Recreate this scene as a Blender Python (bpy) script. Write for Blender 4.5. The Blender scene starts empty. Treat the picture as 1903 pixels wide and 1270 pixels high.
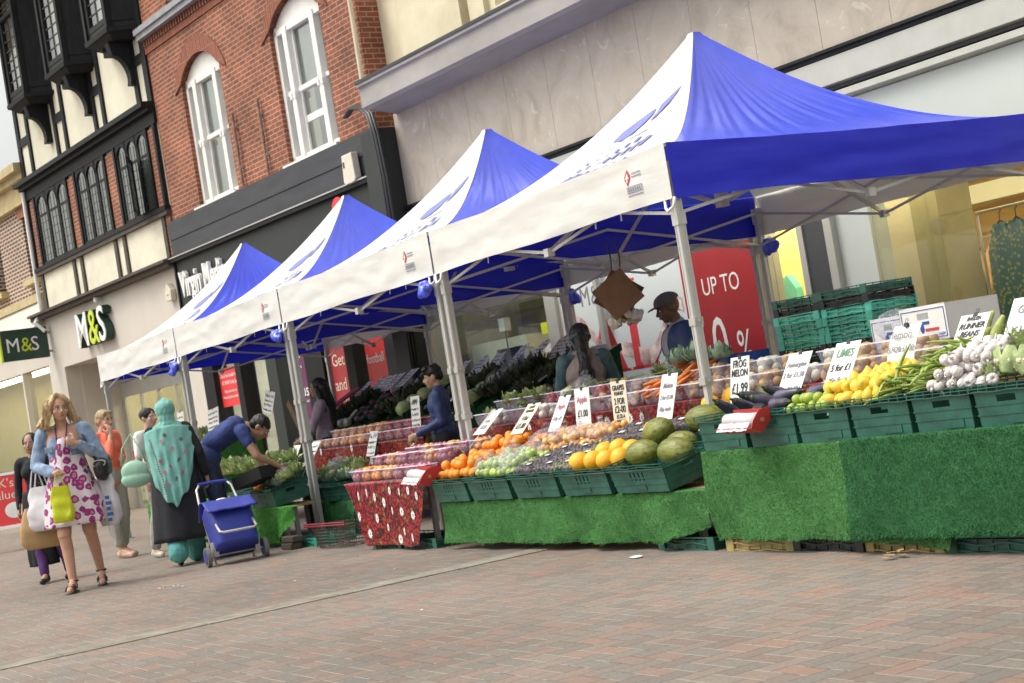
import bpy, math, random
from mathutils import Vector, Matrix, noise
random.seed(7)
SC = bpy.context.scene
R = math.radians
# ---------------------------------------------------------------- camera
CAMZ = 1.12
def cam_setup():
    yaw, pitch, roll = R(29.5), R(1.78), R(9.33)
    f = Vector((-math.cos(yaw)*math.cos(pitch), math.sin(yaw)*math.cos(pitch), math.sin(pitch)))
    r = f.cross(Vector((0, 0, 1))).normalized(); u = r.cross(f)
    c, s = math.cos(roll), math.sin(roll)
    r2 = c*r - s*u; u2 = s*r + c*u
    cd = bpy.data.cameras.new('camera'); cam = bpy.data.objects.new('camera', cd)
    SC.collection.objects.link(cam)
    m = Matrix((r2, u2, -f)).transposed().to_4x4(); m.translation = Vector((0, 0, CAMZ))
    cam.matrix_world = m
    cd.sensor_width = 36; cd.lens = 3053/1903*36; cd.clip_end = 2000; cd.clip_start = .1
    cd.dof.use_dof = True; cd.dof.focus_distance = 9.5; cd.dof.aperture_fstop = 8.0
    SC.camera = cam
cam_setup()
SC.view_settings.view_transform = 'Standard'; SC.view_settings.look = 'None'
SC.view_settings.exposure = -0.42; SC.view_settings.gamma = 1
SC.cycles.max_bounces = 8; SC.cycles.transparent_max_bounces = 12
# ---------------------------------------------------------------- world and sun (overcast)
SUN_EL, SUN_AZ = R(58), R(205)
W = bpy.data.worlds.new("World"); SC.world = W; W.use_nodes = True
nt = W.node_tree; bg = nt.nodes['Background']
sky = nt.nodes.new('ShaderNodeTexSky'); sky.sky_type = 'NISHITA'; sky.sun_disc = False
sky.sun_elevation = SUN_EL; sky.sun_rotation = SUN_AZ; sky.dust_density = 6; sky.air_density = 1.2; sky.ozone_density = 1
hs = nt.nodes.new('ShaderNodeHueSaturation'); hs.inputs['Saturation'].default_value = .2; hs.inputs['Value'].default_value = 2.3
nt.links.new(sky.outputs[0], hs.inputs['Color']); tn = nt.nodes.new('ShaderNodeMix'); tn.data_type = 'RGBA'; tn.blend_type = 'MULTIPLY'; tn.inputs[0].default_value = 1; tn.inputs[7].default_value = (1, .99, .945, 1)
nt.links.new(hs.outputs[0], tn.inputs[6]); nt.links.new(tn.outputs[2], bg.inputs[0])
bg.inputs[1].default_value = .15
sd = bpy.data.lights.new('sun', 'SUN'); sd.energy = 1.0; sd.angle = R(22); sd.color = (1, .96, .9)
so = bpy.data.objects.new('sun', sd); SC.collection.objects.link(so)
# direction towards the sun: high, from the street side and a little right
so.rotation_euler = Vector((math.sin(SUN_AZ)*math.cos(SUN_EL), math.cos(SUN_AZ)*math.cos(SUN_EL), math.sin(SUN_EL))).to_track_quat('Z', 'Y').to_euler()
so.location = (0, 0, 20)
# ---------------------------------------------------------------- object helpers
def link(o, parent=None):
    SC.collection.objects.link(o)
    if parent: o.parent = parent
    return o
def tag(o, label=None, cat=None, group=None, kind=None):
    if label: o['label'] = label
    if cat: o['category'] = cat
    if group: o['group'] = group
    if kind: o['kind'] = kind
    return o
def thing(name, label, cat, loc=(0, 0, 0), rz=0, group=None, rot=None):
    o = bpy.data.objects.new(name, None); SC.collection.objects.link(o)
    o.empty_display_size = .1
    o.location = loc; o.rotation_euler = rot if rot else (0, 0, rz)
    return tag(o, label, cat, group)
def dup(root, loc=None, rot=None, label=None, group=None, scale=None):
    r = root.copy(); SC.collection.objects.link(r)
    if loc is not None: r.location = loc
    if rot is not None: r.rotation_euler = rot
    if scale is not None: r.scale = (scale,)*3 if not hasattr(scale, '__len__') else scale
    if label: r['label'] = label
    if group: r['group'] = group
    for ch in list(root.children):
        c = ch.copy(); SC.collection.objects.link(c); c.parent = r
        for g in ch.children:
            d = g.copy(); SC.collection.objects.link(d); d.parent = c
    return r
class Proto:
    """first use moves the prototype itself, later uses copy it"""
    def __init__(s, o): s.o = o; s.used = False
    def __call__(s, loc, rot=(0, 0, 0), label=None, group=None, scale=None):
        if not s.used:
            s.used = True; s.src = s.o
            s.o.location = loc; s.o.rotation_euler = rot
            if scale is not None: s.o.scale = (scale,)*3 if not hasattr(scale, '__len__') else scale
            if label: s.o['label'] = label
            if group: s.o['group'] = group
            return s.o
        return dup(s.o, loc, rot, label, group, scale if scale is not None else 1)
V = Vector
class MB:
    def __init__(s, off=(0, 0, 0)): s.v = []; s.f = []; s.o = V(off)
    def add(s, vs, fs):
        n = len(s.v); s.v += [V(v)-s.o for v in vs]; s.f += [tuple(n+i for i in f) for f in fs]
        return s
    def box(s, a, b, rot=None, piv=None):
        x0, y0, z0 = a; x1, y1, z1 = b
        vs = [V(p) for p in ((x0,y0,z0),(x1,y0,z0),(x1,y1,z0),(x0,y1,z0),(x0,y0,z1),(x1,y0,z1),(x1,y1,z1),(x0,y1,z1))]
        if rot is not None:
            pv = V(piv) if piv is not None else (V(a)+V(b))/2
            vs = [rot @ (v-pv) + pv for v in vs]
        return s.add(vs, [(0,3,2,1),(4,5,6,7),(0,1,5,4),(1,2,6,5),(2,3,7,6),(3,0,4,7)])
    def bar(s, p, q, w, h=None, up=(0, 0, 1)):
        h = h or w; p, q = V(p), V(q); d = (q-p); L = d.length
        if L < 1e-6: return s
        d /= L; u = V(up)
        if abs(d.dot(u)) > .98: u = V((0, 1, 0))
        x = d.cross(u).normalized(); u = x.cross(d)
        vs = []
        for e in (p, q):
            for a, b in ((-1,-1),(1,-1),(1,1),(-1,1)): vs.append(e + x*a*w/2 + u*b*h/2)
        return s.add(vs, [(0,1,2,3),(4,7,6,5),(0,4,5,1),(1,5,6,2),(2,6,7,3),(3,7,4,0)])
    def tube(s, pts, r, n=8, cap=True, closed=False):
        pts = [V(p) for p in pts]; m = len(pts); rs = r if hasattr(r, '__len__') else [r]*m
        vs = []; fs = []; prev = None
        for i, p in enumerate(pts):
            if closed: d = pts[(i+1) % m]-pts[i-1]
            else: d = pts[min(i+1, m-1)]-pts[max(i-1, 0)]
            d.normalize()
            if prev is None:
                a = d.cross(V((0,0,1)))
                if a.length < .1: a = d.cross(V((0,1,0)))
            else: a = prev - d*prev.dot(d)
            if a.length < 1e-6: a = d.orthogonal()
            a.normalize(); prev = a; b = d.cross(a)
            for k in range(n):
                t = 2*math.pi*k/n; vs.append(p+(a*math.cos(t)+b*math.sin(t))*rs[i])
        for i in range(m if closed else m-1):
            j = (i+1) % m
            for k in range(n): fs.append((i*n+k, i*n+(k+1) % n, j*n+(k+1) % n, j*n+k))
        if cap and not closed: fs += [tuple(range(n))[::-1], tuple((m-1)*n+k for k in range(n))]
        return s.add(vs, fs)
    def prism(s, poly, d0, d1, plane='xz'):
        """polygon in plane, extruded along the third axis from d0 to d1"""
        n = len(poly); vs = []
        for d in (d0, d1):
            for a, b in poly:
                vs.append({'xz': (a, d, b), 'xy': (a, b, d), 'yz': (d, a, b)}[plane])
        return s.add(vs, [tuple(range(n)), tuple(range(2*n-1, n-1, -1))]+[(i, n+i, n+(i+1) % n, (i+1) % n) for i in range(n)])
    def grid(s, fn, nu, nv, closed_u=False):
        vs = [fn(i/nu, j/nv) for j in range(nv+1) for i in range(nu+(0 if closed_u else 1))]
        m = nu if closed_u else nu+1; fs = []
        for j in range(nv):
            for i in range(nu):
                fs.append((j*m+i, j*m+(i+1) % m, (j+1)*m+(i+1) % m, (j+1)*m+i))
        return s.add(vs, fs)
    def lathe(s, prof, n=16, c=(0, 0, 0)):
        c = V(c); vs = []; fs = []; m = len(prof)
        for r, z in prof:
            for k in range(n):
                t = 2*math.pi*k/n; vs.append(c+V((r*math.cos(t), r*math.sin(t), z)))
        for i in range(m-1):
            for k in range(n): fs.append((i*n+k, i*n+(k+1) % n, (i+1)*n+(k+1) % n, (i+1)*n+k))
        fs += [tuple(range(n))[::-1], tuple((m-1)*n+k for k in range(n))]
        return s.add(vs, fs)
    def ball(s, c, r, n=10, m=7, rot=None):
        c = V(c); r = r if hasattr(r, '__len__') else (r, r, r); vs = []; fs = []
        for j in range(1, m):
            p = math.pi*j/m
            for k in range(n):
                t = 2*math.pi*k/n
                q = V((r[0]*math.sin(p)*math.cos(t), r[1]*math.sin(p)*math.sin(t), r[2]*math.cos(p)))
                vs.append(c+(rot @ q if rot else q))
        for tz in (1, -1):
            q = V((0, 0, tz*r[2])); vs.append(c+(rot @ q if rot else q))
        T = len(vs)-2
        for j in range(m-2):
            for k in range(n): fs.append((j*n+k, (j+1)*n+k, (j+1)*n+(k+1) % n, j*n+(k+1) % n))
        for k in range(n):
            fs.append((T, k, (k+1) % n)); fs.append((T+1, (m-2)*n+(k+1) % n, (m-2)*n+k))
        return s.add(vs, fs)
    def wall(s, x0, x1, z0, z1, holes, y0, y1):
        """slab between y0 and y1 with rectangular holes (hx0,hz0,hx1,hz1)"""
        xs = sorted({x0, x1, *[h[0] for h in holes], *[h[2] for h in holes]}); zs = sorted({z0, z1, *[h[1] for h in holes], *[h[3] for h in holes]})
        def solid(i, j):
            if i < 0 or j < 0 or i >= len(xs)-1 or j >= len(zs)-1: return False
            cx, cz = (xs[i]+xs[i+1])/2, (zs[j]+zs[j+1])/2
            if not (x0 < cx < x1 and z0 < cz < z1): return False
            return not any(h[0] < cx < h[2] and h[1] < cz < h[3] for h in holes)
        for i in range(len(xs)-1):
            for j in range(len(zs)-1):
                if not solid(i, j): continue
                a, b, c, d = xs[i], xs[i+1], zs[j], zs[j+1]
                s.add([(a,y0,c),(b,y0,c),(b,y0,d),(a,y0,d)], [(0,1,2,3)])
                s.add([(a,y1,c),(b,y1,c),(b,y1,d),(a,y1,d)], [(3,2,1,0)])
                if not solid(i-1, j): s.add([(a,y0,c),(a,y0,d),(a,y1,d),(a,y1,c)], [(0,1,2,3)])
                if not solid(i+1, j): s.add([(b,y0,c),(b,y1,c),(b,y1,d),(b,y0,d)], [(0,1,2,3)])
                if not solid(i, j-1): s.add([(a,y0,c),(a,y1,c),(b,y1,c),(b,y0,c)], [(0,1,2,3)])
                if not solid(i, j+1): s.add([(a,y0,d),(b,y0,d),(b,y1,d),(a,y1,d)], [(0,1,2,3)])
        return s
    def build(s, name, m, parent=None, smooth=False, bevel=0, label=None):
        me = bpy.data.meshes.new(name); me.from_pydata([tuple(v) for v in s.v], [], s.f); me.update()
        if m: me.materials.append(m)
        o = bpy.data.objects.new(name, me); link(o, parent)
        if smooth: me.shade_smooth()
        if bevel:
            b = o.modifiers.new('b', 'BEVEL'); b.width = bevel; b.segments = 2; b.limit_method = 'ANGLE'
        if label: o['label'] = label
        return o
# ---------------------------------------------------------------- organic shapes: union of capsules, voxel remeshed
def cap_mesh(mb, p0, r0, p1, r1, n=12):
    p0, p1 = V(p0), V(p1); d = p1-p0; L = d.length
    if L < 1e-5: return mb.ball(p0, r0)
    d /= L; pts = []; rs = []
    for a in (90, 60, 30, 0):
        pts.append(p0-d*r0*math.sin(R(a))); rs.append(max(r0*math.cos(R(a)), 1e-4))
    for a in (0, 30, 60, 90):
        pts.append(p1+d*r1*math.sin(R(a))); rs.append(max(r1*math.cos(R(a)), 1e-4))
    x = d.orthogonal().normalized(); y = d.cross(x); vs = []; fs = []
    for p, r in zip(pts, rs):
        for k in range(n):
            t = 2*math.pi*k/n; vs.append(p+(x*math.cos(t)+y*math.sin(t))*r)
    m = len(pts)
    for i in range(m-1):
        for k in range(n): fs.append((i*n+k, i*n+(k+1) % n, (i+1)*n+(k+1) % n, (i+1)*n+k))
    fs += [tuple(range(n))[::-1], tuple((m-1)*n+k for k in range(n))]
    return mb.add(vs, fs)
def blob(name, prims, m, parent=None, vox=.008, sm=4, wr=0, wf=9, label=None, cut=None):
    mb = MB()
    for p in prims:
        if p[0] == 'c': cap_mesh(mb, *p[1:5])
        elif p[0] == 'm': mb.add(p[1], p[2])
        else: mb.ball(p[1], p[2], 18, 12, p[3] if len(p) > 3 else None)
    o = mb.build(name, None)
    r = o.modifiers.new('r', 'REMESH'); r.mode = 'VOXEL'; r.voxel_size = vox; r.use_smooth_shade = True
    if sm: k = o.modifiers.new('s', 'SMOOTH'); k.iterations = sm; k.factor = .5
    dg = bpy.context.evaluated_depsgraph_get()
    me = bpy.data.meshes.new_from_object(o.evaluated_get(dg)); old = o.data
    bpy.data.objects.remove(o); bpy.data.meshes.remove(old)
    me.name = name; me.materials.clear()
    if m: me.materials.append(m)
    if wr:
        nrm = [v.normal.copy() for v in me.vertices]
        for v, nn in zip(me.vertices, nrm):
            c = v.co; w = noise.noise(V((c.x*wf, c.y*wf, c.z*wf*.45)))+.5*noise.noise(V((c.x*wf*2.3, c.y*wf*2.3, c.z*wf*1.3)))
            v.co = c+nn*w*wr
    if cut:
        import bmesh
        bm = bmesh.new(); bm.from_mesh(me)
        for co, no in cut:
            bmesh.ops.bisect_plane(bm, geom=bm.verts[:]+bm.edges[:]+bm.faces[:], plane_co=co, plane_no=no, clear_outer=True)
        bm.to_mesh(me); bm.free()
    me.shade_smooth(); me.update()
    o = bpy.data.objects.new(name, me); link(o, parent)
    if label: o['label'] = label
    return o
def text(name, body, size, m, parent, loc, rot, ext=.001, align='LEFT', sx=1, shear=0, bold=0, spacing=1):
    cu = bpy.data.curves.new(name, 'FONT'); cu.body = body; cu.size = size; cu.extrude = ext; cu.align_x = align
    cu.shear = shear; cu.offset = bold; cu.space_character = spacing; cu.resolution_u = 3; cu.space_line = .95
    t = bpy.data.objects.new(name, cu); SC.collection.objects.link(t)
    dg = bpy.context.evaluated_depsgraph_get()
    me = bpy.data.meshes.new_from_object(t.evaluated_get(dg)); bpy.data.objects.remove(t); bpy.data.curves.remove(cu)
    me.name = name; me.materials.clear(); me.materials.append(m)
    if sx != 1:
        for v in me.vertices: v.co.x *= sx
    o = bpy.data.objects.new(name, me); link(o, parent); o.location = loc; o.rotation_euler = rot
    return o
# ---------------------------------------------------------------- materials
def newmat(name):
    m = bpy.data.materials.new(name); m.use_nodes = True
    return m, m.node_tree, m.node_tree.nodes['Principled BSDF']
def nd(t, typ, **k):
    n = t.nodes.new(typ)
    for a, b in k.items():
        if a.startswith('i_'): n.inputs[a[2:].replace('_', ' ')].default_value = b
        elif a[0] == 'n' and a[1:].isdigit(): n.inputs[int(a[1:])].default_value = b
        else: setattr(n, a, b)
    return n
def c4(c): return (*c[:3], 1)
def mat(name, col, rough=.6, var=.12, scale=6, bump=0, bscale=60, metal=0, col2=None, stretch=(1, 1, 1), spec=.5, emit=0, alpha=1, transl=0, coat=0, detail=4, thr=None):
    m, t, p = newmat(name)
    L = t.links.new
    tc = nd(t, 'ShaderNodeTexCoord'); mp = nd(t, 'ShaderNodeMapping'); mp.inputs['Scale'].default_value = stretch
    L(tc.outputs['Object'], mp.inputs[0])
    nz = nd(t, 'ShaderNodeTexNoise', i_Scale=scale, i_Detail=detail, i_Roughness=.6); L(mp.outputs[0], nz.inputs['Vector'])
    rp = nd(t, 'ShaderNodeValToRGB'); L(nz.outputs[0], rp.inputs[0])
    a = [max(0, x*(1-var)) for x in col]; b = [min(1, x*(1+var)) for x in (col2 or col)]
    lo, hi = thr or (.3, .7)
    rp.color_ramp.elements[0].position = lo; rp.color_ramp.elements[1].position = hi
    rp.color_ramp.elements[0].color = c4(a); rp.color_ramp.elements[1].color = c4(b)
    L(rp.outputs[0], p.inputs['Base Color'])
    p.inputs['Roughness'].default_value = rough; p.inputs['Metallic'].default_value = metal
    p.inputs['Specular IOR Level'].default_value = spec; p.inputs['Coat Weight'].default_value = coat
    if bump:
        n2 = nd(t, 'ShaderNodeTexNoise', i_Scale=bscale, i_Detail=3); L(mp.outputs[0], n2.inputs['Vector'])
        bp = nd(t, 'ShaderNodeBump', i_Strength=bump, i_Distance=.01); L(n2.outputs[0], bp.inputs['Height']); L(bp.outputs[0], p.inputs['Normal'])
    if emit: p.inputs['Emission Color'].default_value = c4(col); p.inputs['Emission Strength'].default_value = emit
    if alpha < 1: p.inputs['Alpha'].default_value = alpha
    if transl:
        out = t.nodes['Material Output']; tr = nd(t, 'ShaderNodeBsdfTranslucent'); mx = nd(t, 'ShaderNodeMixShader', n0=transl)
        L(rp.outputs[0], tr.inputs[0]); L(p.outputs[0], mx.inputs[1]); L(tr.outputs[0], mx.inputs[2]); L(mx.outputs[0], out.inputs[0])
    return m
def glassmat(name, tint=(.9, .95, .93), refl=.18, rough=.03):
    m, t, p = newmat(name); t.nodes.remove(p); L = t.links.new
    tr = nd(t, 'ShaderNodeBsdfTransparent'); tr.inputs[0].default_value = c4(tint)
    gl = nd(t, 'ShaderNodeBsdfGlossy'); gl.inputs['Roughness'].default_value = rough
    fr = nd(t, 'ShaderNodeLayerWeight', i_Blend=.5); pw = nd(t, 'ShaderNodeMath', operation='POWER', n1=4.); L(fr.outputs['Facing'], pw.inputs[0])
    ad = nd(t, 'ShaderNodeMath', operation='MULTIPLY_ADD', n1=.5, n2=refl*.6); ad.use_clamp = True
    L(pw.outputs[0], ad.inputs[0]); mx = nd(t, 'ShaderNodeMixShader')
    L(ad.outputs[0], mx.inputs[0]); L(tr.outputs[0], mx.inputs[1]); L(gl.outputs[0], mx.inputs[2]); L(mx.outputs[0], t.nodes['Material Output'].inputs[0])
    return m
def filmmat(name, tint=(.93, .93, .97), white=.12, refl=.1, ns=28., nb=.6):
    """thin clear plastic: mostly see-through, a little milky and shiny"""
    m, t, p = newmat(name); L = t.links.new
    p.inputs['Base Color'].default_value = c4((.75, .75, .82)); p.inputs['Roughness'].default_value = .15
    tr = nd(t, 'ShaderNodeBsdfTransparent'); tr.inputs[0].default_value = c4(tint)
    nz = nd(t, 'ShaderNodeTexNoise', i_Scale=ns, i_Detail=3, i_Distortion=1.5); tc = nd(t, 'ShaderNodeTexCoord'); L(tc.outputs['Object'], nz.inputs['Vector'])
    mr = nd(t, 'ShaderNodeMapRange', n1=.45, n2=.7, n3=white, n4=min(1, white*2.6)); L(nz.outputs[0], mr.inputs[0])
    bp = nd(t, 'ShaderNodeBump', i_Strength=nb, i_Distance=.01); L(nz.outputs[0], bp.inputs['Height']); L(bp.outputs[0], p.inputs['Normal'])
    mx = nd(t, 'ShaderNodeMixShader'); L(mr.outputs[0], mx.inputs[0]); L(tr.outputs[0], mx.inputs[1]); L(p.outputs[0], mx.inputs[2]); L(mx.outputs[0], t.nodes['Material Output'].inputs[0])
    return m
def brickmat(name, c1, c2, mort, bw=.225, bh=.075, ms=.012, sten=.16, rough=.85):
    m, t, p = newmat(name); L = t.links.new
    tc = nd(t, 'ShaderNodeTexCoord'); sp = nd(t, 'ShaderNodeSeparateXYZ'); L(tc.outputs['Object'], sp.inputs[0])
    ad = nd(t, 'ShaderNodeMath', operation='ADD'); L(sp.outputs[0], ad.inputs[0]); L(sp.outputs[1], ad.inputs[1])
    cb = nd(t, 'ShaderNodeCombineXYZ'); L(ad.outputs[0], cb.inputs[0]); L(sp.outputs[2], cb.inputs[1])
    bt = nd(t, 'ShaderNodeTexBrick', i_Scale=1., i_Color1=c4(c1), i_Color2=c4(c2), i_Mortar=c4(mort)); bt.offset = .5
    bt.inputs['Mortar Size'].default_value = ms; bt.inputs['Brick Width'].default_value = bw; bt.inputs['Row Height'].default_value = bh; bt.inputs['Bias'].default_value = -.1
    bt.inputs['Mortar Smooth'].default_value = .3
    L(cb.outputs[0], bt.inputs['Vector'])
    nz = nd(t, 'ShaderNodeTexNoise', i_Scale=.9, i_Detail=8, i_Roughness=.65); L(cb.outputs[0], nz.inputs['Vector'])
    n2 = nd(t, 'ShaderNodeTexNoise', i_Scale=22., i_Detail=5); L(cb.outputs[0], n2.inputs['Vector'])
    rp = nd(t, 'ShaderNodeMapRange', n1=.3, n2=.72, n3=1-sten*2.2, n4=1+sten*1.5); L(nz.outputs[0], rp.inputs[0])
    r2 = nd(t, 'ShaderNodeMapRange', n1=.3, n2=.7, n3=.82, n4=1.15); L(n2.outputs[0], r2.inputs[0])
    ml = nd(t, 'ShaderNodeMath', operation='MULTIPLY'); L(rp.outputs[0], ml.inputs[0]); L(r2.outputs[0], ml.inputs[1])
    hv = nd(t, 'ShaderNodeHueSaturation'); L(bt.outputs[0], hv.inputs['Color']); L(ml.outputs[0], hv.inputs['Value'])
    L(hv.outputs[0], p.inputs['Base Color']); p.inputs['Roughness'].default_value = rough
    bp = nd(t, 'ShaderNodeBump', i_Strength=.6, i_Distance=.006, invert=True); L(bt.outputs['Fac'], bp.inputs['Height']); L(bp.outputs[0], p.inputs['Normal'])
    return m
def spotmat(name, base, spot, scale=10, size=.3, rough=.7, spot2=None, rnd=1, bump=0):
    """cloth with round or petal-like printed spots"""
    m, t, p = newmat(name); L = t.links.new
    tc = nd(t, 'ShaderNodeTexCoord'); nz = nd(t, 'ShaderNodeTexNoise', i_Scale=scale*1.3, i_Detail=2)
    L(tc.outputs['Object'], nz.inputs['Vector'])
    mxv = nd(t, 'ShaderNodeMix', data_type='VECTOR'); mxv.inputs[0].default_value = .06/scale*10
    L(tc.outputs['Object'], mxv.inputs[4]); L(nz.outputs[1], mxv.inputs[5])
    vo = nd(t, 'ShaderNodeTexVoronoi', i_Scale=scale, i_Randomness=rnd); L(mxv.outputs[1], vo.inputs['Vector'])
    rp = nd(t, 'ShaderNodeValToRGB'); rp.color_ramp.interpolation = 'CONSTANT' if not spot2 else 'LINEAR'
    e = rp.color_ramp.elements; e[0].position = 0; e[0].color = c4(spot); e[1].position = size; e[1].color = c4(base)
    if spot2:
        k = e.new(size*.35); k.color = c4(spot2); k = e.new(size*.5); k.color = c4(spot); k = e.new(size*.92); k.color = c4(spot)
    L(vo.outputs['Distance'], rp.inputs[0]); L(rp.outputs[0], p.inputs['Base Color']); p.inputs['Roughness'].default_value = rough
    return m
M = {}
def mk(k, *a, **kw): M[k] = mat(k, *a, **kw)
mk('blue_vinyl', (.065, .11, .80), .25, .08, 3, .3, 5, stretch=(1.6, 1.6, .6), transl=.10, spec=.9, detail=8)  # slopes lighter than the valance: sheen of the lit top put into the colour
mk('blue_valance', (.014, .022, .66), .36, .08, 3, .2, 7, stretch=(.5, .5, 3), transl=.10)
mk('white_canvas', (.72, .715, .68), .5, .05, 4, .25, 7, stretch=(.5, .5, 2.5), transl=.10)
mk('alu', (.56, .56, .53), .42, .08, 20, metal=.35, stretch=(4, 4, .3))
mk('alu_dark', (.42, .42, .42), .45, .1, 12, metal=.4)
mk('logo_blue', (.16, .18, .46), .6)
mk('print_grey', (.25, .25, .33), .6)
mk('print_red', (.5, .05, .06), .6)
mk('white_plastic', (.78, .78, .76), .35, .04)
mk('black_plastic', (.02, .02, .022), .4, .2)
mk('green_crate', (.017, .085, .062), .42, .18, 7, .15, 40, col2=(.026, .12, .088))
mk('green_crate_bright', (.09, .46, .35), .45, .15, 8)
mk('green_crate_mid', (.05, .29, .21), .45, .2, 8)
mk('black_crate', (.012, .016, .017), .45, .2, 8)
mk('yellow_crate', (.35, .27, .10), .5, .2, 8)
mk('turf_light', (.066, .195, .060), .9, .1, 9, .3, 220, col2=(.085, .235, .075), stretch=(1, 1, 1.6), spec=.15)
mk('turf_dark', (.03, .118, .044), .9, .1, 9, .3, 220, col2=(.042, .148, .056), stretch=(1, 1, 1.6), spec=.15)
mk('turf_far', (.05, .20, .04), .9, .25, 30, .5, 160, col2=(.08, .27, .055), spec=.15)
mk('bank_cloth', (.006, .035, .015), .95, .4, 60, .5, 150, col2=(.012, .055, .022), spec=.1)
mk('black_void', (.012, .012, .013), .9)
mk('cream_render', (.62, .55, .38), .8, .1, 1.2, .1, 30, col2=(.70, .64, .47))
mk('cream_panel', (.55, .50, .44), .6, .04, .7, col2=(.60, .55, .49))
mk('infill', (.66, .62, .49), .9, .07, 2, .5, 45, col2=(.74, .70, .57))
mk('infill_smooth', (.66, .62, .49), .85, .06, 1.1, .06, 20, col2=(.72, .69, .56))
mk('timber_black', (.012, .013, .015), .6, .35, 14, .35, 40, stretch=(1, 1, .3), spec=.25)
mk('timber_brown', (.07, .055, .042), .75, .4, 14, .4, 40)
mk('window_white', (.76, .75, .71), .45, .05)
mk('lead', (.05, .05, .05), .5)
mk('grey_fascia', (.035, .038, .045), .55, .25, 2.5, stretch=(.5, 1, 3))
mk('sign_black', (.014, .018, .017), .5, .15, 1.2)
mk('band_grey', (.28, .29, .31), .5, .15, 5)
mk('stone_yellow', (.50, .41, .22), .85, .15, 4, .2, 30)
mk('terracotta', (.30, .12, .07), .8, .15, 9)
mk('granite', (.008, .009, .01), .6, .9, 130, col2=(.05, .055, .06))
mk('pale_panel', (.50, .54, .52), .35, .04, 1)
mk('metal_frame', (.48, .48, .44), .4, .06, 4, metal=.3)
mk('inside_white', (.62, .60, .52), .8)
mk('inside_dark', (.11, .105, .09), .8, .4, 3)
mk('inside_yellow', (.68, .48, .16), .75, .05, 2)
mk('inside_pale', (.58, .52, .38), .75, .05, 2)
mk('inside_olive', (.34, .30, .16), .75, .1, 2)
mk('poster_white', (.66, .71, .72), .4, .04, 1)
mk('poster_red', (.34, .026, .032), .35, .12, 1.2)
mk('poster_bright', (.68, .04, .04), .4, .06, 2)
mk('poster_pink', (.85, .25, .25), .4, .05)
mk('poster_purple', (.12, .02, .08), .4, .25, 3)
mk('sale_red', (.60, .05, .06), .4, .1, 3)
mk('ribbon', (.55, .22, .23), .4, .5, 5, col2=(.8, .55, .53))
mk('white_paint', (.8, .8, .78), .5, .04)
mk('black_paint', (.009, .009, .01), .6, spec=.25)
mk('lime', (.55, .66, .03), .4)
mk('ms_green', (.012, .045, .032), .35, .15)
mk('card', (.72, .72, .69), .5, .05, 12)
mk('card_cream', (.66, .60, .47), .55, .08, 12)
mk('ink', (.03, .03, .035), .6)
mk('ink_grey', (.22, .21, .23), .6)
mk('ink_pink', (.45, .16, .25), .6)
mk('ink_green', (.13, .28, .16), .6)
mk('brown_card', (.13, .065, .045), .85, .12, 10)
mk('brown_card_lit', (.20, .11, .06), .85, .12, 10)  # brighter copy of brown_card, the light on it put into the colour
mk('cardboard', (.36, .24, .12), .85, .1, 8)
mk('stain', (.35, .36, .34), .9)
mk('red_card', (.45, .03, .03), .5, .1)
mk('blue_card', (.03, .08, .33), .5, .2, 8)
mk('concrete', (.19, .17, .135), .9, .2, 5, .3, 60, col2=(.25, .23, .185))
mk('tarmac_joint', (.03, .028, .025), .9)
M['brick_red'] = brickmat('brick_red', (.31, .092, .042), (.20, .058, .032), (.40, .28, .20), sten=.20, ms=.009)
M['brick_arch'] = brickmat('brick_arch', (.29, .088, .042), (.20, .06, .034), (.32, .20, .14), bw=.075, bh=.33, sten=.08, ms=.006)
M['brick_brown'] = brickmat('brick_brown', (.19, .075, .05), (.12, .05, .04), (.52, .46, .36), ms=.02, sten=.08, bh=.085)
M['glass'] = glassmat('glass', refl=.12)
M['glass_up'] = glassmat('glass_up', (.75, .8, .78), .38, .05)
M['glass_lead'] = glassmat('glass_lead', (.35, .4, .38), .42, .2)
M['film'] = filmmat('film', white=.05)
M['film_bag'] = filmmat('film_bag', white=.12)
M['punnet'] = filmmat('punnet', (.86, .84, .95), white=.16, ns=6., nb=.15)
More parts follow.
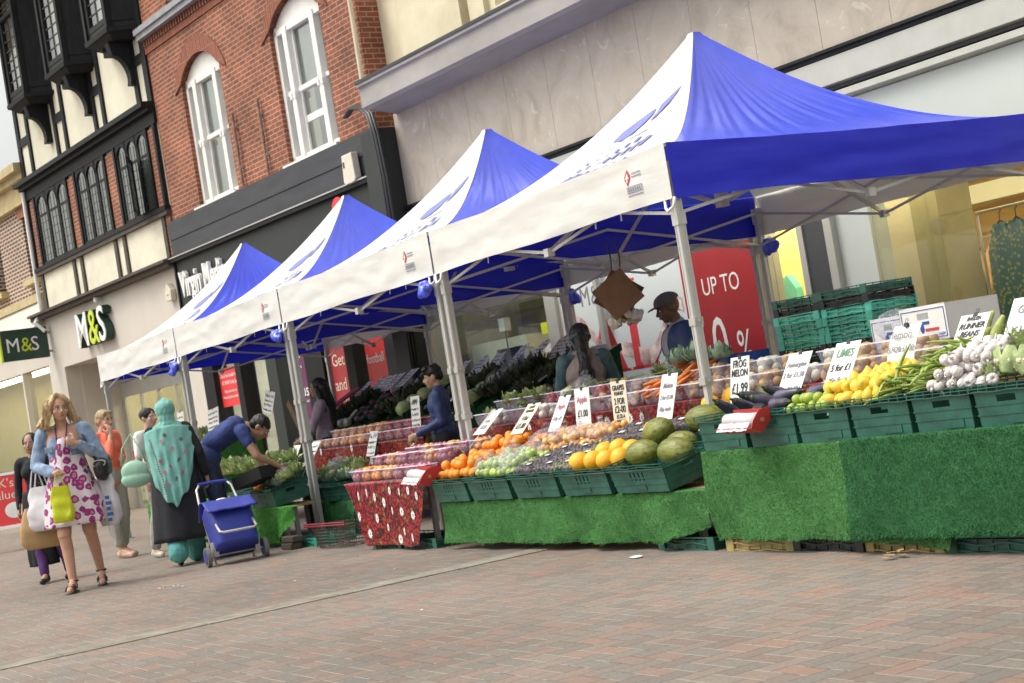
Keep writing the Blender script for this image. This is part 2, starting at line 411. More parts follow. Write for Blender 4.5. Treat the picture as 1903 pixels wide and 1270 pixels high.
def herring():
    m, t, p = newmat('brick_paving'); L = t.links.new
    def mth(op, a, b=None, c=None, clamp=False):
        n = nd(t, 'ShaderNodeMath', operation=op); n.use_clamp = clamp
        for i, x in enumerate((a, b, c)):
            if x is None: continue
            if isinstance(x, (int, float)): n.inputs[i].default_value = x
            else: L(x, n.inputs[i])
        return n.outputs[0]
    tc = nd(t, 'ShaderNodeTexCoord'); sp = nd(t, 'ShaderNodeSeparateXYZ'); L(tc.outputs['Object'], sp.inputs[0])
    wob = nd(t, 'ShaderNodeTexNoise', i_Scale=3., i_Detail=1); L(tc.outputs['Object'], wob.inputs['Vector'])
    wv = mth('MULTIPLY', mth('SUBTRACT', wob.outputs[0], .5), .12)
    u = mth('ADD', mth('MULTIPLY', sp.outputs[0], 1/.103), wv); v = mth('ADD', mth('MULTIPLY', sp.outputs[1], 1/.103), wv)
    i = mth('FLOOR', u); j = mth('FLOOR', v); k = mth('FLOORED_MODULO', mth('SUBTRACT', i, j), 4.)
    is1 = mth('COMPARE', k, 1., .1); is2 = mth('COMPARE', k, 2., .1); vert = mth('GREATER_THAN', k, 1.5)
    bi = mth('SUBTRACT', i, is1); bj = mth('SUBTRACT', j, is2)
    lu = mth('SUBTRACT', u, bi); lv = mth('SUBTRACT', v, bj)
    wu = mth('SUBTRACT', 2., vert); wv2 = mth('ADD', 1., vert)
    du = mth('MINIMUM', lu, mth('SUBTRACT', wu, lu)); dv = mth('MINIMUM', lv, mth('SUBTRACT', wv2, lv))
    d = mth('MINIMUM', du, dv)
    cb = nd(t, 'ShaderNodeCombineXYZ'); L(bi, cb.inputs[0]); L(bj, cb.inputs[1])
    wn = nd(t, 'ShaderNodeTexWhiteNoise'); wn.noise_dimensions = '2D'; L(cb.outputs[0], wn.inputs['Vector'])
    cr = nd(t, 'ShaderNodeValToRGB'); cr.color_ramp.interpolation = 'LINEAR'; e = cr.color_ramp.elements
    pal = [(0, (.195, .143, .115)), (.2, (.172, .154, .132)), (.4, (.212, .178, .148)), (.55, (.232, .16, .124)), (.7, (.182, .165, .145)), (.85, (.214, .172, .14)), (1, (.25, .158, .118))]
    e[0].color = c4(pal[0][1]); e[1].color = c4(pal[-1][1])
    for pos, c in pal[1:-1]: x = e.new(pos); x.color = c4(c)
    L(wn.outputs[0], cr.inputs[0])
    nz = nd(t, 'ShaderNodeTexNoise', i_Scale=.35, i_Detail=6, i_Roughness=.6); L(tc.outputs['Object'], nz.inputs['Vector'])
    n2 = nd(t, 'ShaderNodeTexNoise', i_Scale=55., i_Detail=4); L(tc.outputs['Object'], n2.inputs['Vector'])
    mr = nd(t, 'ShaderNodeMapRange', n1=.3, n2=.7, n3=.78, n4=1.22); L(nz.outputs[0], mr.inputs[0])
    m2 = nd(t, 'ShaderNodeMapRange', n1=.3, n2=.7, n3=.82, n4=1.16); L(n2.outputs[0], m2.inputs[0])
    hv = nd(t, 'ShaderNodeHueSaturation', i_Saturation=.95); L(cr.outputs[0], hv.inputs['Color']); L(mth('MULTIPLY', mr.outputs[0], m2.outputs[0]), hv.inputs['Value'])
    # joints: dark sand; pale mortar highlights painted on edges running one way
    n3 = nd(t, 'ShaderNodeTexNoise', i_Scale=1.7, i_Detail=3); L(tc.outputs['Object'], n3.inputs['Vector'])
    jc = nd(t, 'ShaderNodeMix', data_type='RGBA'); jc.inputs[6].default_value = c4((.07, .058, .048)); jc.inputs[7].default_value = c4((.34, .32, .27))
    L(mth('MULTIPLY', mth('LESS_THAN', dv, du), mth('GREATER_THAN', n3.outputs[0], .47)), jc.inputs[0])
    wj = mth('MULTIPLY', n3.outputs[0], .075)
    jf = mth('SUBTRACT', 1., mth('DIVIDE', mth('SUBTRACT', d, .004), wj), clamp=True)
    fx = nd(t, 'ShaderNodeMix', data_type='RGBA'); L(jf, fx.inputs[0]); L(hv.outputs[0], fx.inputs[6]); L(jc.outputs[2], fx.inputs[7])
    vo = nd(t, 'ShaderNodeTexVoronoi', i_Scale=1.7); L(tc.outputs['Object'], vo.inputs['Vector'])
    sc = nd(t, 'ShaderNodeSeparateColor'); L(vo.outputs['Color'], sc.inputs[0])
    gum = mth('MULTIPLY', mth('LESS_THAN', vo.outputs['Distance'], mth('MULTIPLY', sc.outputs[0], .045)), .55)
    gx = nd(t, 'ShaderNodeMix', data_type='RGBA'); L(gum, gx.inputs[0]); L(fx.outputs[2], gx.inputs[6]); gx.inputs[7].default_value = c4((.09, .085, .08)); fx = gx
    L(fx.outputs[2], p.inputs['Base Color']); p.inputs['Roughness'].default_value = .72; p.inputs['Specular IOR Level'].default_value = .35
    hh = mth('ADD', mth('MINIMUM', mth('MULTIPLY', d, 12.), 1.), mth('MULTIPLY', n2.outputs[0], .5))
    bp = nd(t, 'ShaderNodeBump', i_Strength=.45, i_Distance=.004); L(hh, bp.inputs['Height']); L(bp.outputs[0], p.inputs['Normal'])
    return m
M['paving'] = herring()
def marble():
    m, t, p = newmat('stone_cladding'); L = t.links.new
    tc = nd(t, 'ShaderNodeTexCoord')
    nz = nd(t, 'ShaderNodeTexNoise', i_Scale=1.6, i_Detail=8, i_Roughness=.65, i_Distortion=1.2); L(tc.outputs['Object'], nz.inputs['Vector'])
    rp = nd(t, 'ShaderNodeValToRGB'); e = rp.color_ramp.elements
    e[0].position = .3; e[0].color = c4((.35, .30, .235)); e[1].position = .7; e[1].color = c4((.50, .44, .36))
    k = e.new(.5); k.color = c4((.44, .385, .31))
    L(nz.outputs[0], rp.inputs[0])
    n2 = nd(t, 'ShaderNodeTexNoise', i_Scale=2.6, i_Detail=7, i_Distortion=3); L(tc.outputs['Object'], n2.inputs['Vector'])
    mr = nd(t, 'ShaderNodeMapRange', n1=.635, n2=.68, n3=0, n4=.4); L(n2.outputs[0], mr.inputs[0])
    mx = nd(t, 'ShaderNodeMix', data_type='RGBA'); mx.inputs[7].default_value = c4((.66, .62, .54)); L(mr.outputs[0], mx.inputs[0]); L(rp.outputs[0], mx.inputs[6])
    n3 = nd(t, 'ShaderNodeTexNoise', i_Scale=1.1, i_Detail=4); L(tc.outputs['Object'], n3.inputs['Vector'])
    m3 = nd(t, 'ShaderNodeMapRange', n1=.62, n2=.75, n3=0, n4=.35); L(n3.outputs[0], m3.inputs[0])
    m4 = nd(t, 'ShaderNodeMix', data_type='RGBA'); m4.inputs[7].default_value = c4((.40, .31, .18)); L(m3.outputs[0], m4.inputs[0]); L(mx.outputs[2], m4.inputs[6])
    L(m4.outputs[2], p.inputs['Base Color']); p.inputs['Roughness'].default_value = .5
    return m
M['stone_clad'] = marble()
def strawberry():
    m, t, p = newmat('strawberry_print'); L = t.links.new
    tc = nd(t, 'ShaderNodeTexCoord'); vo = nd(t, 'ShaderNodeTexVoronoi', i_Scale=38., i_Randomness=1.); L(tc.outputs['Object'], vo.inputs['Vector'])
    rp = nd(t, 'ShaderNodeValToRGB'); e = rp.color_ramp.elements
    e[0].position = 0; e[0].color = c4((.48, .07, .06)); e[1].position = .68; e[1].color = c4((.03, .008, .008))
    k = e.new(.25); k.color = c4((.34, .018, .02)); k = e.new(.5); k.color = c4((.17, .01, .012))
    L(vo.outputs['Distance'], rp.inputs[0])
    sp = nd(t, 'ShaderNodeSeparateColor'); L(vo.outputs['Color'], sp.inputs[0])
    lt = nd(t, 'ShaderNodeMath', operation='GREATER_THAN', n1=.95); L(sp.outputs[0], lt.inputs[0])
    mu = nd(t, 'ShaderNodeMath', operation='MULTIPLY', n1=.8); L(lt.outputs[0], mu.inputs[0])
    mx = nd(t, 'ShaderNodeMix', data_type='RGBA'); L(mu.outputs[0], mx.inputs[0]); L(rp.outputs[0], mx.inputs[6]); mx.inputs[7].default_value = c4((.22, .16, .04))
    nz = nd(t, 'ShaderNodeTexNoise', i_Scale=140., i_Detail=1); L(tc.outputs['Object'], nz.inputs['Vector'])
    mr = nd(t, 'ShaderNodeMapRange', n1=.3, n2=.75, n3=.7, n4=1.6); L(nz.outputs[0], mr.inputs[0])
    hv = nd(t, 'ShaderNodeHueSaturation'); L(mx.outputs[2], hv.inputs['Color']); L(mr.outputs[0], hv.inputs['Value'])
    L(hv.outputs[0], p.inputs['Base Color']); p.inputs['Roughness'].default_value = .3
    return m
M['strawberry'] = strawberry()
# ================================================================ SETTING: ground
def gsheet(name, poly, z, m):
    o = MB().add([(x, y, z) for x, y in poly], [tuple(range(len(poly)))]).build(name, m)
    return tag(o, kind='structure')
gsheet('paving', [(-400, -200), (200, -200), (200, 300), (-400, 300)], 0, M['paving'])
# drain channel of concrete blocks running across the street
mb = MB(); y = -4.0; k = 0
while y < 5.5:
    L_ = .9; x = -10.16 + .03*(y-1.9)/1.7*.6
    mb.box((x-.13, y, -.02), (x+.12, y+L_-.008, .006)); y += L_
ch = tag(mb.build('drain_channel', M['concrete']), kind='structure')
gsheet('drain_gap', [(-10.42, -4), (-10.16, -4), (-10.06, 5.5), (-10.22, 5.5)], .003, M['tarmac_joint'])
mb = MB()
for i in range(3):
    for j in range(4): mb.box((-12.1+i*.6, -.35+j*.6-.03*i, -.02), (-11.51+i*.6, .24+j*.6-.03*i, .006))
tag(mb.build('concrete_slabs', M['concrete']), kind='structure')
# ================================================================ facades: a local frame s (along), y (into building), z
FX, FY, FT = -16., 10.4, R(4.5)
def fworld(s, y=0, z=0):
    return V((FX+math.cos(FT)*s-math.sin(FT)*y, FY+math.sin(FT)*s+math.cos(FT)*y, z))
def fthing(name, label, cat, s0, group=None, y=0, z=0):
    return thing(name, label, cat, fworld(s0, y, z), FT, group)
def arc(cx, z0, w, rise, n=12):
    """points of a segmental arch of width w, from left to right"""
    r = (w*w/4+rise*rise)/(2*rise); a = math.asin(w/2/r)
    return [(cx+r*math.sin(-a+2*a*i/n), z0+rise-r+r*math.cos(-a+2*a*i/n)) for i in range(n+1)]
# ---------------------------------------------------------------- far brick building (left edge)
S0 = -25.
def F(s0, y=0, z=0): return MB(off=(s0, y, z))
B0 = fthing('brown_brick_building', 'brown brick building with yellow stone cornice at the far left end of the row', 'building', S0)
mb = F(S0).wall(-40, -19.75, 4.92, 7.0, [(-21.05, 5.35, -20.4, 6.75), (-23.6, 5.35, -22.9, 6.75)], .25, 6)
mb.build('wall', M['brick_brown'], B0)
mb = F(S0).box((-40, .1, 7.0), (-19.75, 6, 7.45)).box((-40, -.05, 7.45), (-19.72, 6, 7.6)).box((-40, -.2, 7.6), (-19.72, 6, 7.78)); mb.build('cornice', M['stone_yellow'], B0)
for a, b in ((-21.05, -20.4), (-23.6, -22.9)):
    w = F(S0).wall(a, b, 5.35, 6.75, [(a+.06, 5.4, (a+b)/2-.02, 6.7), ((a+b)/2+.02, 5.4, b-.06, 6.7)], .5, .56).build('window', M['window_white'], B0)
    F(S0).box((a+.05, .53, 5.4), (b-.05, .54, 6.7)).build('pane', M['glass_up'], w)
    F(S0).box((a-.1, .08, 5.22), (b+.1, .5, 5.35)).build('sill', M['stone_yellow'], B0)
    F(S0).prism([(a-.08, 6.75), (b+.08, 6.75), (b+.2, 7.0), (a-.2, 7.0)], .2, .4).build('lintel', M['terracotta'], B0)
mb = F(S0).box((-40, -.05, 4.75), (-19.75, .5, 4.92)); mb.build('stone_band', M['stone_yellow'], B0)
mb = F(S0).prism([(-.25, 4.2), (.0, 4.75), (.3, 4.75), (.3, 4.2)], -40, -19.75, 'yz'); mb.build('shop_canopy', M['cream_panel'], B0)
mb = F(S0).wall(-40, -19.75, 0, 4.2, [(-40.2, .35, -26, 3.35), (-25.9, .35, -22.0, 3.35), (-21.9, .35, -19.95, 3.35)], .0, .22); mb.build('shopfront', M['cream_panel'], B0)
F(S0).box((-39, .12, .35), (-19.95, .13, 3.35)).build('shop_window', M['glass'], B0)
F(S0).add([(-39, 3, 0), (-19.76, 3, 0), (-19.76, 3, 4), (-39, 3, 4)], [(0,1,2,3)]).box((-39, .3, 3.6), (-19.8, 3, 3.64)).build('interior', M['inside_pale'], B0)
M['shop_lamp'] = mat('shop_lamp', (1, .84, .55), emit=18)
M['shop_lamp_cool'] = mat('shop_lamp_cool', (1, .93, .8), emit=16)
F(S0).box((-36, 1.2, 3.5), (-20.2, 1.7, 3.54)).build('ceiling_light', M['shop_lamp'], B0)
F(S0).box((-23.2, 1.2, .35), (-22.2, 1.7, 2.0)).box((-21.2, 1.2, .35), (-20.4, 1.6, 1.6)).build('display_unit', M['inside_white'], B0)
# ---------------------------------------------------------------- timber framed building
S1 = -19.75
B1 = fthing('timber_framed_building', 'black and white timber framed building with oriel windows above the pale shop front', 'building', S1)
Z0 = 7.3
mb = F(S1); mb.add([(-19.65, 0, Z0), (-12.1, 0, Z0), (-12.1, 0, 14), (-19.65, 0, 14)], [(0,1,2,3)])
mb.box((-19.65, .01, 4.4), (-12.1, 6, 14)); mb.build('wall', M['infill_smooth'], B1)
# lower rough panels
pn = F(S1)
for a, b in ((-19.3, -17.45), (-17.2, -16.95), (-16.75, -15.0), (-14.8, -14.6)): pass
pn.add([(-19.4, -.02, 4.5), (-12.3, -.02, 4.5), (-12.3, -.02, 5.3), (-19.4, -.02, 5.3)], [(0,1,2,3)]).build('rough_panel', M['infill'], B1)
tb = F(S1)
for s in (-19.4, -17.33, -16.87, -14.9, -14.42, -12.42): tb.box((s-.07, -.06, 4.45), (s+.07, .0, 5.25))
tb.box((-19.7, -.1, 5.25), (-12.1, 0, 5.36)); tb.build('lower_timber', M['timber_brown'], B1)
tb = F(S1).box((-20.1, -.22, 4.32), (-12.1, 0, 4.47)); tb.box((-20.05, -.30, 4.40), (-12.1, -.2, 4.45)); tb.build('beam', M['timber_brown'], B1)
# brick nogging strips by the window band
for a, b in ((-19.55, -19.2), (-17.05, -16.6), (-14.8, -14.3), (-12.55, -12.25)): F(S1).add([(a, -.03, 5.36), (b, -.03, 5.36), (b, -.03, 6.85), (a, -.03, 6.85)], [(0,1,2,3)]).build('brick_infill', M['brick_red'], B1)
bk = F(S1).add([(-12.35, -.03, 4.45), (-12.12, -.03, 4.45), (-12.12, -.03, 5.3), (-12.35, -.03, 5.3)], [(0,1,2,3)])
bk.build('brick_infill', M['brick_red'], B1)
# leaded window band : three groups of three arched lights, brick arch between
def light(a, b, z0, z1, par, open_=False):
    n = 8; cx = (a+b)/2; w = b-a
    top = arc(cx, z1-w*.42, w, w*.42, n)
    fr = F(S1); yf = -.05
    # surround with arched head
    pts = [(a, 6.95)]+[(a, z1-w*.42)]+top+[(b, z1-w*.42), (b, 6.95)]
    for i in range(len(top)-1):
        p, q = top[i], top[i+1]
        fr.add([(p[0], yf, p[1]), (q[0], yf, q[1]), (q[0], yf, 6.97), (p[0], yf, 6.97), (p[0], .1, p[1]), (q[0], .1, q[1])], [(0,1,2,3), (0,4,5,1)])
    fr.box((a-.05, yf+.01, z0), (a+.035, .1, 6.95)).box((b-.035, yf+.01, z0), (b+.05, .1, 6.95))
    fr.box((a, yf, z0), (b, .05, z0+.07)).box((a+.05, yf+.02, z1-.42), (b-.05, .03, z1-.37))
    f = fr.build('window', M['timber_black'], par)
    F(S1).add([(a, -.022, z0), (b, -.022, z0), (b, -.022, z1), (a, -.022, z1)], [(0,1,2,3)]).build('pane', M['glass_lead'], f)
    ld = F(S1)
    for i in range(1, 3): ld.box((a+w*i/3-.006, -.030, z0+.07), (a+w*i/3+.006, -.0225, z1-.1))
    z = z0+.2
    while z < z1-.45: ld.box((a+.05, -.030, z), (b-.05, -.0225, z+.011)); z += .17
    ld.build('leading', M['lead'], f)
for g0 in (-19.12, -16.5, -14.2):
    wl = .68 if g0 < -17 else (.56 if g0 < -15 else .52)
    for k in range(3): light(g0+wl*k+.03, g0+wl*(k+1)-.03, 5.40, 6.85, B1)
tb = F(S1).box((-19.7, -.06, 6.90), (-12.1, 0, 7.17)).box((-19.75, -.16, 7.12), (-12.1, 0, 7.2)).box((-19.8, -.26, 7.2), (-12.1, 0, 7.29)).box((-19.7, -.12, 5.33), (-12.1, .02, 5.41))
for s in (-19.62, -19.17, -17.08, -16.56, -14.84, -14.26, -12.6, -12.2): tb.box((s-.045, -.07, 5.36), (s+.045, 0, 6.9))
for s, w in ((-19.62, .09), (-18.95, .07), (-17.25, .07), (-16.7, .07), (-14.98, .07), (-14.5, .07), (-12.72, .08), (-12.2, .1)): tb.box((s-w, -.045, 7.29), (s+w, 0, 14))
for a, b in ((-19.6, -18.95), (-17.25, -16.7), (-14.98, -14.5), (-12.72, -12.2)): tb.box((a, -.04, 8.05), (b, 0, 8.22))
tb.box((-12.72, -.04, 9.05), (-12.2, 0, 9.25)).build('upper_timber', M['timber_black'], B1)
# an open casement on the last light
oc = thing('open_casement', None, None); bpy.data.objects.remove(oc)
c0 = F(S1); ax, az0, az1 = -13.35, 5.44, 6.45
rotc = Matrix.Rotation(R(-28), 4, 'Z')
def cas(a, b): c0.box(a, b, rotc.to_3x3(), (ax, -.1, 0))
for a, b in (((ax, -.12, az0), (ax+.04, -.08, az1)), ((ax+.66, -.12, az0), (ax+.7, -.08, az1)), ((ax, -.12, az0), (ax+.7, -.08, az0+.04)), ((ax, -.12, az1-.04), (ax+.7, -.08, az1))): cas(a, b)
for i in range(1, 4): cas((ax+.7*i/4-.006, -.105, az0), (ax+.7*i/4+.006, -.095, az1))
for i in range(1, 6): cas((ax, -.105, az0+1.01*i/6), (ax+.7, -.095, az0+1.01*i/6+.01))
cs = c0.build('open_casement', M['timber_black'], B1)
c0 = F(S1); c0.box((ax, -.101, az0), (ax+.7, -.099, az1), rotc.to_3x3(), (ax, -.1, 0)); c0.build('pane', M['glass_lead'], cs)
# oriels: chamfered bays on brackets
for k, c in enumerate((-15.95+.0, -13.75, -11.55)):
    c = (-17.85, -15.35, -12.98)[k]
    pl = [(-.80, 0), (-.52, -.5), (.52, -.5), (.72, 0)]
    zb = 8.66
    by = F(S1)
    def ring(sc, z): return [(c+x*sc, y*sc if y else 0, z) for x, y in pl]
    def slab(s1, z1, s2, z2):
        by.add(ring(s1, z1)+ring(s2, z2), [(0,3,2,1), (4,5,6,7), (0,1,5,4), (1,2,6,5), (2,3,7,6)])
    slab(.80, zb-.14, 1.0, zb-.02); slab(1.10, zb-.02, 1.12, zb+.06); slab(1.0, zb+.06, .98, zb+.18)
    # front and side panels as posts around the panes
    def panel(p, q, hole):
        d = V((q[0]-p[0], q[1]-p[1], 0)); L_ = d.length; d /= L_; nn = V((-d.y, d.x, 0))*-1
        sub = MB().wall(0, L_, zb+.18, 14, [(hole[0]*L_, zb+.28, hole[1]*L_, zb+1.75), (hole[0]*L_, zb+1.86, hole[1]*L_, zb+2.15), (hole[0]*L_, zb+3.0, hole[1]*L_, zb+5)] if L_ > .8 else [], 0, .06)
        o_ = V((c+p[0], p[1], 0))
        by.add([o_+d*v.x-nn*v.y+V((0, 0, v.z)) for v in sub.v], sub.f)
        return o_, d, nn, L_
    fs = [panel(pl[0], pl[1], (.3, .8)), panel(pl[1], pl[2], (.16, .84)), panel(pl[2], pl[3], (.2, .7))]
    # carved ribs
    for p in pl[1:3]: by.box((c+p[0]-.05, p[1]-.04, zb+.06), (c+p[0]+.05, p[1]+.06, 14))
    by.box((c-.47, -.53, zb+1.76), (c+.47, -.49, zb+1.84)).box((c-.48, -.54, zb+2.2), (c+.48, -.49, zb+2.35))
    bo = by.build('oriel', M['timber_black'], B1)
    gl = F(S1); ld = F(S1)
    for (o_, d, nn, L_), (h0, h1) in list(zip(fs, ((.3, .8), (.16, .84), (.2, .7))))[1:2]:
        def P_(u, z, off): return o_+d*(u*L_)+nn*off+V((0, 0, z))
        for z0, z1 in ((zb+.28, zb+1.75), (zb+1.86, zb+2.15), (zb+3, zb+5)):
            gl.add([P_(h0, z0, -.04), P_(h1, z0, -.04), P_(h1, z1, -.04), P_(h0, z1, -.04)], [(0,1,2,3)])
            nv = 3 if z1-z0 < .5 else 7
            for i in range(1, 2): ld.bar(P_(h0+(h1-h0)*i/2, z0, -.03), P_(h0+(h1-h0)*i/2, z1, -.03), .016)
            for i in range(1, nv): ld.bar(P_(h0, z0+(z1-z0)*i/nv, -.03), P_(h1, z0+(z1-z0)*i/nv, -.03), .014)
    gl.build('pane', M['glass_up'], bo); ld.build('leading', M['lead'], bo)
    # bracket
    br = F(S1); prof = [(0, zb-.14), (-.46, zb-.14), (-.42, zb-.32)]
    for i in range(7):
        a = R(90*i/6); prof.append((-.12-.28*(1-math.sin(a)), zb-.38-.42*(1-math.cos(a))))
    prof += [(-.14, zb-.92), (0, zb-.92)]
    br.prism(prof, c+.12, c+.30, 'yz'); br.box((c-.4, -.3, zb-.26), (c+.12, 0, zb-.14))
    br.build('bracket', M['timber_black'], B1)
    F(S1).box((c-.6, -.62, zb+.0), (c+.6, -.1, 14)).build('curtain', M['inside_white'], bo) if False else F(S1).add([(c-.42, -.32, zb+.2), (c+.42, -.32, zb+.2), (c+.42, -.32, 14), (c-.42, -.32, 14)], [(0,1,2,3)]).build('curtain', M['inside_white'], bo)
# gable soffit above first bay
F(S1).prism([(-21.2, 9.95), (-16.2, 12.4), (-16.2, 12.6), (-21.2, 10.2)], -1.3, 0).build('roof_verge', M['metal_frame'], B1)
# shop front of the timber building
mb = F(S1).wall(-19.95, -12.1, 0, 4.32, [(-18.95, -.1, -12.75, 3.2)], -.02, .3); mb.build('shopfront', M['cream_panel'], B1)
mb = F(S1).box((-19.0, .3, 0), (-18.9, 1.2, 3.25)).box((-12.8, .3, 0), (-12.7, 1.2, 3.25)).box((-19, .3, 3.2), (-12.7, 1.2, 3.26)); mb.build('entrance_recess', M['cream_panel'], B1)
dr = F(S1)
dr.wall(-18.9, -12.8, 0, 3.2, [(-18.75+.98*i, .06, -18.75+.98*i+.9, 2.38) for i in range(6)], 1.1, 1.16)
d_ = dr.build('entrance_doors', M['metal_frame'], B1)
F(S1).box((-18.8, 1.13, .05), (-12.9, 1.14, 2.4)).build('pane', M['glass'], d_)
sr = F(S1)
for i in range(6): sr.box((-18.72+.98*i, 1.085, 1.05), (-18.72+.98*i+.84, 1.092, 1.22))
sr.build('door_notice', M['poster_bright'], d_)
F(S1).add([(-26, 3.4, 0), (-12.6, 3.4, 0), (-12.6, 3.4, 3.3), (-26, 3.4, 3.3)], [(0,1,2,3)]).box((-18.9, 1.3, 3.14), (-12.7, 3.4, 3.18)).build('interior', M['inside_pale'], B1)
F(S1).box((-18.5, 1.8, 3.08), (-13.5, 2.4, 3.12)).build('ceiling_light', M['shop_lamp'], B1)
pd = F(S1).tube([(-19.66, -.1, 7.1), (-19.66, -.1, 4.5), (-19.55, -.3, 4.25), (-19.45, -.15, 4.05)], .045).build('drainpipe', M['white_plastic'], B1)
# ---- the two shop signs
HX = -19.55
sg = fthing('wall_lettering', 'white and lime raised shop letters on dark green blocks across the pale fascia', 'sign', -17.35, y=-.05, z=3.42)
# letters with deep dark green returns
for body, x, mm, w in (('M', .0, 'white_paint', .95), ('&', .72, 'lime', .95), ('S', 1.27, 'white_paint', .95)):
    o = text('letter', body, .98, M[mm], sg, (x, -.16, .02), (R(90), 0, 0), .012, sx=w, bold=.006)
    o2 = text('letter_return', body, .98, M['ms_green'], sg, (x+.0, -.08, .02), (R(90), 0, 0), .075, sx=w, bold=.012)
    o2.parent = o; o2.location = (0, 0, -.08); o2.rotation_euler = (0, 0, 0)
hs_ = fthing('hanging_sign', 'dark green projecting sign with white and lime lettering above the far left window', 'sign', HX, y=-.1, z=3.5)
# projecting board (plane faces the street end of the row)
MB().box((-.05, -1.0, 0), (.05, 0, .66)).build('board', M['ms_green'], hs_)
MB().box((-.055, -1.04, -.01), (.055, -1.0, .67)).build('edge_strip', M['lime'], hs_)
for body, x, mm in (('M', .08, 'white_paint'), ('&', .40, 'lime'), ('S', .62, 'white_paint')):
    text('letter', body, .43, M[mm], hs_, (.055, -1.0+x, .18), (R(90), 0, R(90)), .003, sx=.92)
for z in (.5, .1): MB().box((-.02, 0, z), (.02, .12, z+.05)).build('bracket', M['alu_dark'], hs_)
for s, z in ((-16.15, 4.22), (-12.55, 3.75)):
    cm = fthing('alarm_camera', 'white cctv housing under the beam above the raised shop letters' if s < -15 else 'pale yellow alarm box at the end of the pale fascia', 'camera' if s < -15 else 'alarm box', s, y=-.03, z=z)
    if s < -15: MB().lathe([(.05, 0), (.06, .02), (.06, .09), (.03, .12)], 12, (0, -.1, 0)).build('dome', M['white_plastic'], cm); MB().box((-.03, -.1, .1), (.03, 0, .16)).build('arm', M['white_plastic'], cm)
    else: MB().prism([(-.12, 0), (.12, 0), (.15, .18), (0, .32), (-.15, .18)], -.1, 0).build('case', M['card_cream'], cm, bevel=.01); MB().ball((0, -.1, .12), .03).build('lamp', M['white_plastic'], cm)
# ---------------------------------------------------------------- red brick building
S2 = -12.1
B2 = fthing('red_brick_building', 'red brick building with white sash windows above a black shop fascia', 'building', S2)
wins = [(-10.85, -9.25, 5.12, 7.25, .36), (-7.33, -5.66, 5.12, 7.19, .36)]
up = [(-10.95, -9.2), (-7.4, -5.6)]
hol = [(a, z0, b, z1+r) for a, b, z0, z1, r in wins]+[(a, 8.62, b, 10.9) for a, b in up]
F(S2).wall(-12.1, -4.6, 5.08, 12, hol, 0, .45).build('wall', M['brick_red'], B2)
for a, b, z0, z1, r in wins:
    ap = arc((a+b)/2, z1, b-a, r, 14)
    fil = F(S2); out = F(S2)
    for p, q in zip(ap[:-1], ap[1:]):
        fil.add([(p[0], -.001, p[1]), (q[0], -.001, q[1]), (q[0], -.001, z1+r), (p[0], -.001, z1+r), (p[0], .3, p[1]), (q[0], .3, q[1])], [(0,1,2,3), (0,4,5,1)])
    o_ = arc((a+b)/2, z1-.12, b-a+.56, r+.42, 14)
    for (p, q), (u_, v_) in zip(zip(ap[:-1], ap[1:]), zip(o_[:-1], o_[1:])):
        out.add([(p[0], -.025, p[1]), (q[0], -.025, q[1]), (v_[0], -.025, v_[1]), (u_[0], -.025, u_[1]), (u_[0], 0, u_[1]), (v_[0], 0, v_[1]), (p[0], .3, p[1]), (q[0], .3, q[1])], [(0,1,2,3), (3,2,5,4), (0,6,7,1)])
    fil.build('arch_spandrel', M['brick_red'], B2)
    # arch with radial joints
    ob = out.build('arch', M['brick_arch'], B2)
    fr = F(S2); y0 = .13
    m1, m2 = a+.38, b-.38
    fr.box((a, y0-.06, z0), (a+.09, y0+.1, z1+.06)).box((b-.09, y0-.06, z0), (b, y0+.1, z1+.06)).box((a, y0-.06, z0), (b, y0+.1, z0+.1)).box((a, y0-.06, z1-.08), (b, y0+.1, z1+.02))
    fr.box((m1-.07, y0-.08, z0), (m1+.07, y0+.1, z1)).box((m2-.07, y0-.08, z0), (m2+.07, y0+.1, z1))
    zm = (z0+z1)/2+.05
    fr.box((a, y0-.02, zm-.04), (m1, y0+.06, zm+.03)).box((m1, y0-.02, zm-.05), (m2, y0+.06, zm+.03)).box((m2, y0-.02, zm-.04), (b, y0+.06, zm+.03))
    fr.box((m1+.07, y0, z0+.1), (m1+.13, y0+.05, z1)).box((m2-.13, y0, z0+.1), (m2-.07, y0+.05, z1))
    for s in (m1, m2): fr.box((s-.09, y0-.1, zm-.14), (s-.03, y0-.04, zm-.04)).box((s+.03, y0-.1, zm-.14), (s+.09, y0-.04, zm-.04))
    fr.prism([(a, z1), (b, z1)]+ap[::-1], y0-.04, y0+.05)
    if a > -8: fr.box((m1+.1, y0+.02, z0+.55), (m2-.1, y0+.06, z0+.66))
    f = fr.build('window', M['window_white'], B2, bevel=.006)
    F(S2).box((a+.05, y0+.03, z0+.05), (b-.05, y0+.036, z1)).build('pane', M['glass_up'], f)
    F(S2).add([(a, y0+.07, zm), (b, y0+.07, zm), (b, y0+.07, z1+.1), (a, y0+.07, z1+.1)], [(0,1,2,3)]).build('blind', M['inside_white'], f)
    F(S2).add([(a, y0+.5, z0), (b, y0+.5, z0), (b, y0+.5, z1+.1), (a, y0+.5, z1+.1)], [(0,1,2,3)]).build('interior', M['inside_dark'], f)
    F(S2).box((a-.06, -.10, z0-.10), (b+.06, .3, z0)).build('sill', M['window_white'], B2)
for a, b in up:
    fr = F(S2).wall(a, b, 8.62, 10.9, [(a+.1, 8.74, a+.42, 10.8), (a+.54, 8.74, b-.54, 10.8), (b-.42, 8.74, b-.1, 10.8)], .2, .3)
    f = fr.build('window', M['window_white'], B2); F(S2).box((a, .26, 8.7), (b, .265, 10.9)).build('pane', M['glass_up'], f)
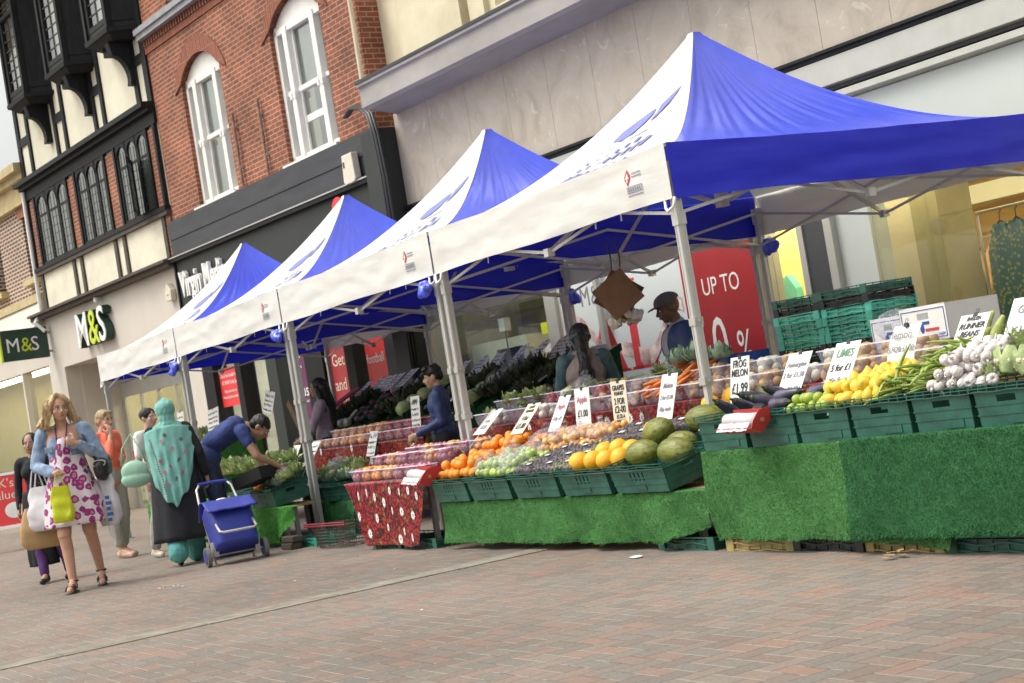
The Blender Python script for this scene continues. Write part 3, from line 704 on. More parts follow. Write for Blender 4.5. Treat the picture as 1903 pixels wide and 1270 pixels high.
F(S2).box((-12.1, -.16, 8.36), (-4.6, 0, 8.52)).box((-12.1, -.2, 8.46), (-4.6, 0, 8.56)).build('string_course', M['band_grey'], B2)
dt = F(S2)
s = -12.05
while s < -4.65: dt.box((s, -.06, 8.24), (s+.06, 0, 8.36)); s += .115
dt.box((-12.1, -.03, 8.12), (-4.6, 0, 8.24)); dt.build('dentil_course', M['brick_arch'], B2)
F(S2).box((-12.1, -.12, 4.76), (-4.55, .4, 5.08)).box((-12.1, -.105, 4.44), (-4.55, .4, 4.755)).build('fascia_panel', M['grey_fascia'], B2)
F(S2).box((-12.08, -.10, 2.75), (-4.75, .4, 4.36)).build('sign_board', M['sign_black'], B2)
F(S2).box((-12.1, -.20, 4.36), (-4.6, .3, 4.44)).box((-12.1, -.13, 2.7), (-12.04, .3, 4.36)).box((-4.85, -.13, 2.7), (-4.6, .3, 4.36)).build('sign_trim', M['black_paint'], B2)
F(S2).box((-12.1, -.215, 4.425), (-4.6, -.2, 4.445)).build('trim_edge', M['metal_frame'], B2)
F(S2).box((-4.55, -.3, 2.4), (-4.08, .3, 4.98)).box((-4.55, -.3, .0), (-4.08, .3, 2.4)).build('end_pier', M['sign_black'], B2)
vl = fthing('fascia_lettering', 'condensed white shop lettering on the black sign board, partly behind the farthest canopy', 'sign', -11.85, y=-.14, z=3.72)
text('letters', 'Virgin Media', .62, M['white_paint'], vl, (0, 0, 0), (R(90), 0, 0), .03, sx=.62, bold=.014)
text('slogan', "You're welcome", .2, M['poster_red'], vl, (5.1, 0, .3), (R(90), 0, 0), .01) if False else MB().lathe([(.19, 0), (.19, .05)], 24).build('roundel', M['poster_bright'], vl)
rr = [c for c in vl.children if c.name.startswith('roundel')][0]; rr.rotation_euler = (R(90), 0, 0); rr.location = (6.15, .0, .42)
# shopfront below: columns, glass, posters
cols = [(-12.1, -11.7, 'cream_panel'), (-11.68, -11.25, 'black_paint'), (-10.33, -10.12, 'black_paint'), (-9.12, -8.75, 'sign_black'), (-7.75, -7.15, 'black_paint'), (-6.42, -6.15, 'black_paint'), (-5.2, -4.9, 'grey_fascia'), (-4.88, -4.82, 'terracotta'), (-4.8, -4.56, 'sign_black')]
for a, b, mm in cols: F(S2).box((a, -.08, 0), (b, .2, 2.7)).build('column', M[mm], B2)
F(S2).box((-11.7, -.04, 2.42), (-4.9, .2, 2.75)).box((-11.7, -.04, 0), (-4.9, .2, .35)).build('shopfront_frame', M['alu_dark'], B2)
F(S2).box((-11.3, .05, .35), (-5.2, .06, 2.42)).build('shop_window', M['glass'], B2)
F(S2).add([(-12, 3, 0), (-4.7, 3, 0), (-4.7, 3, 2.7), (-12, 3, 2.7)], [(0,1,2,3)]).add([(-12, .3, .02), (-4.7, .3, .02), (-4.7, 3, .02), (-12, 3, .02)], [(0,1,2,3)]).build('interior', M['inside_white'], B2)
F(S2).box((-11.6, 1.2, 2.62), (-5.2, 1.7, 2.66)).build('ceiling_light', M['shop_lamp_cool'], B2)
F(S2).box((-12.25, .3, 0), (-12.15, 3.4, 3.3)).box((-4.42, .3, 0), (-4.36, 3, 3.3)).build('party_wall', M['inside_white'], B2)
def poster(name, label, a, b, z0, z1, mm, y=.02, lines=()):
    p = fthing(name, label, 'poster', a, y=y, z=z0)
    MB().box((0, -.006, 0), (b-a, 0, z1-z0)).build('sheet', M[mm], p)
    for body, size, x, z, m2, sx in lines:
        text('lettering', body, size, M[m2], p, (x, -.009, z), (R(90), 0, 0), .001, sx=sx)
    return p
poster('window_poster', 'red football poster in the leftmost bay of the black shopfront', -11.22, -10.36, 1.68, 2.34, 'poster_bright', lines=(('Get all the football from', .09, .06, .50, 'white_paint', .8), ('BT SPORT & Sky Sports', .09, .09, .38, 'white_paint', .8), ('Taking more than just', .07, .14, .24, 'white_paint', .8), ('all of our big kahuna bundles', .07, .05, .14, 'white_paint', .75)))
poster('window_poster', 'dark purple poster with white wording behind the middle leg of the red cloth stalls', -8.5, -7.76, .9, 2.34, 'poster_purple', lines=(('x', .42, .25, 1.15, 'white_paint', 1), ('plus', .28, .13, .70, 'white_paint', 1), ('everything. Real', .07, .1, .6, 'white_paint', 1), ('U', .3, .22, .12, 'card_cream', 1)))
poster('window_poster', 'dark red glass poster with large cream words beside the pink framed door', -7.1, -6.48, .9, 2.36, 'poster_red', lines=(('Get', .26, .08, 1.05, 'card_cream', 1), ('and', .26, .08, .68, 'card_cream', 1), ('or Kahuna', .08, .1, .5, 'card_cream', 1)))
poster('window_poster', 'bright red football poster at the right end of the black shopfront', -5.95, -5.22, 1.1, 2.38, 'poster_bright', lines=(('football', .20, .02, .78, 'white_paint', .85), ('our Big Kahuna', .09, .06, .42, 'white_paint', 1)))
for a, b in ((-9.4, -8.95), (-6.55, -5.98)):
    q = fthing('display_stand', 'pink lit frame with red panel inside the black shopfront, '+('left of the purple poster' if a < -8 else 'beside the large cream words'), 'display', a-.5, y=.35, z=0)
    MB().wall(0, b-a, .2, 2.36, [(.09, .3, b-a-.09, 2.25)], 0, .08).build('frame', M['poster_pink'], q)
    MB().box((.12, .03, .3), (b-a-.12, .05, 2.2)).build('panel', M['poster_bright'], q)
    MB().wall(.09, b-a-.09, .3, 2.25, [(.12, .33, b-a-.12, 2.21)], .01, .07).build('inner_frame', M['white_paint'], q)
# wall fixings
for s in (-8.95, -7.98):
    p = fthing('wall_bar', 'rusty vertical metal bar on the red brick wall, '+('left' if s < -8.5 else 'right')+' one of two', 'bar', s, y=-.03, z=5.12)
    MB().tube([(0, -.02, 0), (-.015, -.02, .5), (.01, -.025, .52), (0, -.02, 1.2)], .022, 6).build('rod', mat('rust', (.25, .16, .11), .8, .5, 12), p)
    MB().box((-.03, -.02, .3), (.03, .03, .34)).box((-.03, -.02, .95), (.03, .03, .99)).build('clip', M['alu_dark'], p)
al = fthing('alarm_box', 'cream burglar alarm box on the black fascia beside the downpipe', 'alarm box', -5.3, y=-.14, z=4.42)
MB().prism([(0, .04), (.05, 0), (.30, 0), (.35, .05), (.33, .42), (.04, .42)], -.11, 0).build('case', M['card_cream'], al, bevel=.012)
MB().box((.06, -.116, .24), (.1, -.11, .32)).build('lamp', M['black_plastic'], al); text('lettering', 'ADT', .07, M['print_red'], al, (.13, -.115, .12), (R(90), 0, 0), .001) if False else scribble if False else None
# downpipe and cables
dp = fthing('downpipe', 'thick black cables bending from the brick wall down beside the stone wall', 'pipe', -4.2, y=-.1, z=0)
for dx in (0, .07, -.07):
    MB().tube([(-.95+dx, -.02, 5.38), (-.72+dx, -.04, 5.46), (-.3+dx, -.12, 5.36), (.0+dx, -.2, 5.2), (.12+dx, -.22, 4.9), (.14+dx, -.2, 4.3), (.13+dx, -.2, 1.0)], .022 if dx else .032, 8).build('cable', M['black_plastic'], dp, smooth=True)
pp = fthing('wall_cable', 'thin pipe with peeling paint running down the joint between brick and cream walls', 'pipe', -4.62, y=-.05, z=5.6)
MB().tube([(0, -.03, 0), (0.01, -.03, 1.2), (0, -.04, 6)], .035, 8).build('pipe', M['cream_render'], pp)
# ---------------------------------------------------------------- cream building with the stone clad front
S3 = -4.05
B3 = fthing('cream_building', 'cream rendered building with projecting concrete cornice and stone clad shop front', 'building', S3)
F(S3).wall(-4.6, 9, 5.6, 12, [(-1.75, 6.0, -.85, 9.0), (.6, 6.0, 1.5, 9.0), (3.2, 6, 4.1, 9)], .35, .8).build('wall', M['cream_render'], B3)
pl_ = F(S3)
for a, b in ((-3.9, -2.35), (-.55, .3)): pl_.box((a, .2, 5.6), (b, .35, 12))
pl_.box((-2.25, .27, 5.6), (-1.9, .35, 12)).box((-.7, .27, 5.6), (-.6, .35, 12)); pl_.build('pilaster', M['cream_render'], B3)
for a in (-1.75, .6, 3.2):
    w = F(S3).wall(a, a+.9, 6.0, 9.0, [(a+.07, 6.08, a+.42, 8.9), (a+.48, 6.08, a+.83, 8.9)], .55, .62).build('window', M['window_white'], B3)
    F(S3).box((a+.05, .58, 6.05), (a+.85, .59, 8.9)).build('pane', M['glass_up'], w)
    F(S3).add([(a, .9, 6), (a+.9, .9, 6), (a+.9, .9, 9), (a, .9, 9)], [(0,1,2,3)]).build('interior', M['inside_dark'], w)
cn = F(S3); sec = [(.0, 5.14), (-.42, 5.22), (-.46, 5.20), (-.52, 5.24), (-.52, 5.5), (-.56, 5.52), (-.56, 5.58), (.35, 5.66), (.35, 5.14)]
cn.prism(sec, -3.98, 10, 'yz').build('cornice', mat('cornice_grey', (.36, .34, .31), .8, .14, 3, .2, 25, stretch=(.4, 1, 1)), B3)
F(S3).prism([(-.575, 5.56), (-.575, 5.60), (.34, 5.69), (.34, 5.64)], -3.99, 10, 'yz').build('lead_capping', M['grey_fascia'], B3)
st = F(S3); xs = [-4.05]+[-4.05+.0+.895*k for k in range(1, 16)]
edges = [-4.08, -3.2, -2.25, -1.35, -.465, .42, 1.3, 2.2, 3.1, 4.0, 4.9, 5.8, 6.7, 7.6, 9]
for a, b in zip(edges[:-1], edges[1:]): st.box((a+.0025, 0, 3.88), (b-.0025, .3, 5.16))
st.build('stone_cladding', M['stone_clad'], B3)
F(S3).box((-4.08, .02, 3.88), (9, .29, 5.15)).build('cladding_joint', M['metal_frame'], B3)
# head: dark moulding lines, channel, pale panel
F(S3).prism([(.05, 3.88), (-.06, 3.88), (-.06, 3.85), (-.03, 3.84), (-.03, 3.81), (.05, 3.80)], -4.08, 9, 'yz').build('dark_line', M['timber_black'], B3)
F(S3).prism([(.12, 3.80), (-.02, 3.80), (-.02, 3.55), (.05, 3.52), (.12, 3.52)], -4.08, 9, 'yz').build('head_panel', M['metal_frame'], B3)
F(S3).box((-4.08, .0, 3.49), (9, .1, 3.52)).build('dark_line', M['timber_black'], B3)
F(S3).prism([(.12, 3.49), (-.02, 3.47), (-.02, 3.41), (.12, 3.38)], -4.08, 9, 'yz').build('head_trim', M['metal_frame'], B3)
F(S3).box((-4.08, .08, 2.62), (2.9, .3, 3.38)).build('blind_box', M['inside_olive'], B3)
F(S3).box((3.7, .08, 2.62), (9, .3, 3.38)).build('fascia_glass', M['pale_panel'], B3)
# ground floor pillars and frames
F(S3).box((-4.08, -.02, 0), (-3.9, .3, 3.4)).build('mullion', M['metal_frame'], B3); F(S3).box((-1.3, .02, 0), (-1.08, .2, 2.7)).build('mullion', M['metal_frame'], B3)
F(S3).box((-.20, -.03, 0), (-.13, .03, 2.7)).build('mullion', M['metal_frame'], B3)
for a, b in ((2.58, 2.72), (3.24, 3.32), (3.62, 3.72)): F(S3).box((a, -.02, 0), (b, .2, 2.7)).build('mullion', M['metal_frame'], B3)
F(S3).box((3.32, -.0, 0), (3.62, .3, 3.4)).build('granite_pier', M['granite'], B3)
F(S3).box((3.72, .06, 0), (4.16, .3, 2.62)).build('panel', M['pale_panel'], B3)
F(S3).box((-3.9, .1, 0), (9, .3, .25)).build('plinth', M['granite'], B3)
F(S3).box((-3.9, .1, .25), (-1.3, .11, 2.65)).build('shop_window', M['glass'], B3)
F(S3).box((2.72, .1, .25), (3.24, .11, 2.65)).build('shop_window', M['glass'], B3)
F(S3).box((4.16, .1, .25), (9, .11, 2.65)).build('shop_window', M['glass'], B3)
# interiors
F(S3).add([(-3.9, 3, 0), (-1.05, 3, 0), (-1.05, 3, 3.3), (-3.9, 3, 3.3)], [(0,1,2,3)]).add([(-3.9, .3, 2.9), (-1.05, .3, 2.9), (-1.05, 3, 2.9), (-3.9, 3, 2.9)], [(0,1,2,3)]).build('interior', M['inside_dark'], B3)
F(S3).box((-3.6, 2.2, 0), (-3.0, 2.9, 2.2)).box((-3.85, 1.4, 2.0), (-1.2, 1.95, 2.35)).build('inner_wall', M['inside_olive'], B3)
F(S3).add([(.3, 1.2, 0), (3.3, 1.2, 0), (3.3, 1.2, 2.7), (.3, 1.2, 2.7)], [(0,1,2,3)]).build('display_back', M['inside_yellow'], B3)
F(S3).box((.3, .3, 2.66), (3.3, 1.2, 2.7)).box((1.6, .5, 2.6), (3.1, .6, 2.64)).build('ceiling_light', M['shop_lamp'], B3)
F(S3).prism([(1.9, .3), (2.25, .3), (2.15, 1.75), (2.05, 1.9), (1.92, 1.85)], .9, 1.0).build('display_cloth', M['green_crate_bright'], B3)
F(S3).box((3.3, .8, 0), (4.02, .86, 2.7)).build('display_back', M['inside_pale'], B3)
F(S3).box((4.02, .8, 0), (4.36, 1.3, 2.7)).build('display_column', M['inside_olive'], B3)
F(S3).add([(-.5, 4.5, 0), (9.5, 4.5, 0), (9.5, 4.5, 3.3), (-.5, 4.5, 3.3)], [(0,1,2,3)]).box((3.3, .35, 2.66), (9.5, 4.5, 2.7)).box((-.6, 1.3, 2.66), (3.3, 4.5, 2.7)).box((-.6, 1.3, 0), (-.5, 4.5, 2.7)).box((4.4, 1.5, 0), (9.5, 4.5, .02)).build('interior', M['inside_yellow'], B3)
F(S3).box((1.0, 1.9, 2.6), (9, 2.1, 2.64)).box((3.5, .5, 2.6), (9, .6, 2.64)).build('ceiling_light', M['shop_lamp'], B3)
F(S3).box((-.4, 3.9, 2.45), (9, 4.0, 2.66)).build('lit_pelmet', mat('lit_pelmet', (.9, .8, .45), emit=.9), B3)
# fridge like cabinet, notice cards and lamp seen through the left window
cb = fthing('display_cabinet', 'white glass fronted cabinet inside the dim shop window behind the price cards', 'cabinet', -3.85, y=.5)
MB().wall(0, 1.35, 1.1, 1.85, [(.62, 1.25, 1.25, 1.72)], 0, .4).build('case', M['inside_white'], cb)
MB().box((.6, .1, 1.2), (1.3, .12, 1.8)).build('screen', M['blue_card'], cb); MB().box((.05, .1, 0), (1.3, .35, 1.1)).build('base', M['inside_dark'], cb)
fl = fthing('shop_lamp', 'small white box lamp on a thin pole inside the dim shop window', 'lamp', -2.95, y=.5)
MB().box((-.07, -.05, 1.95), (.07, .05, 2.12)).build('shade', M['white_plastic'], fl); MB().tube([(0, 0, 0), (0, 0, 1.95)], .012).build('pole', M['black_plastic'], fl); MB().lathe([(.12, 0), (.12, .02)], 16).build('foot', M['black_plastic'], fl)
for z, mm, nm in ((1.78, 'lime', 'topmost, lime'), (1.55, 'card', 'middle, white'), (1.32, 'card_cream', 'lowest, cream')):
    q = fthing('notice_card', nm+' notice card in the column stuck inside the dim shop window', 'notice', -1.52, y=.09, z=z)
    MB().box((-.02, -.003, 0), (.12, 0, .14)).build('card', M[mm], q)
# posters in the big window
wp = poster('sale_poster', 'white sale poster with tall red letters and ribbon behind the stall holders', -1.07, 1.28, .3, 2.62, 'poster_white', y=.08)
text('lettering', 'M', .33, M['ink_grey'], wp, (.44, -.009, 1.70), (R(90), 0, 0), .001, sx=.8); text('lettering', '&', .33, M['ink_grey'], wp, (.66, -.009, 1.70), (R(90), 0, 0), .001, sx=.8); text('lettering', 'S', .33, M['ink_grey'], wp, (.84, -.009, 1.70), (R(90), 0, 0), .001, sx=.8)
def serif(par, strokes, m):
    q = MB()
    for s_ in strokes: q.prism(s_, -.009, -.006)
    return q.build('sale_letter', m, par)
def rect(a, b, w): # slanted stroke
    return [(a[0]-w/2, a[1]), (a[0]+w/2, a[1]), (b[0]+w/2, b[1]), (b[0]-w/2, b[1])]
bz, tz = .86, 1.50
serif(wp, [rect((.52, bz), (.80, tz), .05), rect((1.10, bz), (.82, tz), .13), [(.62, bz+.2), (1.02, bz+.2), (1.02, bz+.25), (.62, bz+.25)], [(.98, bz), (1.22, bz), (1.2, bz+.03), (1.0, bz+.03)], [(.43, bz), (.62, bz), (.60, bz+.03), (.45, bz+.03)]], M['sale_red'])
serif(wp, [[(1.30, bz), (1.44, bz), (1.44, tz+.4), (1.30, tz+.4)], [(1.24, bz), (1.74, bz), (1.74, bz+.05), (1.24, bz+.03)], [(1.70, bz), (1.78, bz+.26), (1.74, bz+.26), (1.64, bz+.05)], [(1.24, tz+.37), (1.52, tz+.37), (1.52, tz+.4), (1.24, tz+.4)]], M['sale_red'])
sS = [(.12+.17*math.sin(a*1.0)*(1 if a < 3.1 else 1), 0) for a in ()]
q = MB(); pts = []
for i in range(25):
    a = i/24; ang = R(40+ (a*2)*250) if a < .5 else R(290-(a-.5)*2*250)
    cz = tz-.26 if a < .5 else bz+.26
    pts.append(V((.25+.17*math.cos(ang), -.008, cz+.25*math.sin(ang))))
q.tube(pts, .035, 6).build('sale_letter', M['sale_red'], wp)
# ribbon winding in front
q = MB()
def rib(u, v):
    x = .05+u*2.25; z = 1.2+.22*math.sin(u*7.5+.4)+.1*math.sin(u*15)
    w = .045+.05*abs(math.sin(u*6+1))
    return V((x, -.012-.004*math.sin(u*9), z+(v-.5)*w*2))
q.grid(rib, 60, 4).build('ribbon', M['ribbon'], wp)
rp_ = poster('sale_poster', 'red percentage discount poster behind the front tent leg', 1.30, 2.56, .3, 2.62, 'poster_red', y=.06, lines=(('UP TO', .27, .31, 1.52, 'white_paint', .78), ('5', .86, .02, .68, 'white_paint', .62), ('0', .86, .34, .68, 'white_paint', .62), ('%', .56, .73, .70, 'white_paint', .62), ('OFF', .62, .22, .17, 'white_paint', .78)))
# clothes rail displays in the right window
def garment(label, s, y, z, w, h, mm, hang=True, flare=1.15, name='garment'):
    g = fthing(name, label, 'clothes', s, y=y, z=z)
    def fn(u, v):
        a = 2*math.pi*u; ww = w/2*(1+(flare-1)*v); sh = .35+.65*min(1, v*5)
        fold = 1+.12*math.sin(a*7+v*3)
        return V((ww*sh*math.cos(a)*fold, .09*math.sin(a)*fold, -h*v))
    MB().grid(fn, 40, 14, closed_u=True).build('cloth', M[mm], g, smooth=True)
    hg = MB().tube([(-w*.4, 0, -.07), (0, 0, .03), (w*.4, 0, -.07)], .012, 6).tube([(0, 0, .03), (0, 0, .1), (.03, 0, .13), (.0, 0, .16)], .006, 6); hg.build('hanger', M['black_plastic'], g)
    return g
mk('dress_dark', (.02, .02, .025), .8, .9, 18, col2=(.12, .10, .07)); mk('dress_peach', (.75, .42, .17), .8, .08, 3)
M['dress_print'] = spotmat('dress_print', (.03, .12, .13), (.22, .25, .05), 24, .42, spot2=(.3, .4, .38)); mk('dress_fade', (.06, .05, .07), .8, .3, 2, col2=(.7, .45, .2), thr=(.4, .6))
rl = fthing('clothes_rail', 'chrome clothes rail in the lit shop window at the right edge', 'rail', 4.75, y=1.6)
MB().tube([(-.6, 0, 0), (-.6, 0, 2.15), (1.8, 0, 2.15), (1.8, 0, 0)], .02, 8).build('rail', M['alu'], rl); MB().box((-.9, -.25, 0), (-.3, .25, .02)).box((1.5, -.25, 0), (2.1, .25, .02)).build('foot', M['alu'], rl)
for i, x in enumerate((4.42, 4.62, 4.82, 5.02)): garment(('green and blue patterned strappy dress nearest the left end of the chrome rail', 'green and blue patterned dress second along the chrome rail', 'green and blue patterned dress third along the chrome rail', 'green and blue patterned dress at the right end of the chrome rail')[i], x, 1.6, 2.0, .34, 1.25, 'dress_print')
r2 = fthing('clothes_rail', 'low rail on the back wall of the lit shop holding peach tops', 'rail', 2.2, y=3.4)
MB().tube([(-.6, 0, 0), (-.6, 0, 2.0), (2.6, 0, 2.0), (2.6, 0, 0)], .02, 8).build('rail', M['alu'], r2)
for i, (x, mm, h, w, lb) in enumerate(((1.9, 'dress_dark', 1.3, .34, 'long dark dress at the left end of the back rail'), (2.2, 'dress_peach', .62, .42, 'plain peach top on the back rail beside the long dark dress'), (2.6, 'dress_fade', .75, .42, 'top fading from peach to dark on the back rail'), (2.95, 'dress_fade', .75, .42, 'second fading top hanging on the back rail near the chrome rail'))): garment(lb, x, 3.3, 1.9, w, h, mm)
# ================================================================ market canopies
TX, TY, TS, HX_, HY_ = -8.6, 6.23, 3.5, 1.735, 1.71
ZB, ZT, ZA = 2.193, 2.557, 3.727
def roof(side, u, t, seed=0):
    """point on the canopy: u across the panel (-1..1), t from apex (0) to eave (1)"""
    g = (1-t)**(1.78+.28*(1-u*u))
    g = g if t > .03 else g-.02*(1-t/.03)
    z = ZT+(ZA-ZT)*g-.018*(1-u*u)*t
    tt = max(t, .02)
    a, b = {'f': (u*HX_*tt, -HY_*tt), 'b': (-u*HX_*tt, HY_*tt), 'r': (HX_*tt, u*HY_*tt), 'l': (-HX_*tt, -u*HY_*tt)}[side]
    w = .009*noise.noise(V((u*13+seed, t*2.2, 3)))*min(1, t*2)*(1-t**6)+.006*noise.noise(V((a*3+seed, b*3, z*3)))*(1-abs(u))*min(1, t*3)
    return V((a, b, z+w))
def valance(side, u, v, seed=0):
    p = roof(side, u, 1, seed)
    n = {'f': V((0,-1,0)), 'b': V((0,1,0)), 'r': V((1,0,0)), 'l': V((-1,0,0))}[side]
    w = .009*math.sin(v*9+u*4+3*noise.noise(V((u*2+seed, v*2, seed))))*(.2+.9*abs(noise.noise(V((u*3, seed, 0)))))+.006*noise.noise(V((u*6+seed, v*5, 1)))
    edge = max(0, 1-(1-abs(u))*14)
    return V((p.x, p.y, p.z*(1-v)+(ZB-.006*math.sin(u*5+seed))*v))+n*(.012+w*(1-edge))
def printed(mb, polys, seed):
    """flat print shapes (in metres, a across, b up the slope) laid on the front panel"""
    for poly in polys:
        n = len(poly); vs = []
        for a, b in poly:
            t = .93-b/2.05; p = roof('f', max(-1, min(1, a/(HX_*t))), t, seed); vs.append(V((a, p.y, p.z))+V((0, -.004, .007)))
        mb.add(vs, [tuple(range(n))])
def densify(mb, seed, me):
    vs = [V(v.co) for v in me.vertices]; out = []
    for v in vs:
        t = .93-v.y/2.05; p = roof('f', max(-1, min(1, v.x/(HX_*t))), t, seed); out.append(V((v.x, p.y-.004, p.z+.007)))
    mb.add(out, [tuple(p.vertices) for p in me.polygons])
def canopy(k, label):
    cx = TX-HX_-.015-TS*k; cy = TY+HY_
    T = thing('market_canopy', label, 'canopy', (cx, cy, 0), 0, 'blue and white pitched market canopies')
    for side, nm in (('f', 'white_canvas'), ('b', 'white_canvas'), ('l', 'blue_vinyl'), ('r', 'blue_vinyl')):
        mb = MB().grid(lambda i, j: roof(side, -1+2*i, .004+.996*j, k*3.1), 90, 40); mb.build('canopy_panel', M[nm], T, smooth=True)
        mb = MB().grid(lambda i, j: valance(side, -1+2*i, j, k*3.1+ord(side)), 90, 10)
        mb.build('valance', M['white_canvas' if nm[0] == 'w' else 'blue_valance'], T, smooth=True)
    for sx in (-1, 1):
        for sy in (-1, 1):
            x, y = sx*(HX_-.045), sy*(HY_-.045); lg = MB()
            lg.box((x-.026, y-.026, 1.0), (x+.026, y+.026, 2.42)).box((x-.02, y-.02, .02), (x+.02, y+.02, 1.02))
            for dx, dy in ((-.017, 0), (.017, 0)): lg.box((x+dx-.005, y-.030, 1.0), (x+dx+.005, y+.030, 2.4)).box((x-.030, y+dx-.005, 1.0), (x+.030, y+dx+.005, 2.4))
            l = lg.build('leg', M['alu'], T)
            for z in (.97, 1.36): MB().box((x-.034, y-.034, z), (x+.034, y+.034, z+.05)).box((x-.05, y-.01, z+.02), (x+.05, y+.01, z+.035)).build('collar', M['metal_frame'], l)
            MB().box((x-.05, y-.05, 0), (x+.05, y+.05, .012)).box((x-.022, y-.022, .012), (x+.022, y+.022, .09)).build('foot', M['alu_dark'], l)
            MB().box((x-.036, y-.036, 2.30), (x+.036, y+.036, 2.44)).build('bracket', M['alu'], l)
            MB().box((x-.034, y-.034, 2.02), (x+.034, y+.034, 2.10)).build('bracket', M['alu'], l)
    zl, zh = 2.10, 2.40; hx, hy = HX_-.06, HY_-.06
    for sy in (-1, 1):
        b = MB()
        for a, c in ((-hx, 0), (0, hx)):
            b.bar((a, sy*hy-.012, zh), (c, sy*hy-.012, zl), .010, .022); b.bar((a, sy*hy+.012, zl), (c, sy*hy+.012, zh), .010, .022)
        b.box((-.03, sy*hy-.03, zl-.03), (.03, sy*hy+.03, zl+.03)).build('truss', M['alu'], T)
    for sx in (-1, 1):
        b = MB()
        for a, c in ((-hy, 0), (0, hy)):
            b.bar((sx*hx-.012, a, zh), (sx*hx-.012, c, zl), .010, .022); b.bar((sx*hx+.012, a, zl), (sx*hx+.012, c, zh), .010, .022)
        b.box((sx*hx-.03, -.03, zl-.03), (sx*hx+.03, .03, zl+.03)).build('truss', M['alu'], T)
    b = MB()
    for dx, dy in ((hx, 0), (-hx, 0), (0, hy), (0, -hy)):
        b.bar((dx, dy, zl), (dx*.5, dy*.5, 2.62), .014, .03); b.bar((dx*.5, dy*.5, 2.62), (dx*.05, dy*.05, 2.35), .014, .03)
    b.box((-.04, -.04, 2.3), (.04, .04, 2.44)); b.build('cross_truss', M['alu'], T)
    MB().box((-.02, -.02, 2.4), (.02, .02, ZA-.1)).build('centre_pole', M['alu'], T)
    for x in (-hx*.62, hx*.35, hx*.55): MB().grid(lambda u, v: V((x+.02*u, -hy+.05+.01*math.sin(v*3), 2.5-.33*v)), 1, 4).build('strap', M['white_plastic'], T)
    # tie loops at the front corners
    for sx in (-1, 1): MB().tube([(sx*(HX_-.1), -HY_-.0, 2.2), (sx*(HX_-.09), -HY_-.01, 2.14), (sx*(HX_-.045), -HY_-.03, 2.115), (sx*(HX_-.0), -HY_-.01, 2.14), (sx*(HX_+.01), -HY_, 2.2)], .011, 6).build('tie_loop', M['white_plastic'], T, smooth=True)
    # printed emblem: sail over an arched bridge, with two words
    pr = MB(); sail = []
    P = lambda *a: list(a)
    printed(pr, [P((-.28, 1.02), (-.24, 1.12), (-.10, 1.21), (.07, 1.28), (.09, 1.22), (.03, 1.12), (-.05, 1.04), (-.16, 1.0)), P((.12, 1.29), (.34, 1.38), (.29, 1.27), (.19, 1.17), (.11, 1.13), (.14, 1.22))], k*3.1)
    for i in range(8):
        x = -.42+i*.11; w = .03+.006*i; h = .05+.012*i; z = .66+.012*i
        printed(pr, [P((x, z), (x+w, z), (x+w+.015, z+h), (x+.015, z+h))], k*3.1)
        if i < 6: printed(pr, [P((x+.02, z+h+.05), (x+.02+w, z+h+.05), (x+.03+w, z+h*1.6+.05), (x+.03, z+h*1.6+.05))], k*3.1)
    printed(pr, [P((-.36, .90), (-.1, .93), (-.1, .94), (-.36, .91)), P((-.05, .96), (.2, 1.02), (.2, 1.035), (-.05, .975)), P((-.42, .36), (.1, .36), (.12, .40), (-.40, .385)), P((.1, .37), (.36, .40), (.36, .41), (.1, .39))], k*3.1)
    for body, size, z, x in (('BEDFORD', .23, .44, -.44), ('MARKETS', .23, .14, -.44)):
        o = text('tmp', body, size, M['logo_blue'], None, (0, 0, 0), (0, 0, 0), 0, sx=.86, bold=.006)
        me = o.data
        for v in me.vertices: v.co.x += x; v.co.y += z
        densify(pr, k*3.1, me); bpy.data.objects.remove(o)
    pr.build('printed_emblem', M['logo_blue'], T)
    # small safety label on the front valance
    x0 = HX_-.50
    def onval(mb, off):
        for v in mb.v:
            p = valance('f', v.x/HX_, (ZT-v.z)/(ZT-ZB), k*3.1+ord('f')); v.y = p.y-off
        return mb
    yv = 0
    lb = MB(); lb.add([(x0, 0, ZT-.13), (x0+.035, 0, ZT-.085), (x0+.07, 0, ZT-.13), (x0+.07, 0, ZT-.15), (x0+.035, 0, ZT-.20), (x0, 0, ZT-.15)], [(0,1,2,3,4,5)]); onval(lb, .004).build('label_symbol', M['print_red'], T)
    onval(MB().add([(x0+.012, 0, ZT-.15), (x0+.035, 0, ZT-.11), (x0+.058, 0, ZT-.15), (x0+.042, 0, ZT-.15), (x0+.042, 0, ZT-.175), (x0+.028, 0, ZT-.175), (x0+.028, 0, ZT-.15)], [(0,1,2,3,4,5,6)]), .007).build('label_arrow', M['white_canvas'], T)
    lb = MB()
    for i in range(2): lb.box((x0+.085, 0, ZT-.125-.022*i), (x0+.20, 0, ZT-.118-.022*i))
    lb.wall(x0+.02, x0+.20, ZT-.25, ZT-.205, [(x0+.026, ZT-.244, x0+.194, ZT-.211)], 0, 0)
    for i in range(6): lb.box((x0+.035+.026*i, 0, ZT-.24), (x0+.05+.026*i, 0, ZT-.215))
    onval(lb.box((x0+.02, 0, ZT-.27), (x0+.20, 0, ZT-.263)), .005).build('label_print', M['print_grey'], T)
    return T
canopy(0, 'nearest and largest pitched canopy, white front and blue side, above the melons and lemons')
canopy(1, 'second nearest pitched canopy, above the oranges and the red strawberry cloth')
canopy(2, 'third pitched canopy from the front, its blue slope crossing the black shop sign')
canopy(3, 'farthest and smallest pitched canopy, above the shoppers beside the pale shop entrance')
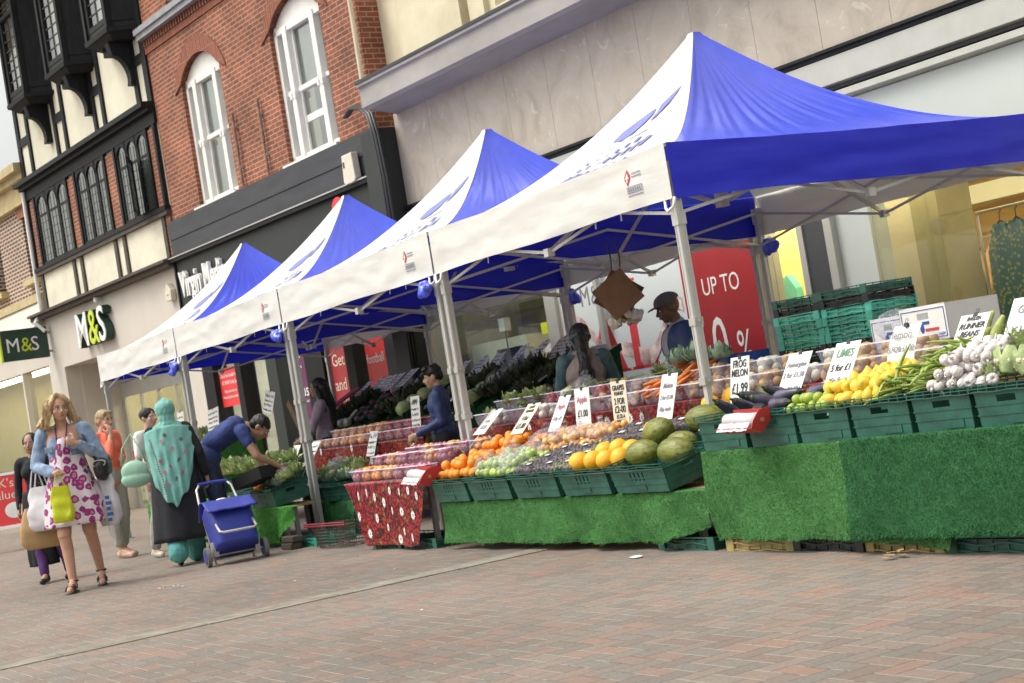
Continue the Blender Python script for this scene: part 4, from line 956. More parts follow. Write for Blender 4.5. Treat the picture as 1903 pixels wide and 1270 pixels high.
# rolled blue side sheets tied to legs
for i, (x, y, lb) in enumerate(((TX-TS-.12, TY-.03, 'crumpled blue sheet end tied to the leg pair right of the strawberry cloth'), (TX-2*TS-.12, TY-.03, 'crumpled blue sheet end tied high on the leg pair near the wire basket'), (TX-3*TS-.1, TY-.03, 'crumpled blue sheet end tied on the far leg beside the bending man'), (TX-TS+.12, TY+2*HY_, 'crumpled blue sheet end on the rear leg right of the red discount poster'), (TX-2*TS+.12, TY+2*HY_, 'crumpled blue sheet end on the rear leg above the woman with long black hair'))):
    g = thing('rolled_sheet', lb, 'sheet', (x, y, 2.07))
    pr = [('e', V((random.uniform(-.05, .05), random.uniform(-.03, .03), random.uniform(-.05, .05))), (random.uniform(.04, .08), .04, random.uniform(.04, .07))) for _ in range(6)]
    blob('sheet', pr, M['blue_vinyl'], g, .012, 2, .02, 20)
# brown cards hanging from the front canopy frame
for i, (dx, dy, rr, mm, lb) in enumerate(((0, 0, 38, 'brown_card', 'front brown card hanging diamond wise under the canopy'), (.08, .03, 58, 'brown_card_lit', 'rear brown card, coloured lighter as if lit, hanging behind the front one under the canopy'))):
    g = thing('hanging_card', lb, 'card', (-10.95+dx, 7.2+dy, 1.965), rot=(0, R(rr-90 if 0 else 0), R(62)))
    q = MB(); s_ = .30
    rot = Matrix.Rotation(R(rr), 3, 'Y'); q.box((0, -.004, -s_), (s_, .004, 0), rot, (0, 0, 0)); q.build('card', M[mm], g)
    MB().tube([(0, 0, 0), (.01, 0, .08), (0, 0, .22)], .006, 6).build('hook', M['black_plastic'], g)
g = thing('carrier_bags', 'bunch of grey white carrier bags hanging under the brown cards', 'bags', (-11.0, 7.26, 1.55), R(0))
blob('bags', [('e', V((0, 0, .06)), (.12, .05, .07)), ('e', V((.05, .08, .02)), (.08, .06, .06)), ('e', V((0, -.07, .0)), (.06, .05, .05)), ('c', V((0, 0, .3)), .012, V((0, 0, .1)), .03)], M['inside_white'], g, .01, 2, .03, 25)
# ================================================================ people
def headmat(yaw=0, pitch=0, roll=0):
    return Matrix.Rotation(yaw, 3, 'Z') @ Matrix.Rotation(pitch, 3, 'X') @ Matrix.Rotation(roll, 3, 'Y')
def hand_prims(W, d, n, side, curl=.5, s=1, spread=.1, fist=False):
    """W wrist, d direction of the fingers, n palm normal, side = +1/-1 thumb side along d x n"""
    W, d, n = V(W), V(d).normalized(), V(n); n = (n-d*n.dot(d)).normalized(); a = d.cross(n)*side
    R3 = Matrix((a, d, n)).transposed()
    pr = [('e', W+d*.045*s, (.038*s, .05*s, .016*s), R3), ('c', W, .023*s, W+d*.03*s, .021*s)]
    for i, (off, L_) in enumerate(((.029, .070), (.010, .078), (-.010, .073), (-.029, .057))):
        p = W+d*(.085-.004*abs(i-1))*s+a*off*s; dd = (d+a*off*3*spread).normalized(); ang = 0; c = curl*(1+.12*i); r = .0088*s
        for seg, f in ((.45, 1), (.32, 1.1), (.23, .8)):
            ang += c*f; q = p+(dd*math.cos(ang)+n*math.sin(ang))*L_*seg*s*1.0; pr.append(('c', p, r, q, r*.9)); p = q; r *= .9
    p = W+d*.02*s+a*.028*s
    q = p+(d*.6+a*.65+n*.3).normalized()*.042*s; pr.append(('c', p, .0125*s, q, .0105*s)); pr.append(('c', q, .0105*s, q+(d*.8+a*.15+n*(.3+curl*.5)).normalized()*.034*s, .008*s))
    return pr
def figure(name, label, loc, rz, H=1.68, skin=(.52, .30, .21), J=None, hy=0, hp=0, hr=0, top=None, topmat=None, sleeve=1.0, legs='trousers', legmat=None, legz=.06, shoes=None, shoe_kind='shoe', hands=None, fem=True, build=1.0, face=True, collar=False, toplen=.0, vox=.007, ear=True, legfit=1.0, lowneck=False):
    s = H/1.7
    D = dict(pel=(0, 0, .95), waist=(0, 0, 1.10), chest=(0, -.01, 1.28), neck=(0, .01, 1.43), head=(0, -.015, 1.585),
             shL=(.17, .01, 1.385), shR=(-.17, .01, 1.385), elL=(.225, .03, 1.10), elR=(-.225, .03, 1.10), wrL=(.23, -.05, .86), wrR=(-.23, -.05, .86),
             hiL=(.09, 0, .93), hiR=(-.09, 0, .93), knL=(.095, -.02, .50), knR=(-.095, -.02, .50), anL=(.095, .03, .09), anR=(-.095, .03, .09), toL=(.105, -.13, .03), toR=(-.105, -.13, .03))
    if J: D.update(J)
    D = {k: V(v)*s for k, v in D.items()}
    T = thing(name, label, 'person', loc, rz); T['category'] = 'person'
    sk = mat(name+'_skin', skin, .5, .07, 14, spec=.35)
    Hm = headmat(hy, hp, hr); hc = D['head']
    def hp_(x, y, z): return hc+Hm @ (V((x, y, z))*s)
    b = build
    pr = []
    def C(p, r0, q, r1): pr.append(('c', D[p] if isinstance(p, str) else p, r0*s, D[q] if isinstance(q, str) else q, r1*s))
    tz = (D['neck']-D['pel']).normalized(); tx = V((1, 0, 0)); 
    sd_ = (D['shL']-D['shR']).normalized(); ty = tz.cross(sd_).normalized(); TR = Matrix((ty.cross(tz)*1, ty, tz)).transposed()
    hd_ = (D['hiL']-D['hiR']).normalized(); HR = Matrix((hd_, tz.cross(hd_).normalized(), tz)).transposed()
    def torso(inf):
        o = []
        o.append(('e', D['pel'], tuple((x+inf)*s for x in ((.165 if fem else .155)*b, .115*b, .13)), HR))
        o.append(('e', D['waist'], tuple((x+inf)*s for x in (.130*b, .10*b, .13)), TR))
        o.append(('e', D['chest'], tuple((x+inf)*s for x in ((.150 if fem else .165)*b, .105*b, .15)), TR))
        o.append(('e', (D['waist']+D['chest'])/2, tuple((x+inf)*s for x in (.138*b, .10*b, .12)), TR))
        o.append(('c', D['shL']+(D['neck']-D['shL'])*.12, (.052+inf)*s, D['neck']-V((0, 0, .035*s)), (.050+inf*.6)*s)); o.append(('c', D['shR']+(D['neck']-D['shR'])*.12, (.052+inf)*s, D['neck']-V((0, 0, .035*s)), (.050+inf*.6)*s))
        if fem:
            for x in (-.062, .062): o.append(('e', D['chest']+TR @ (V((x, -.060, -.015))*s), tuple((r+inf)*s for r in (.068, .052, .068)), TR))
        return o
    pr += torso(0)
    C('neck', .055, hc+Hm @ (V((0, .02, -.07))*s), .050)
    pr.append(('c', D['neck']-V((0, 0, .04*s)), .07*s, D['neck'], .056*s))
    for q in 'LR':
        C('sh'+q, .052*b, 'el'+q, .038*b); C('el'+q, .038*b, 'wr'+q, .025); C('hi'+q, .088*b, 'kn'+q, .056*b); 
        kn, an = D['kn'+q], D['an'+q]; mid = kn+(an-kn)*.32+V((0, .018*s, 0))
        pr.append(('c', kn, .054*s, mid, .052*s)); pr.append(('c', mid, .052*s, an, .034*s)); C('an'+q, .036, 'to'+q, .026)
        pr.append(('c', an, .036*s, an+V((0, .03*s, -.045*s)), .03*s))
    # head
    pr += [('e', hp_(0, .012, .03), (.074*s, .094*s, .092*s), Hm), ('e', hp_(0, -.022, -.028), (.062*s, .070*s, .075*s), Hm), ('e', hp_(0, -.045, -.078), (.036*s, .034*s, .028*s), Hm),
           ('e', hp_(0, -.066, .022), (.054*s, .022*s, .022*s), Hm),
           ('c', hp_(0, -.088, .012), .0085*s, hp_(0, -.108, -.022), .0125*s), ('e', hp_(0, -.095, -.026), (.018*s, .011*s, .009*s), Hm),
           ('e', hp_(0, -.086, -.052), (.023*s, .011*s, .009*s), Hm), ('e', hp_(.042, -.055, -.022), (.024*s, .024*s, .024*s), Hm), ('e', hp_(-.042, -.055, -.022), (.024*s, .024*s, .024*s), Hm)]
    if ear:
        for x in (-1, 1): pr.append(('e', hp_(x*.077, .018, -.005), (.010*s, .02*s, .031*s), Hm))
    for q, sd in (('L', 1), ('R', -1)):
        el, wr = D['el'+q], D['wr'+q]; hd = (hands or {}).get(q, {})
        d = V(hd.get('d', (wr-el).normalized())); n = V(hd.get('n', (-sd, 0, 0))); pr += hand_prims(wr, d, n, hd.get('t', 1), hd.get('c', .45), s)
    body = blob('body', pr, sk, T, .0062 if face else .009, 3)
    if face:
        white = M['white_paint']; dark = M['black_paint']; lip = mat(name+'_lips', (skin[0]*.85, skin[1]*.5, skin[2]*.55), .5)
        for x in (-.029, .029):
            e = MB().ball(hp_(x, -.0795, .008), (.0125*s, .008*s, .0065*s), 10, 8, Hm).build('eye', white, body, smooth=True)
            MB().ball(hp_(x, -.0868, .008), (.0052*s, .0025*s, .0055*s), 8, 6, Hm).build('iris', dark, e)
            MB().tube([hp_(x-.019, -.083, .030), hp_(x, -.0905, .035), hp_(x+.019, -.083, .031)], .0035*s, 5).build('eyebrow', M['hair_dark'] if 'hair_dark' in M else dark, body)
            MB().tube([hp_(x-.014, -.083, .0135), hp_(x, -.0885, .0165), hp_(x+.014, -.083, .0135)], .0022*s, 5).build('eyelid', dark, body)
        MB().ball(hp_(0, -.0955, -.0485), (.023*s, .006*s, .0042*s), 10, 6, Hm).ball(hp_(0, -.0945, -.0565), (.019*s, .006*s, .0048*s), 10, 6, Hm).build('lips', lip, body, smooth=True)
    # garments
    if top:
        g = torso(.014)
        if lowneck:
            g[2] = ('e', D['chest']+V((0, .022, -.02))*s, tuple((x+.014)*s for x in (.152*b, .105*b, .14)), TR)
            for i_, q in ((4, 'L'), (5, 'R')): g[i_] = ('c', D['sh'+q], .064*s, D['sh'+q]+(D['neck']-D['sh'+q])*.90+V((0, .030, -.022))*s, .056*s)
        g[0] = ('e', D['pel']+tz*(.05-toplen)*s, tuple((x+.018)*s for x in ((.165 if fem else .158)*b, .118*b, .10+toplen*.5)), HR)
        for q in 'LR':
            sh, el, wr = D['sh'+q], D['el'+q], D['wr'+q]
            g.append(('c', sh, (.066*b)*s, el if sleeve > .5 else sh+(el-sh)*sleeve*1.8, (.054*b)*s))
            if sleeve > .5:
                e2 = el+(wr-el)*min(1, (sleeve-.5)*2)*.97; g.append(('c', el, .054*b*s, e2, (.054*b-.018*min(1, (sleeve-.5)*2))*s))
        if collar: g.append(('c', D['neck']-V((0, 0, .03*s)), .077*s, D['neck']+V((0, 0, .015*s)), .067*s))
        blob(top, g, topmat, T, vox, 4, .012*s, 10)
    if legs in ('trousers', 'leggings'):
        g = []; e = .016 if legs == 'trousers' else .009; e *= legfit
        g.append(('e', D['pel']-tz*.02*s, tuple((x+e)*s for x in ((.163 if fem else .155)*b, .118*b, .12)), HR))
        for q in 'LR':
            hi, kn, an = D['hi'+q], D['kn'+q], D['an'+q]
            g.append(('c', hi, (.090*b+e)*s, kn, (.060*b+e)*s)); g.append(('c', kn, (.060*b+e)*s, an+(kn-an)*legz*1.2, (.040+e*1.5)*s))
            mid = kn+(an-kn)*.35+V((0, .014*s, 0)); g.append(('c', kn, (.058+e)*s, mid, (.056+e)*s)); g.append(('c', mid, (.056+e)*s, an+(kn-an)*legz*1.2, (.040+e*1.5)*s))
        blob('trousers', g, legmat, T, vox, 4, .010*s, 14)
    if shoes:
        for q in 'LR':
            an, to = D['an'+q], D['to'+q]; f = (to-an); f.z = 0; f.normalize(); base = min(an.z-.09*s, to.z-.03*s)
            if shoe_kind == 'shoe': blob('shoe', [('c', an+f*(-.035*s)+V((0, 0, -.04*s)), .040*s, to+V((0, 0, .004*s)), .034*s), ('c', an+V((0, 0, -.01*s)), .044*s, an-V((0, 0, .035*s)), .045*s)], shoes, T, .007, 2)
            else:
                so_ = MB()
                up = (to-an); up.normalize()
                a0 = an-f*.05*s-V((0, 0, .075*s)); a1 = to+f*.05*s-V((0, 0, .032*s)); sd = V((-f.y, f.x, 0))
                pts = [a0+sd*.028*s, a0+(a1-a0)*.5+sd*.034*s, a0+(a1-a0)*.8+sd*.045*s, a1+sd*.02*s, a1-sd*.02*s, a0+(a1-a0)*.8-sd*.045*s, a0+(a1-a0)*.5-sd*.034*s, a0-sd*.028*s]
                n = len(pts); so_.add([p for p in pts]+[p+V((0, 0, -.018*s)) for p in pts], [tuple(range(n)), tuple(range(2*n-1, n-1, -1))]+[(i, (i+1) % n, n+(i+1) % n, n+i) for i in range(n)])
                so_.box(a0-sd*.0-V((.025*s, .025*s, .05*s)), a0+V((.025*s, .025*s, 0))); sh = so_.build('sandal', shoes, T)
                for fr_, r_ in ((.78, .042), (.58, .043)):
                    c_ = an+(to-an)*fr_*1.05; st_ = MB(); P = []
                    for i in range(9):
                        a = R(180*i/8); P.append(c_+sd*math.cos(a)*r_*s+V((0, 0, (math.sin(a)*.036-.012)*s)))
                    st_.tube(P, .008*s, 6).build('strap', shoes, sh)
                P = [an+(sd*math.cos(R(30*i))+f*math.sin(R(30*i)))*.041*s+V((0, 0, .01*s)) for i in range(12)]
                MB().tube(P, .009*s, 6, closed=True).build('ankle_strap', shoes, sh)
    return T, D, Hm, hc, s
def hairblob(parent, strands, m, vox=.006, wr=.006, name='hair', wf=30, sm=2): return blob(name, strands, m, parent, vox, sm, wr, wf)
def loft(name, rings, m, parent, n=48, fold=.03, freq=9, seed=0, sub=6, close=False):
    """rings: (centre, rx, ry, rotation) -> draped cloth shell with folds growing downwards"""
    mb = MB(); K = len(rings)-1
    def at_(v):
        x = v*K; i = min(int(x), K-1); f = x-i; f2 = f
        a, b = rings[i], rings[i+1]; return V(a[0]).lerp(V(b[0]), f2), a[1]+(b[1]-a[1])*f2, a[2]+(b[2]-a[2])*f2
    def fn(u, v):
        c, rx, ry = at_(v); t = 2*math.pi*u
        w = 1+fold*min(1, v*1.3+.05)*(math.sin(t*freq+seed+2*noise.noise(V((u*3, v*2, seed))))+.5*math.sin(t*(freq*1.7)+v*3))
        return c+V((rx*math.cos(t)*w, ry*math.sin(t)*w, 0))
    mb.grid(fn, n, K*sub, closed_u=True); o = mb.build(name, m, parent, smooth=True)
    sl = o.modifiers.new('s', 'SOLIDIFY'); sl.thickness = .004
    return o
mk('hair_dark', (.012, .010, .010), .45, .4, 40, .5, 90, stretch=(1, 1, .15), spec=.4)
mk('hair_blonde', (.27, .17, .08), .5, .35, 45, .6, 120, stretch=(1, 1, .12), col2=(.58, .42, .22))
mk('hair_short_blonde', (.36, .27, .15), .6, .3, 30, .4, 80)
mk('denim', (.16, .24, .38), .85, .25, 12, .3, 200, col2=(.27, .36, .50)); mk('denim_dark', (.012, .018, .045), .85, .4, 9, .3, 160, col2=(.03, .045, .09))
mk('coral_cloth', (.85, .20, .12), .85, .1, 7, .15, 60); mk('grey_trousers', (.34, .32, .29), .85, .08, 7, .1, 60)
mk('teal_scarf', (.22, .52, .46), .85, .12, 7, .2, 80, transl=.15); mk('teal_cloth', (.10, .36, .34), .8, .15, 7); mk('black_cloth', (.012, .013, .019), .85, .25, 7, .2, 50)
mk('blue_tshirt', (.02, .036, .14), .85, .15, 8, .15, 60, col2=(.03, .05, .18)); mk('mauve_cloth', (.30, .24, .28), .85, .12, 8); mk('navy_jacket', (.016, .036, .125), .6, .15, 8, .1, 40)
mk('taupe_vest', (.29, .235, .215), .8, .12, 6, .2, 20); mk('teal_sleeve', (.06, .12, .13), .8, .3, 12); mk('white_cloth', (.72, .72, .70), .85, .06, 8)
mk('mint', (.30, .52, .40), .45, .06, 5); mk('black_leather', (.015, .015, .018), .35, .2, 12, .2, 40); mk('purple_cloth', (.07, .02, .12), .8, .2, 9); mk('shirt_grey', (.30, .31, .36), .8, .12, 20)
mk('cap_grey', (.10, .095, .10), .8, .15, 12); mk('beige_shoe', (.55, .36, .28), .6); mk('pale_shoe', (.55, .52, .45), .6)
mk('bag_yellow', (.62, .66, .02), .4, .12, 14, .2, 30, transl=.3); mk('bag_white', (.70, .69, .72), .45, .08, 10, .3, 25, transl=.25); mk('bag_brown', (.42, .27, .12), .7, .12, 8, .15, 30); mk('trolley_blue', (.025, .04, .30), .5, .15, 6, .3, 12)
M['floral'] = spotmat('floral', (.68, .60, .63), (.27, .02, .16), 14, .53, spot2=(.6, .22, .40), rnd=1)
def bag(name, label, cat, loc, rz, w, d, h, m, handle=.18, wob=.03, logo=None, hcol=None, open_=False, label2=None, tilt=0):
    T = thing(name, label, cat, loc, rot=(0, tilt, rz)); n = 28
    def fn(u, v):
        t = 2*math.pi*u; k = (abs(math.cos(t))**.6*(1 if math.cos(t) > 0 else -1), abs(math.sin(t))**.6*(1 if math.sin(t) > 0 else -1))
        f = .62+.38*math.sin(min(1, v*1.5)*math.pi/2) if v < .85 else 1-.25*(v-.85)/.15
        q = V((w/2*k[0]*f, d/2*k[1]*f*(.5+.5*min(1, v*2)), -h*v)); q += V((noise.noise(q*9+V(loc)), noise.noise(q*9+V((5, 0, 0))), 0))*wob
        return q
    mb = MB().grid(fn, n, 18, closed_u=True)
    k0 = 18*n; mb.f.append(tuple(k0+i for i in range(n)))
    o = mb.build('bag_body', m, T, smooth=True)
    for y in (-1, 1): MB().grid(lambda u, v: V(((-.25+.5*u)*w*(1-.0*v)+0, y*d*.2*(1-abs(2*u-1)*0), handle*math.sin(math.pi*u)))+V((0, .022*(v-.5), 0)), 14, 2).build('handle', hcol or m, T, smooth=True)
    return T
RC = R(60)
# ---- 1: woman in denim jacket, walking towards the camera
hm = hp = 0
T, D, Hm, hc, s = figure('person', 'woman in denim jacket and purple flowered dress carrying bags in the left foreground', (-15.0, 3.72, 0), R(62), 1.76, (.50, .28, .19),
    J=dict(head=(.0, -.03, 1.585), anR=(-.06, -.20, .09), toR=(-.06, -.36, .03), knR=(-.08, -.17, .50), anL=(.10, .18, .12), toL=(.13, .04, .03), knL=(.10, .0, .50), elR=(-.27, -.02, 1.12), wrR=(-.08, -.20, 1.04), elL=(.30, .0, 1.12), wrL=(.15, -.19, 1.27)),
    hy=R(28), hp=R(2), top='jacket', topmat=M['denim'], sleeve=.97, legs=None, shoes=M['black_leather'], shoe_kind='sandal', hands=dict(R=dict(d=(.5, -.6, .1), n=(0, .3, -1), c=1.1, t=1), L=dict(d=(-.8, -.3, .3), n=(.2, .9, 0), c=1.2, t=-1)), build=1.08, collar=False, lowneck=True, toplen=.02)
for sx in (-1, 1): MB().grid(lambda u, v: D['neck']+V((sx*(.075-.03*u+.035*v), .03-.13*u-.012*v, .012-.10*u-.03*v*(1-u)+.008*math.sin(v*3))), 8, 5).build('collar', M['denim'], T, smooth=True)
loft('dress', [((0, -.005, 1.17*s), .145*s, .125*s), ((0, 0, 1.02*s), .175*s, .15*s), ((0, 0, .90*s), .215*s, .175*s), ((0, -.02, .72*s), .25*s, .20*s), ((0, -.02, .57*s), .275*s, .225*s)], M['floral'], T, 72, .045, 8)
blob('dress_top', [('e', D['chest']+V((0, -.070, -.05)), (.075*s, .09*s, .12*s)), ('c', D['chest']+V((0, -.085, -.03)), .07*s, D['waist']+V((0, -.085, -.04)), .085*s), ('e', D['waist']+V((0, -.06, -.05)), (.12*s, .11*s, .12*s))], M['floral'], T, .007, 3)
MB().tube([D['neck']+V((-.05, -.06, .03)), D['chest']+V((-.03, -.15, -.02)), D['waist']+V((0, -.155, .02))], .006, 6).tube([D['neck']+V((.06, -.06, .03)), D['chest']+V((.04, -.15, -.02)), D['waist']+V((0, -.155, .02))], .006, 6).build('lanyard', M['purple_cloth'], T)
# jacket details: seams and pockets
jd = MB()
for x in (-.11, .115): jd.box((x*s-.035, -.150*s, 1.22*s), (x*s+.035, -.138*s, 1.27*s))
jd.build('pocket_flap', M['denim'], T, bevel=.004)
pr = []
random.seed(3)
for i in range(70):
    a = random.uniform(-2.5, 2.5); a += (0 if abs(a) > .75 else .75*(1 if a > 0 else -1)); y0 = math.cos(a); x0 = math.sin(a)
    p = hc+Hm @ (V((x0*.045, .03-y0*.05*-1*-1, .105))*s); q = hc+Hm @ (V((x0*.09, .02-y0*.085, .03))*s); r_ = hc+Hm @ (V((x0*.125, .03-y0*.07, -.05+random.uniform(-.02, .02)))*s); e = hc+Hm @ (V((x0*(.14+.07*random.random()), .04-y0*.05, -.10-.05*random.random()))*s)
    if y0 > .55: q = hc+Hm @ (V((x0*.088, -.07, .075))*s); continue
    pr += [('c', p, .022*s, q, .02*s), ('c', q, .02*s, r_, .016*s), ('c', r_, .016*s, e, .009*s)]
pr += [('e', hc+Hm @ (V((0, .03, .062))*s), (.083*s, .088*s, .075*s), Hm), ('c', hc+Hm @ (V((-.02, -.03, .125))*s), .025*s, hc+Hm @ (V((-.078, -.05, .05))*s), .018*s), ('c', hc+Hm @ (V((.0, -.03, .125))*s), .025*s, hc+Hm @ (V((.078, -.045, .05))*s), .018*s)]
hairblob(T, pr, M['hair_blonde'], .0055, .012)
hs2 = MB()
for i in range(230):
    a = random.uniform(-2.6, 2.6); a += (0 if abs(a) > .8 else .8*(1 if a > 0 else -1)); x0, y0 = math.sin(a), math.cos(a); w_ = random.uniform(0, 6); P = []
    for j in range(9):
        t = j/8; rr = .098+.052*t**1.2+.012*random.random(); P.append(hc+Hm @ (V((x0*rr*(.55+.45*min(1, t*4))+.012*math.sin(t*9+w_), .03-y0*rr*.72+.01*math.cos(t*8+w_), .125-.27*t-.02*random.random()))*s))
    hs2.tube(P, [.0032*(1-.6*j/8) for j in range(9)], 4)
hs2.build('hair_strands', M['hair_blonde'], T, smooth=True)
wl = T.matrix_world if False else (Matrix.Translation(V((-15.0, 3.72, 0))) @ Matrix.Rotation(R(62), 4, 'Z'))
def onw(p): return wl @ V(p)
bag('carrier_bag', 'thin bright yellow carrier bag held in front of the flowered dress', 'bag', onw(D['wrR']+V((.05, -.09, -.12))), R(62), .19, .10, .32, M['bag_yellow'], .12)
bag('carrier_bag', 'bulging white carrier bag on the forearm of the woman in denim', 'bag', onw((-.29, .0, .98)), R(40), .28, .16, .40, M['bag_white'], .18)
b_ = bag('carrier_bag', 'brown paper bag behind the bulging white bag of the woman in denim', 'bag', onw((-.34, .14, .80)), R(75), .44, .16, .38, M['bag_brown'], .22, .012)
b_ = bag('carrier_bag', 'white plastic bag with blue marks at the far side of the flowered dress', 'bag', onw((.30, .02, .99)), R(35), .23, .12, .46, M['bag_white'], .2)
q = MB()
for i in range(5): q.box((.06, -.108, -.22-.05*i), (.10+.02*(i % 2), -.098, -.19-.05*i))
q.build('printed_marks', mat('bag_blue', (.03, .09, .3), .5), b_)
hb = thing('shoulder_bag', 'black leather shoulder bag under the arm of the woman in denim', 'bag', onw((.30, .03, 1.08)), R(62))
blob('bag_body', [('e', V((0, 0, -.02)), (.08, .17, .11)), ('e', V((0, -.05, -.06)), (.07, .12, .08)), ('e', V((0, .05, .02)), (.07, .13, .09))], M['black_leather'], hb, .008, 3, .008, 20)
MB().tube([(-.02, -.13, .05), (-.10, -.12, .24), (-.13, -.05, .36), (-.12, .06, .34), (-.04, .13, .1)], .012, 6).build('strap', M['black_leather'], hb, smooth=True)
MB().tube([V((.06*math.cos(a*.5), -.14, .02+.03*math.sin(a*.5))) for a in range(13)], .005, 5).build('ring', M['alu'], hb)
# ---- 2: shopper hidden behind her
T, D, Hm, hc, s = figure('person', 'person in dark coat and purple leggings walking behind the woman in denim', (-16.85, 3.84, 0), R(60), 1.50, (.40, .24, .17),
    J=dict(anR=(-.02, -.12, .09), toR=(-.02, -.28, .03), anL=(.2, .1, .09), toL=(.2, -.04, .03), knL=(.16, -.05, .5)), top='coat', topmat=M['black_cloth'], sleeve=1, legs='leggings', legmat=M['purple_cloth'], shoes=M['black_leather'], fem=True, build=.85)
loft('long_coat', [((-.02, 0, 1.05*s), .15*s, .13*s), ((-.03, .03, .8*s), .18*s, .15*s), ((-.05, .05, .35*s), .17*s, .15*s), ((-.06, .06, .2*s), .16*s, .14*s)], M['black_cloth'], T, 48, .05, 6)
hairblob(T, [('e', hc+Hm @ V((0, .03, .03)), (.085, .09, .09), Hm), ('e', hc+Hm @ V((0, .06, -.04)), (.07, .06, .09), Hm)], M['hair_dark'])
# ---- 3: blonde woman in coral top
T, D, Hm, hc, s = figure('person', 'woman in bright coral top and grey trousers resting her chin on her hand', (-18.45, 5.02, 0), R(118), 1.69, (.55, .33, .24),
    J=dict(head=(0, -.05, 1.57), elR=(-.16, -.20, 1.16), wrR=(-.06, -.17, 1.40), elL=(.21, .0, 1.13), wrL=(.05, -.2, 1.12), anR=(-.07, -.08, .09), toR=(-.08, -.25, .03), anL=(.09, .05, .09), toL=(.11, -.10, .03)),
    hp=R(8), top='top', topmat=M['coral_cloth'], sleeve=.8, legs='trousers', legmat=M['grey_trousers'], legz=.2, shoes=M['beige_shoe'], hands=dict(R=dict(d=(.1, .1, 1), n=(.3, 1, 0), c=.5), L=dict(c=.6)), toplen=.06)
hairblob(T, [('e', hc+Hm @ (V((0, .022, .045))*s), (.083*s, .098*s, .082*s), Hm), ('e', hc+Hm @ (V((0, .07, -.02))*s), (.068*s, .045*s, .06*s), Hm), ('e', hc+Hm @ (V((0, .11, -.0))*s), (.035*s, .035*s, .035*s)), ('c', hc+Hm @ (V((-.05, -.05, .085))*s), .022, hc+Hm @ (V((.06, -.04, .09))*s), .02)], M['hair_short_blonde'])
# ---- 4: woman in white with mint bag, mostly hidden by the scarf
T, D, Hm, hc, s = figure('person', 'person in white top and pale trousers half hidden behind the teal headscarf', (-17.35, 5.22, 0), R(120), 1.60, (.52, .33, .25),
    J=dict(anL=(.14, -.02, .09), toL=(.16, -.16, .03), knL=(.12, -.03, .5), anR=(-.12, .08, .09), toR=(-.16, -.05, .03), elL=(.25, -.1, 1.15), wrL=(.2, -.3, 1.05)),
    top='top', topmat=M['white_cloth'], sleeve=.4, legs='trousers', legmat=M['grey_trousers'], legz=.1, shoes=M['pale_shoe'], face=False, toplen=.08)
hairblob(T, [('e', hc+Hm @ (V((0, .02, .04))*s), (.085*s, .1*s, .085*s), Hm)], M['hair_dark'])
mb_ = thing('shoulder_bag', 'mint green handbag hanging beside the teal headscarf', 'bag', (-17.1, 4.92, .95), R(60))
blob('bag_body', [('e', V((0, 0, 0)), (.15, .06, .12)), ('e', V((0, 0, -.08)), (.16, .07, .09))], M['mint'], mb_, .008, 3, .003, 14)
MB().tube([(-.13, 0, .08), (-.1, 0, .25), (.0, .05, .40), (.08, 0, .25), (.13, 0, .08)], .010, 6).build('strap', M['mint'], mb_, smooth=True)
# ---- 5: woman in teal headscarf and black coat, seen from behind, pulling a trolley
T, D, Hm, hc, s = figure('person', 'woman in teal headscarf and long black coat seen from behind, pulling a blue trolley', (-15.55, 4.86, 0), R(60+188), 1.60, (.42, .26, .18),
    J=dict(anR=(-.08, -.22, .10), toR=(-.08, -.38, .06), anL=(.07, .22, .14), toL=(.07, .12, .03), knL=(.08, .0, .5), elR=(-.27, .06, 1.12), wrR=(-.31, -.02, .86), elL=(.2, -.12, 1.12), wrL=(.15, -.3, 1.1)),
    top='coat_top', topmat=M['black_cloth'], sleeve=.95, legs='trousers', legmat=M['teal_cloth'], legz=0, shoes=M['black_leather'], face=True, build=1.08, legfit=2.6)
loft('long_coat', [((0, 0, 1.36*s), .17*s, .11*s), ((0, 0, 1.15*s), .20*s, .15*s), ((0, 0, .95*s), .235*s, .18*s), ((0, 0, .6*s), .27*s, .22*s), ((0, .02, .26*s), .31*s, .26*s)], M['black_cloth'], T, 60, .035, 6)
blob('headscarf', [('e', hc+Hm @ (V((0, .012, .02))*s), (.100*s, .115*s, .110*s), Hm), ('e', hc+Hm @ (V((0, .025, .04))*s), (.098*s, .105*s, .095*s), Hm), ('c', hc+Hm @ (V((0, .03, -.06))*s), .085*s, D['neck'], .088*s), ('c', D['neck']+V((0, .02, 0)), .085*s, D['shR']*.6+D['neck']*.4+V((0, .02, .0)), .06*s), ('c', D['neck']+V((0, .02, 0)), .085*s, D['shL']*.6+D['neck']*.4+V((0, .02, .0)), .06*s)],
    M['teal_scarf'], T, .007, 3, .013, 16, cut=[(hc+Hm @ (V((0, -.080, 0))*s), V((0, -1, 0)))])
def shawl(u, v):
    x = -.225+.45*u; half = 1-abs(2*u-1)
    low = 1.04-.44*max(0, 1-abs((u-.55)/.55))**.5+.02*math.sin(u*23)
    z = (1.44-.05*abs(2*u-1)**2)*(1-v)+low*v
    w = .16+.10*v
    xx = x*(1-.28*(max(0, v-.35)))
    y = .150+.105*min(1, v*1.3)-.13*abs(2*u-1)**2.6+.010*math.sin(u*34+v*3)*(.3+v)+.014*noise.noise(V((u*9, v*5, 4)))
    return V((xx*1.12+.012*noise.noise(V((u*6, v*6, 9))), y, z))*s
sh = MB().grid(shawl, 60, 34).build('shawl', M['teal_scarf'], T, smooth=True)
so_ = sh.modifiers.new('s', 'SOLIDIFY'); so_.thickness = .004
